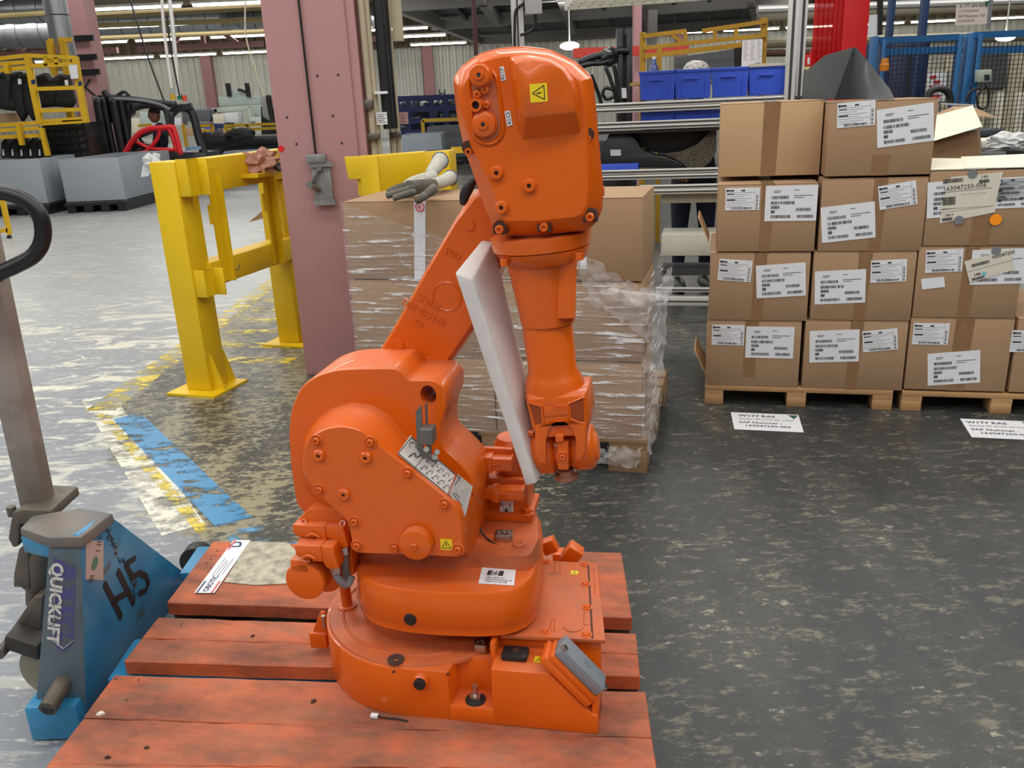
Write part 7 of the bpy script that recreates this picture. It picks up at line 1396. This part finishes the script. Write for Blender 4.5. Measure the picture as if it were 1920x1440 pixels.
container('dark grey ribbed container behind the robot head at the left', (800, 236, 905, 285), 22, None, mat('dark_ribbed_grey', (110, 116, 118), .6), 1.4)
container('grey container behind the long one, partly hidden by the black crate', (175, 285, 225, 330), 19.5, None, GREYB2, 1.2)
bm = NB(); c = atY(285, 296, 14.1); lump(bm, c-Vector((0, 0, .06)), (.13, .09, .12), 4, 1, 2.4, .6); lump(bm, c-Vector((.06, .03, .2)), (.06, .05, .12), 3, 4, 2.4, .5) if False else None; solo('white_bag', bm, FILMW, 'white plastic bag hanging over the corner of the long grey container', 'bag')
bm = NB(); P = [atY(x, y, 14.12) for x, y in ((268, 308), (290, 310), (278, 330), (264, 332))]; hexa(bm, P, [p+Vector((0, .01, 0)) for p in P]); solo('paper_pocket', bm, WHITEP, 'white paper pocket on the side of the long grey container', 'paper')
# black crate
ck = at_thing('black_crate', 'tall black ribbed plastic crate behind the grey containers at the left', 'crate', 130, 15.6)
a = atY(82, 232, 15.6); b = atY(168, 298, 15.6); bm = NB(); box(bm, a.x, b.x, 15.6, 16.4, 0, a.z); part('crate_body', bm, BLACKP, ck, world=True, bev=.02)
for i in range(5): bm = NB(); z = b.z+.02+(a.z-b.z)*i/5; box(bm, a.x-.02, b.x+.02, 15.56, 15.6, z, z+.05); part('rib', bm, BLACKP, ck, world=True)
for i in range(6): bm = NB(); x = a.x+(b.x-a.x)*i/5; box(bm, x-.02, x+.02, 15.57, 15.6, 0, a.z); part('rib', bm, BLACKP, ck, world=True)
# yellow hanging rack at far left
hr = at_thing('hanging_rack', 'yellow steel rack at the left edge hung with black car trim parts', 'rack', 100, 14.8); Y_ = 14.8
def vpost(x, ytop, ybot, Y, par, m=YELF, t=.06, nm='post'):
    a = atY(x, ytop, Y); bm = NB(); box(bm, a.x-t/2, a.x+t/2, Y, Y+t, atY(x, ybot, Y).z if ybot else 0, a.z); part(nm, bm, m, par, world=True)
for pts in ([(51, 102), (62, 165), (76, 232)], [(141, 106), (150, 165), (162, 230)]): ln(hr, pts, Y_, .085, 'post', YELF)
for pts in ([(52, 104), (140, 108)], [(56, 124), (143, 120)], [(64, 167), (150, 164)], [(70, 208), (158, 205)], [(75, 232), (162, 227)], [(76, 228), (163, 222)], [(86, 106), (87, 124)], [(106, 108), (107, 121)]): ln(hr, pts, Y_, .06, 'cross_rail', YELF)
for pts in ([(-20, 112), (52, 104)], [(-20, 122), (54, 116)], [(-20, 134), (58, 126)], [(-20, 236), (76, 230)], [(-20, 246), (74, 240)], [(-20, 258), (76, 254)]): ln(hr, pts, Y_, .06, 'long_rail', YELF)
for pts in ([(12, 118), (15, 138)], [(34, 232), (42, 272)], [(78, 240), (90, 292)]): ln(hr, pts, Y_-.1, .07, 'strut', YELF)
for pts in ([(58, 150), (65, 149), (66, 157), (59, 158)], [(146, 153), (152, 152), (153, 160), (147, 161)]): tr(hr, pts, Y_-.06, 'blue_band', NAVY, .02)
tr(hr, [(128, 122), (144, 121), (147, 147), (133, 148)], Y_-.1, 'paper_tag', WHITEP, .01)
tp_ = 'black moulded car trim hanging in the yellow rack'
hang = [([(-8, 140), (6, 134), (18, 150), (16, 190), (20, 200), (12, 205), (-8, 200)], 'leftmost one, cut by the picture edge'), ([(4, 140), (14, 138), (20, 180), (30, 200), (22, 208), (0, 205)], 'second one from the left'), ([(20, 136), (36, 134), (44, 170), (44, 190), (50, 210), (40, 228), (30, 210), (20, 180)], 'with a white tag high on it'), ([(38, 138), (52, 136), (64, 165), (68, 200), (72, 225), (60, 226), (48, 205), (42, 175)], 'just left of the rack post'), ([(66, 142), (84, 136), (96, 150), (112, 148), (100, 200), (78, 202)], 'bulky one inside the end frame'), ([(90, 150), (112, 138), (128, 142), (132, 168), (138, 190), (132, 202), (98, 200)], 'rightmost bulky one inside the end frame')]
for k, (pts, lb) in enumerate(hang):
    P = [atY(x, y, Y_+.15+.05*k) for x, y in pts]; t = thing('hanging_trim', tp_+', '+lb, 'car part', (sum(p.x for p in P)/len(P), Y_+.15+.05*k, min(p.z for p in P)), group='black trims in the yellow rack')
    b = NB(); c_ = sum(P, Vector())/len(P); loft(b, [[c_+(p-c_)*.86-Vector((0, .04, 0)) for p in P], P, [p+Vector((0, .12, 0)) for p in P]]); part('trim_panel', b, DARK, t, world=True, bev=.01)
    if k in (2, 3, 5):
        x, y = ((36, 153), (55, 152), (124, 155))[(2, 3, 5).index(k)]; Q_ = [atY(x+dx, y+dy, Y_+.05) for dx, dy in ((-3, -5), (3, -5), (4, 5), (-2, 5))]; b = NB(); hexa(b, Q_, [p+Vector((0, .01, 0)) for p in Q_]); part('white_tag', b, WHITEP, t, world=True)
for k in range(5):
    x = 2+k*17; P = [atY(x+dx, dy, Y_+.2) for dx, dy in ((0, 268), (7, 258), (15, 270), (17, 296), (0, 297))]; b = NB(); hexa(b, P, [p+Vector((0, .2, 0)) for p in P]); o = solo('small_trim', b, DARK, 'small black trim standing in the lower yellow rack, %s from the left' % ('first', 'second', 'third', 'fourth', 'fifth')[k], 'car part', 'small trims in the lower rack', bev=.01)
    Q_ = [atY(x+dx, dy, Y_+.19) for dx, dy in ((2, 280), (5, 280), (6, 292), (3, 292))]; b = NB(); hexa(b, Q_, [p+Vector((0, .008, 0)) for p in Q_]); part('white_tag', b, WHITEP, o, world=True)
P = [atY(x, y, Y_+.4) for x, y in ((-10, 214), (28, 212), (36, 226), (-10, 230))]; bm = NB(); hexa(bm, P, [p+Vector((0, .3, 0)) for p in P]); solo('beige_carton', bm, CARD_L, 'flat beige carton lying in the yellow rack at the left edge', 'carton')
tg = at_thing('tall_stand', 'tall yellow double stand with a cardboard sheet in front of the far pink column', 'stand', 108, 15.8); p = atY(112, 140, 15.8); bm = NB(); box(bm, p.x-.05, p.x+.05, 15.85, 15.95, 0, p.z); part('foot_post', bm, YELF, tg, world=True)
ln(tg, [(93, 76), (103, 142)], 15.8, .09, 'upright', YELF); ln(tg, [(118, 74), (127, 140)], 15.8, .1, 'upright', YELF); tr(tg, [(107, 71), (132, 70), (132, 78), (108, 79)], 15.78, 'top_bracket', YELF, .08); tr(tg, [(89, 72), (97, 72), (97, 79), (90, 79)], 15.78, 'top_bracket', YELF, .08); tr(tg, [(99, 80), (116, 79), (122, 132), (106, 134)], 15.85, 'card_sheet', mat('dull_card', (150, 128, 104), .8), .02)
for k, (pts, lb, m) in enumerate((([(-5, 372), (8, 371), (20, 440), (22, 447), (14, 447), (4, 380), (-5, 381)], 'yellow trolley corner at the left edge above the jack handle', YELF),)):
    P = [atZ(14, 447, 0)]; Yt = P[0].y; t = at_thing('yellow_trolley', lb, 'trolley', 8, Yt); tr(t, [(-2, 372), (6, 371), (20, 440), (13, 441)], Yt, 'leg', YELF, .05); tr(t, [(-12, 430), (14, 428), (14, 436), (-12, 438)], Yt, 'lower_rail', YELF, .05)
    p = atY(17, 444, Yt); bm = NB(); cyl(bm, p-Vector((.0, .02, 0)), p+Vector((0, .03, 0)), .022); part('castor', bm, BLACKR, t, world=True)
# ---------------------------------------------------------------- forklift with its driver
fk = at_thing('forklift', 'black and red forklift truck with a seated driver behind the grey containers', 'forklift', 300, 17); Yk = 17.0
def lk(pts, t, nm, m, Y=Yk): return ln(fk, pts, Y, t, nm, m)
FBK = mat('forklift_charcoal', (40, 42, 44), .4)
tb(fk, [(240, 214), (246, 204), (270, 196), (298, 198), (312, 206), (317, 225), (321, 240)], Yk, .075, 'guard_hoop', mat('dark_grey_hoop', (72, 76, 80), .4)); tb(fk, [(240, 214), (240, 240), (238, 285)], Yk, .06, 'guard_post', FBK)
tb(fk, [(322, 212), (335, 203), (355, 205), (364, 222), (374, 262), (386, 296)], Yk+.1, .08, 'rear_guard', FBK); lk([(312, 205), (325, 208), (360, 198)], .1, 'roof_bar', FBK)
for x in (184, 196, 214, 228): tb(fk, [(x-2, 182), (x+8, 240), (x+20, 300)], Yk-.3, .09 if x in (184, 214) else .06, 'mast_rail', BLACKP)
P = [atY(x, y, Yk-.2) for x, y in ((180, 178), (240, 182), (244, 215), (214, 232), (186, 228))]; bm = NB(); hexa(bm, P, [p+Vector((0, .3, 0)) for p in P]); part('mast_carriage', bm, BLACKP, fk, world=True, bev=.03)
tb(fk, [(195, 170), (205, 182), (240, 185), (290, 192), (330, 196)], Yk-.3, .06, 'hose', BLACKP); tb(fk, [(215, 182), (232, 172), (242, 180)], Yk-.3, .03, 'hose', BLACKP); tb(fk, [(212, 185), (260, 188), (300, 196), (318, 206)], Yk-.35, .03, 'tilt_cylinder', GREY)
RED2 = mat('forklift_red', (222, 34, 44), .35)
for pts, t in (([(233, 290), (248, 265), (262, 250), (280, 242), (300, 240), (324, 238)], .12), ([(323, 236), (330, 255), (339, 290)], .12), ([(316, 242), (326, 262), (330, 284)], .1), ([(300, 240), (296, 258), (284, 274), (270, 286), (234, 290)], .09), ([(256, 266), (272, 274), (284, 279), (326, 281), (336, 283)], .08)):
    tb(fk, pts, Yk-.45, t/2.3, 'door_frame_bar', RED2)
P = [atY(x, y, Yk) for x, y in ((222, 270), (250, 262), (330, 285), (386, 285), (392, 330), (222, 330))]; bm = NB(); hexa(bm, P, [p+Vector((0, .9, 0)) for p in P]); part('truck_body', bm, FBK, fk, world=True, bev=.03)
for x in (250, 372): p = atY(x, 336, Yk); bm = NB(); cyl(bm, Vector((p.x, Yk-.15, .33)), Vector((p.x, Yk+.1, .33)), .33, n=24); part('wheel', bm, BLACKR, fk, world=True, bev=.02)
tr(fk, [(347, 276), (376, 274), (377, 280), (348, 283)], Yk-.1, 'blue_stripe', mat('pale_blue_metal', (120, 160, 196), .5), .03)
for x, y, m, n_ in ((324, 182, YELF, 'work_lamp'), (337, 182, mat('green_lamp', (20, 140, 90), .4), 'green_beacon'), (346, 184, mat('orange_red_lamp', (224, 80, 50), .4), 'orange_beacon')): p = atY(x, y, Yk); bm = NB(); cyl(bm, p-Vector((0, 0, .05)), p+Vector((0, 0, .05)), .045); part(n_, bm, m, fk, world=True)
tb(fk, [(322, 210), (322, 255)], Yk-.1, .05, 'seat_back', FBK); tb(fk, [(268, 268), (262, 258), (270, 252)], Yk-.1, .03, 'steering_column', FBK); bm = NB(); c = atY(268, 254, Yk-.1); tube(bm, [c+Vector((.17*math.cos(a), .17*math.sin(a), .05*math.cos(a))) for a in [k*math.pi/8 for k in range(16)]], .015, 6, True); part('steering_wheel', bm, FBK, fk, world=True)
dr = thing('person', 'forklift driver in a dark navy shirt seated behind the red door frame, facing left', 'person', (atY(302, 280, Yk).x, Yk+.15, 1.0))
B0 = MW[dr.name]; pel = B0.inverted() @ atY(306, 276, Yk+.15); hd_ = B0.inverted() @ atY(289, 216, Yk+.15)
pz_ = pel.z; sh = Vector((hd_.x+.1, 0, hd_.z-.28)); N = [((pel.x, 0, pz_), .13), ((pel.x-.02, 0, (pz_+sh.z)/2), (.12, .15)), ((sh.x, 0, sh.z), (.12, .17)), ((hd_.x+.04, 0, hd_.z-.13), .055), ((sh.x, -.2, sh.z-.02), .065), ((sh.x-.1, -.26, sh.z-.27), .048), ((sh.x-.33, -.16, sh.z-.33), .034), ((sh.x, .2, sh.z-.02), .065), ((sh.x-.1, .26, sh.z-.27), .048), ((sh.x-.33, .12, sh.z-.3), .034), ((pel.x-.05, -.1, pz_-.02), .09), ((pel.x-.42, -.13, pz_+.02), .068), ((pel.x-.5, -.13, pz_-.4), .045), ((pel.x-.05, .1, pz_-.02), .09), ((pel.x-.42, .13, pz_+.02), .068), ((pel.x-.5, .13, pz_-.4), .045)]
Ee = [(0, 1), (1, 2), (2, 3), (2, 4), (4, 5), (5, 6), (2, 7), (7, 8), (8, 9), (0, 10), (10, 11), (11, 12), (0, 13), (13, 14), (14, 15)]
part('clothed_body', body(N, Ee), NAVYC, dr, sm=180); part('head', head_bm(Vector((hd_.x, 0, hd_.z)), .125, R(-90)), SKIN, dr, sm=180)
bm = NB(); lump(bm, (hd_.x+.02, 0, hd_.z+.07), (.11, .095, .08), 3, 2, 3, .05); part('hair', bm, HAIR, dr, sm=180)
for y in (-.16, .12): hand(dr, B0 @ Vector((sh.x-.37, y, sh.z-.32)), (-1, 0, -.15))
for y in (-.13, .13): bm = NB(); tube(bm, [(pel.x-.46, y, pz_-.46), (pel.x-.56, y, pz_-.47), (pel.x-.7, y, pz_-.48)], [.045, .05, .035], 10); part('shoe', bm, BLACKR, dr, sm=180)
# ---------------------------------------------------------------- machines and racks far behind
gm = at_thing('press_machine', 'pale green gantry machine with black rods far behind, left of the pink column', 'machine', 450, 26); Yg = 26; bm = NB(); a = atY(398, 240, 26); b = atY(505, 240, 26); box(bm, a.x, b.x, 26.1, 26.7, 0, .9); part('machine_bed', bm, mat('dim_panel', (96, 100, 104), .5), gm, world=True)
tr(gm, [(408, 182), (488, 180), (489, 195), (411, 199)], Yg, 'cross_beam', GREENM, .6, .02); tr(gm, [(476, 198), (490, 196), (492, 222), (478, 223)], Yg, 'column', GREENM, .5, .02); tr(gm, [(396, 203), (466, 199), (467, 206), (398, 212)], Yg-.4, 'guard_top', GREENM, .2, .01)
for x in (400, 464): tr(gm, [(x, 204), (x+7, 203), (x+9, 256), (x+2, 256)], Yg-.4, 'guard_leg', GREENM, .2, .01)
tr(gm, [(468, 220), (500, 219), (505, 252), (468, 254)], Yg-.6, 'control_cabinet', mat('pale_cabinet', (214, 218, 206), .5), .8, .02); tr(gm, [(470, 228), (478, 227), (478, 233), (470, 233)], Yg-.62, 'vent_grille', GREY, .02)
tr(gm, [(434, 170), (455, 170), (458, 181), (434, 182)], Yg, 'head_unit', GREENM, .4, .02)
for x in (427, 463): ln(gm, [(x, 156), (x+4, 181)], Yg, .12, 'rod', BLACKP)
tb(gm, [(446, 168), (456, 170), (466, 178), (470, 180)], Yg-.1, .04, 'hose', BLACKP)
gx = at_thing('assembly_cell', 'grey and red assembly equipment just left of the pink column', 'machine', 503, 24); tr(gx, [(489, 200), (512, 202), (516, 320), (492, 320)], 24.05, 'stand', DARK, .4); tr(gx, [(489, 178), (506, 180), (512, 232), (492, 218)], 24, 'frame_block', mat('mid_machine_grey', (150, 150, 146), .6), .5, .02); tr(gx, [(498, 186), (508, 184), (509, 192), (499, 194)], 23.9, 'red_unit', mat('dull_red', (196, 60, 48)), .1); tb(gx, [(503, 178), (506, 200), (512, 230), (515, 250)], 23.8, .07, 'cable_chain', BLACKP)
wb = at_thing('equipment_row', 'row of cream and blue workbench equipment behind the forklift', 'machine', 400, 25)
for x0, y0, x1, y1, m in ((245, 222, 262, 250, CARDW), (262, 210, 300, 245, GREENM), (340, 206, 392, 228, mat('dim_panel', (96, 100, 104), .5)), (325, 222, 340, 236, WHITEP), (398, 214, 420, 232, CARDW), (360, 232, 430, 240, NAVY), (420, 212, 446, 230, WHITEP), (180, 205, 200, 245, mat('dark_window_green', (40, 70, 72), .3)), (384, 238, 398, 254, BLUEP), (340, 240, 366, 254, CARD_L)):
    tr(wb, [(x0, y0), (x1, y0-1), (x1+2, y1), (x0+2, y1)], 25, 'unit', m, .5, .02)
yw = at_thing('yellow_trolley_rack', 'low yellow tube rack right of the forklift holding black parts', 'rack', 450, 21.9); p = atY(404, 270, 21.9); bm = NB(); box(bm, p.x-.03, p.x+.03, 21.9, 21.96, 0, p.z+.1); part('leg', bm, YELF, yw, world=True)
for pts in ([(374, 236), (398, 235)], [(374, 246), (398, 244)], [(422, 236), (520, 232)], [(424, 244), (520, 240)], [(398, 234), (404, 270)], [(422, 234), (427, 256)], [(436, 237), (438, 244)], [(463, 234), (466, 252)], [(343, 232), (350, 275)], [(260, 236), (284, 234)], [(260, 246), (284, 244)]): ln(yw, pts, 21.9, .065, 'tube', YELF)
tr(yw, [(380, 250), (392, 249), (394, 262), (382, 263)], 21.7, 'yellow_box', YELF, .2)
bl = at_thing('long_black_bin', 'long low black bin behind the yellow barrier, left of the pink column', 'bin', 470, 20.6); tr(bl, [(412, 257), (522, 253), (524, 270), (414, 276)], 20.6, 'bin_wall', BLACKP, .8, .02); tr(bl, [(412, 276), (524, 270), (524, 330), (414, 335)], 20.65, 'bin_stand', BLACKP, .7)
for k, (c, r) in enumerate((((404, 268), (.28, .2, .22)), ((450, 252), (.32, .2, .12)), ((200, 282), (.3, .2, .12)))): 
    p = atY(*c, 18.4 if k != 2 else 17.8); bm = NB(); lump(bm, p, r, 3, k+3, 1.8, .45); solo('black_parts_pile', bm, DARK, ('black folded cover lying on the pale container right of the forklift', 'dark draped cover on the long black bin', 'dark draped cover behind the black crate')[k], 'cover', sm=60)
br = at_thing('blue_rack', 'navy blue pallet rack with plastic-wrapped goods far behind the column pipes', 'rack', 800, 27)
for x in (744, 765, 808, 836, 868): ln(br, [(x, 184), (x+3, 262)], 27, .14, 'post', NAVY)
for y in (186, 206, 228, 250): ln(br, [(740, y), (875, y-5)], 27, .16, 'shelf_beam', NAVY)
tr(br, [(742, 186), (875, 180), (875, 258), (742, 262)], 28.2, 'rear_shade_sheet', mat('deep_blue_shadow', (30, 38, 64), .6), .1)  # dark sheet coloured as the shade deep inside the rack
WR = mat('wrapped_goods', (176, 178, 180), .3, var=1, vs=3, vc=(96, 100, 108))
rr = random.Random(5)
for k, (x0, y0, x1, y1) in enumerate(((748, 190, 762, 204), (768, 188, 784, 203), (786, 190, 806, 203), (811, 189, 822, 201), (823, 188, 834, 201), (838, 186, 866, 199), (770, 217, 800, 226), (812, 209, 823, 222), (825, 209, 834, 222), (840, 212, 866, 222), (745, 236, 762, 250), (770, 212, 780, 217))):
    p = atY((x0+x1)/2, (y0+y1)/2, 27.4); bm = NB(); lump(bm, p, ((x1-x0)/2*27.4/1590, .3, (y1-y0)/2*27.4/1590), 3, k, 2, .35); solo('wrapped_bundle', bm, WR, 'film-wrapped grey bundle in the blue rack, %s shelf, %s' % (('top', 'middle', 'bottom')[0 if y0 < 200 else 1 if y0 < 230 else 2], ('outer left', 'second from left', 'third from left', 'fourth from left', 'fifth from left', 'at the robot head', 'left wide one', 'centre left', 'centre right', 'at the robot head', 'left one', 'small one above')[k]), 'bundle', 'wrapped bundles in the blue rack', sm=180)
hm = at_thing('wall_letter', 'small black letter H painted at the foot of the far pink wall post', 'sign', 828, 44, 1.6); M = basis(atY(822, 183, 44.1), (1, 0, 0), (0, 0, 1)); bm = NB(); text(bm, 'H', .55, 0, 0, M, th=.01); part('painted_letter', bm, INK, hm, world=True)
yt = at_thing('yellow_tube_frame', 'thin yellow tube frame in front of the dark ribbed container', 'frame', 830, 21); ln(yt, [(792, 226), (875, 223)], 21, .08, 'tube', YELF); ln(yt, [(792, 226), (794, 250)], 21, .08, 'tube', YELF); ln(yt, [(846, 282), (880, 280)], 12, .08, 'tube', YELF)
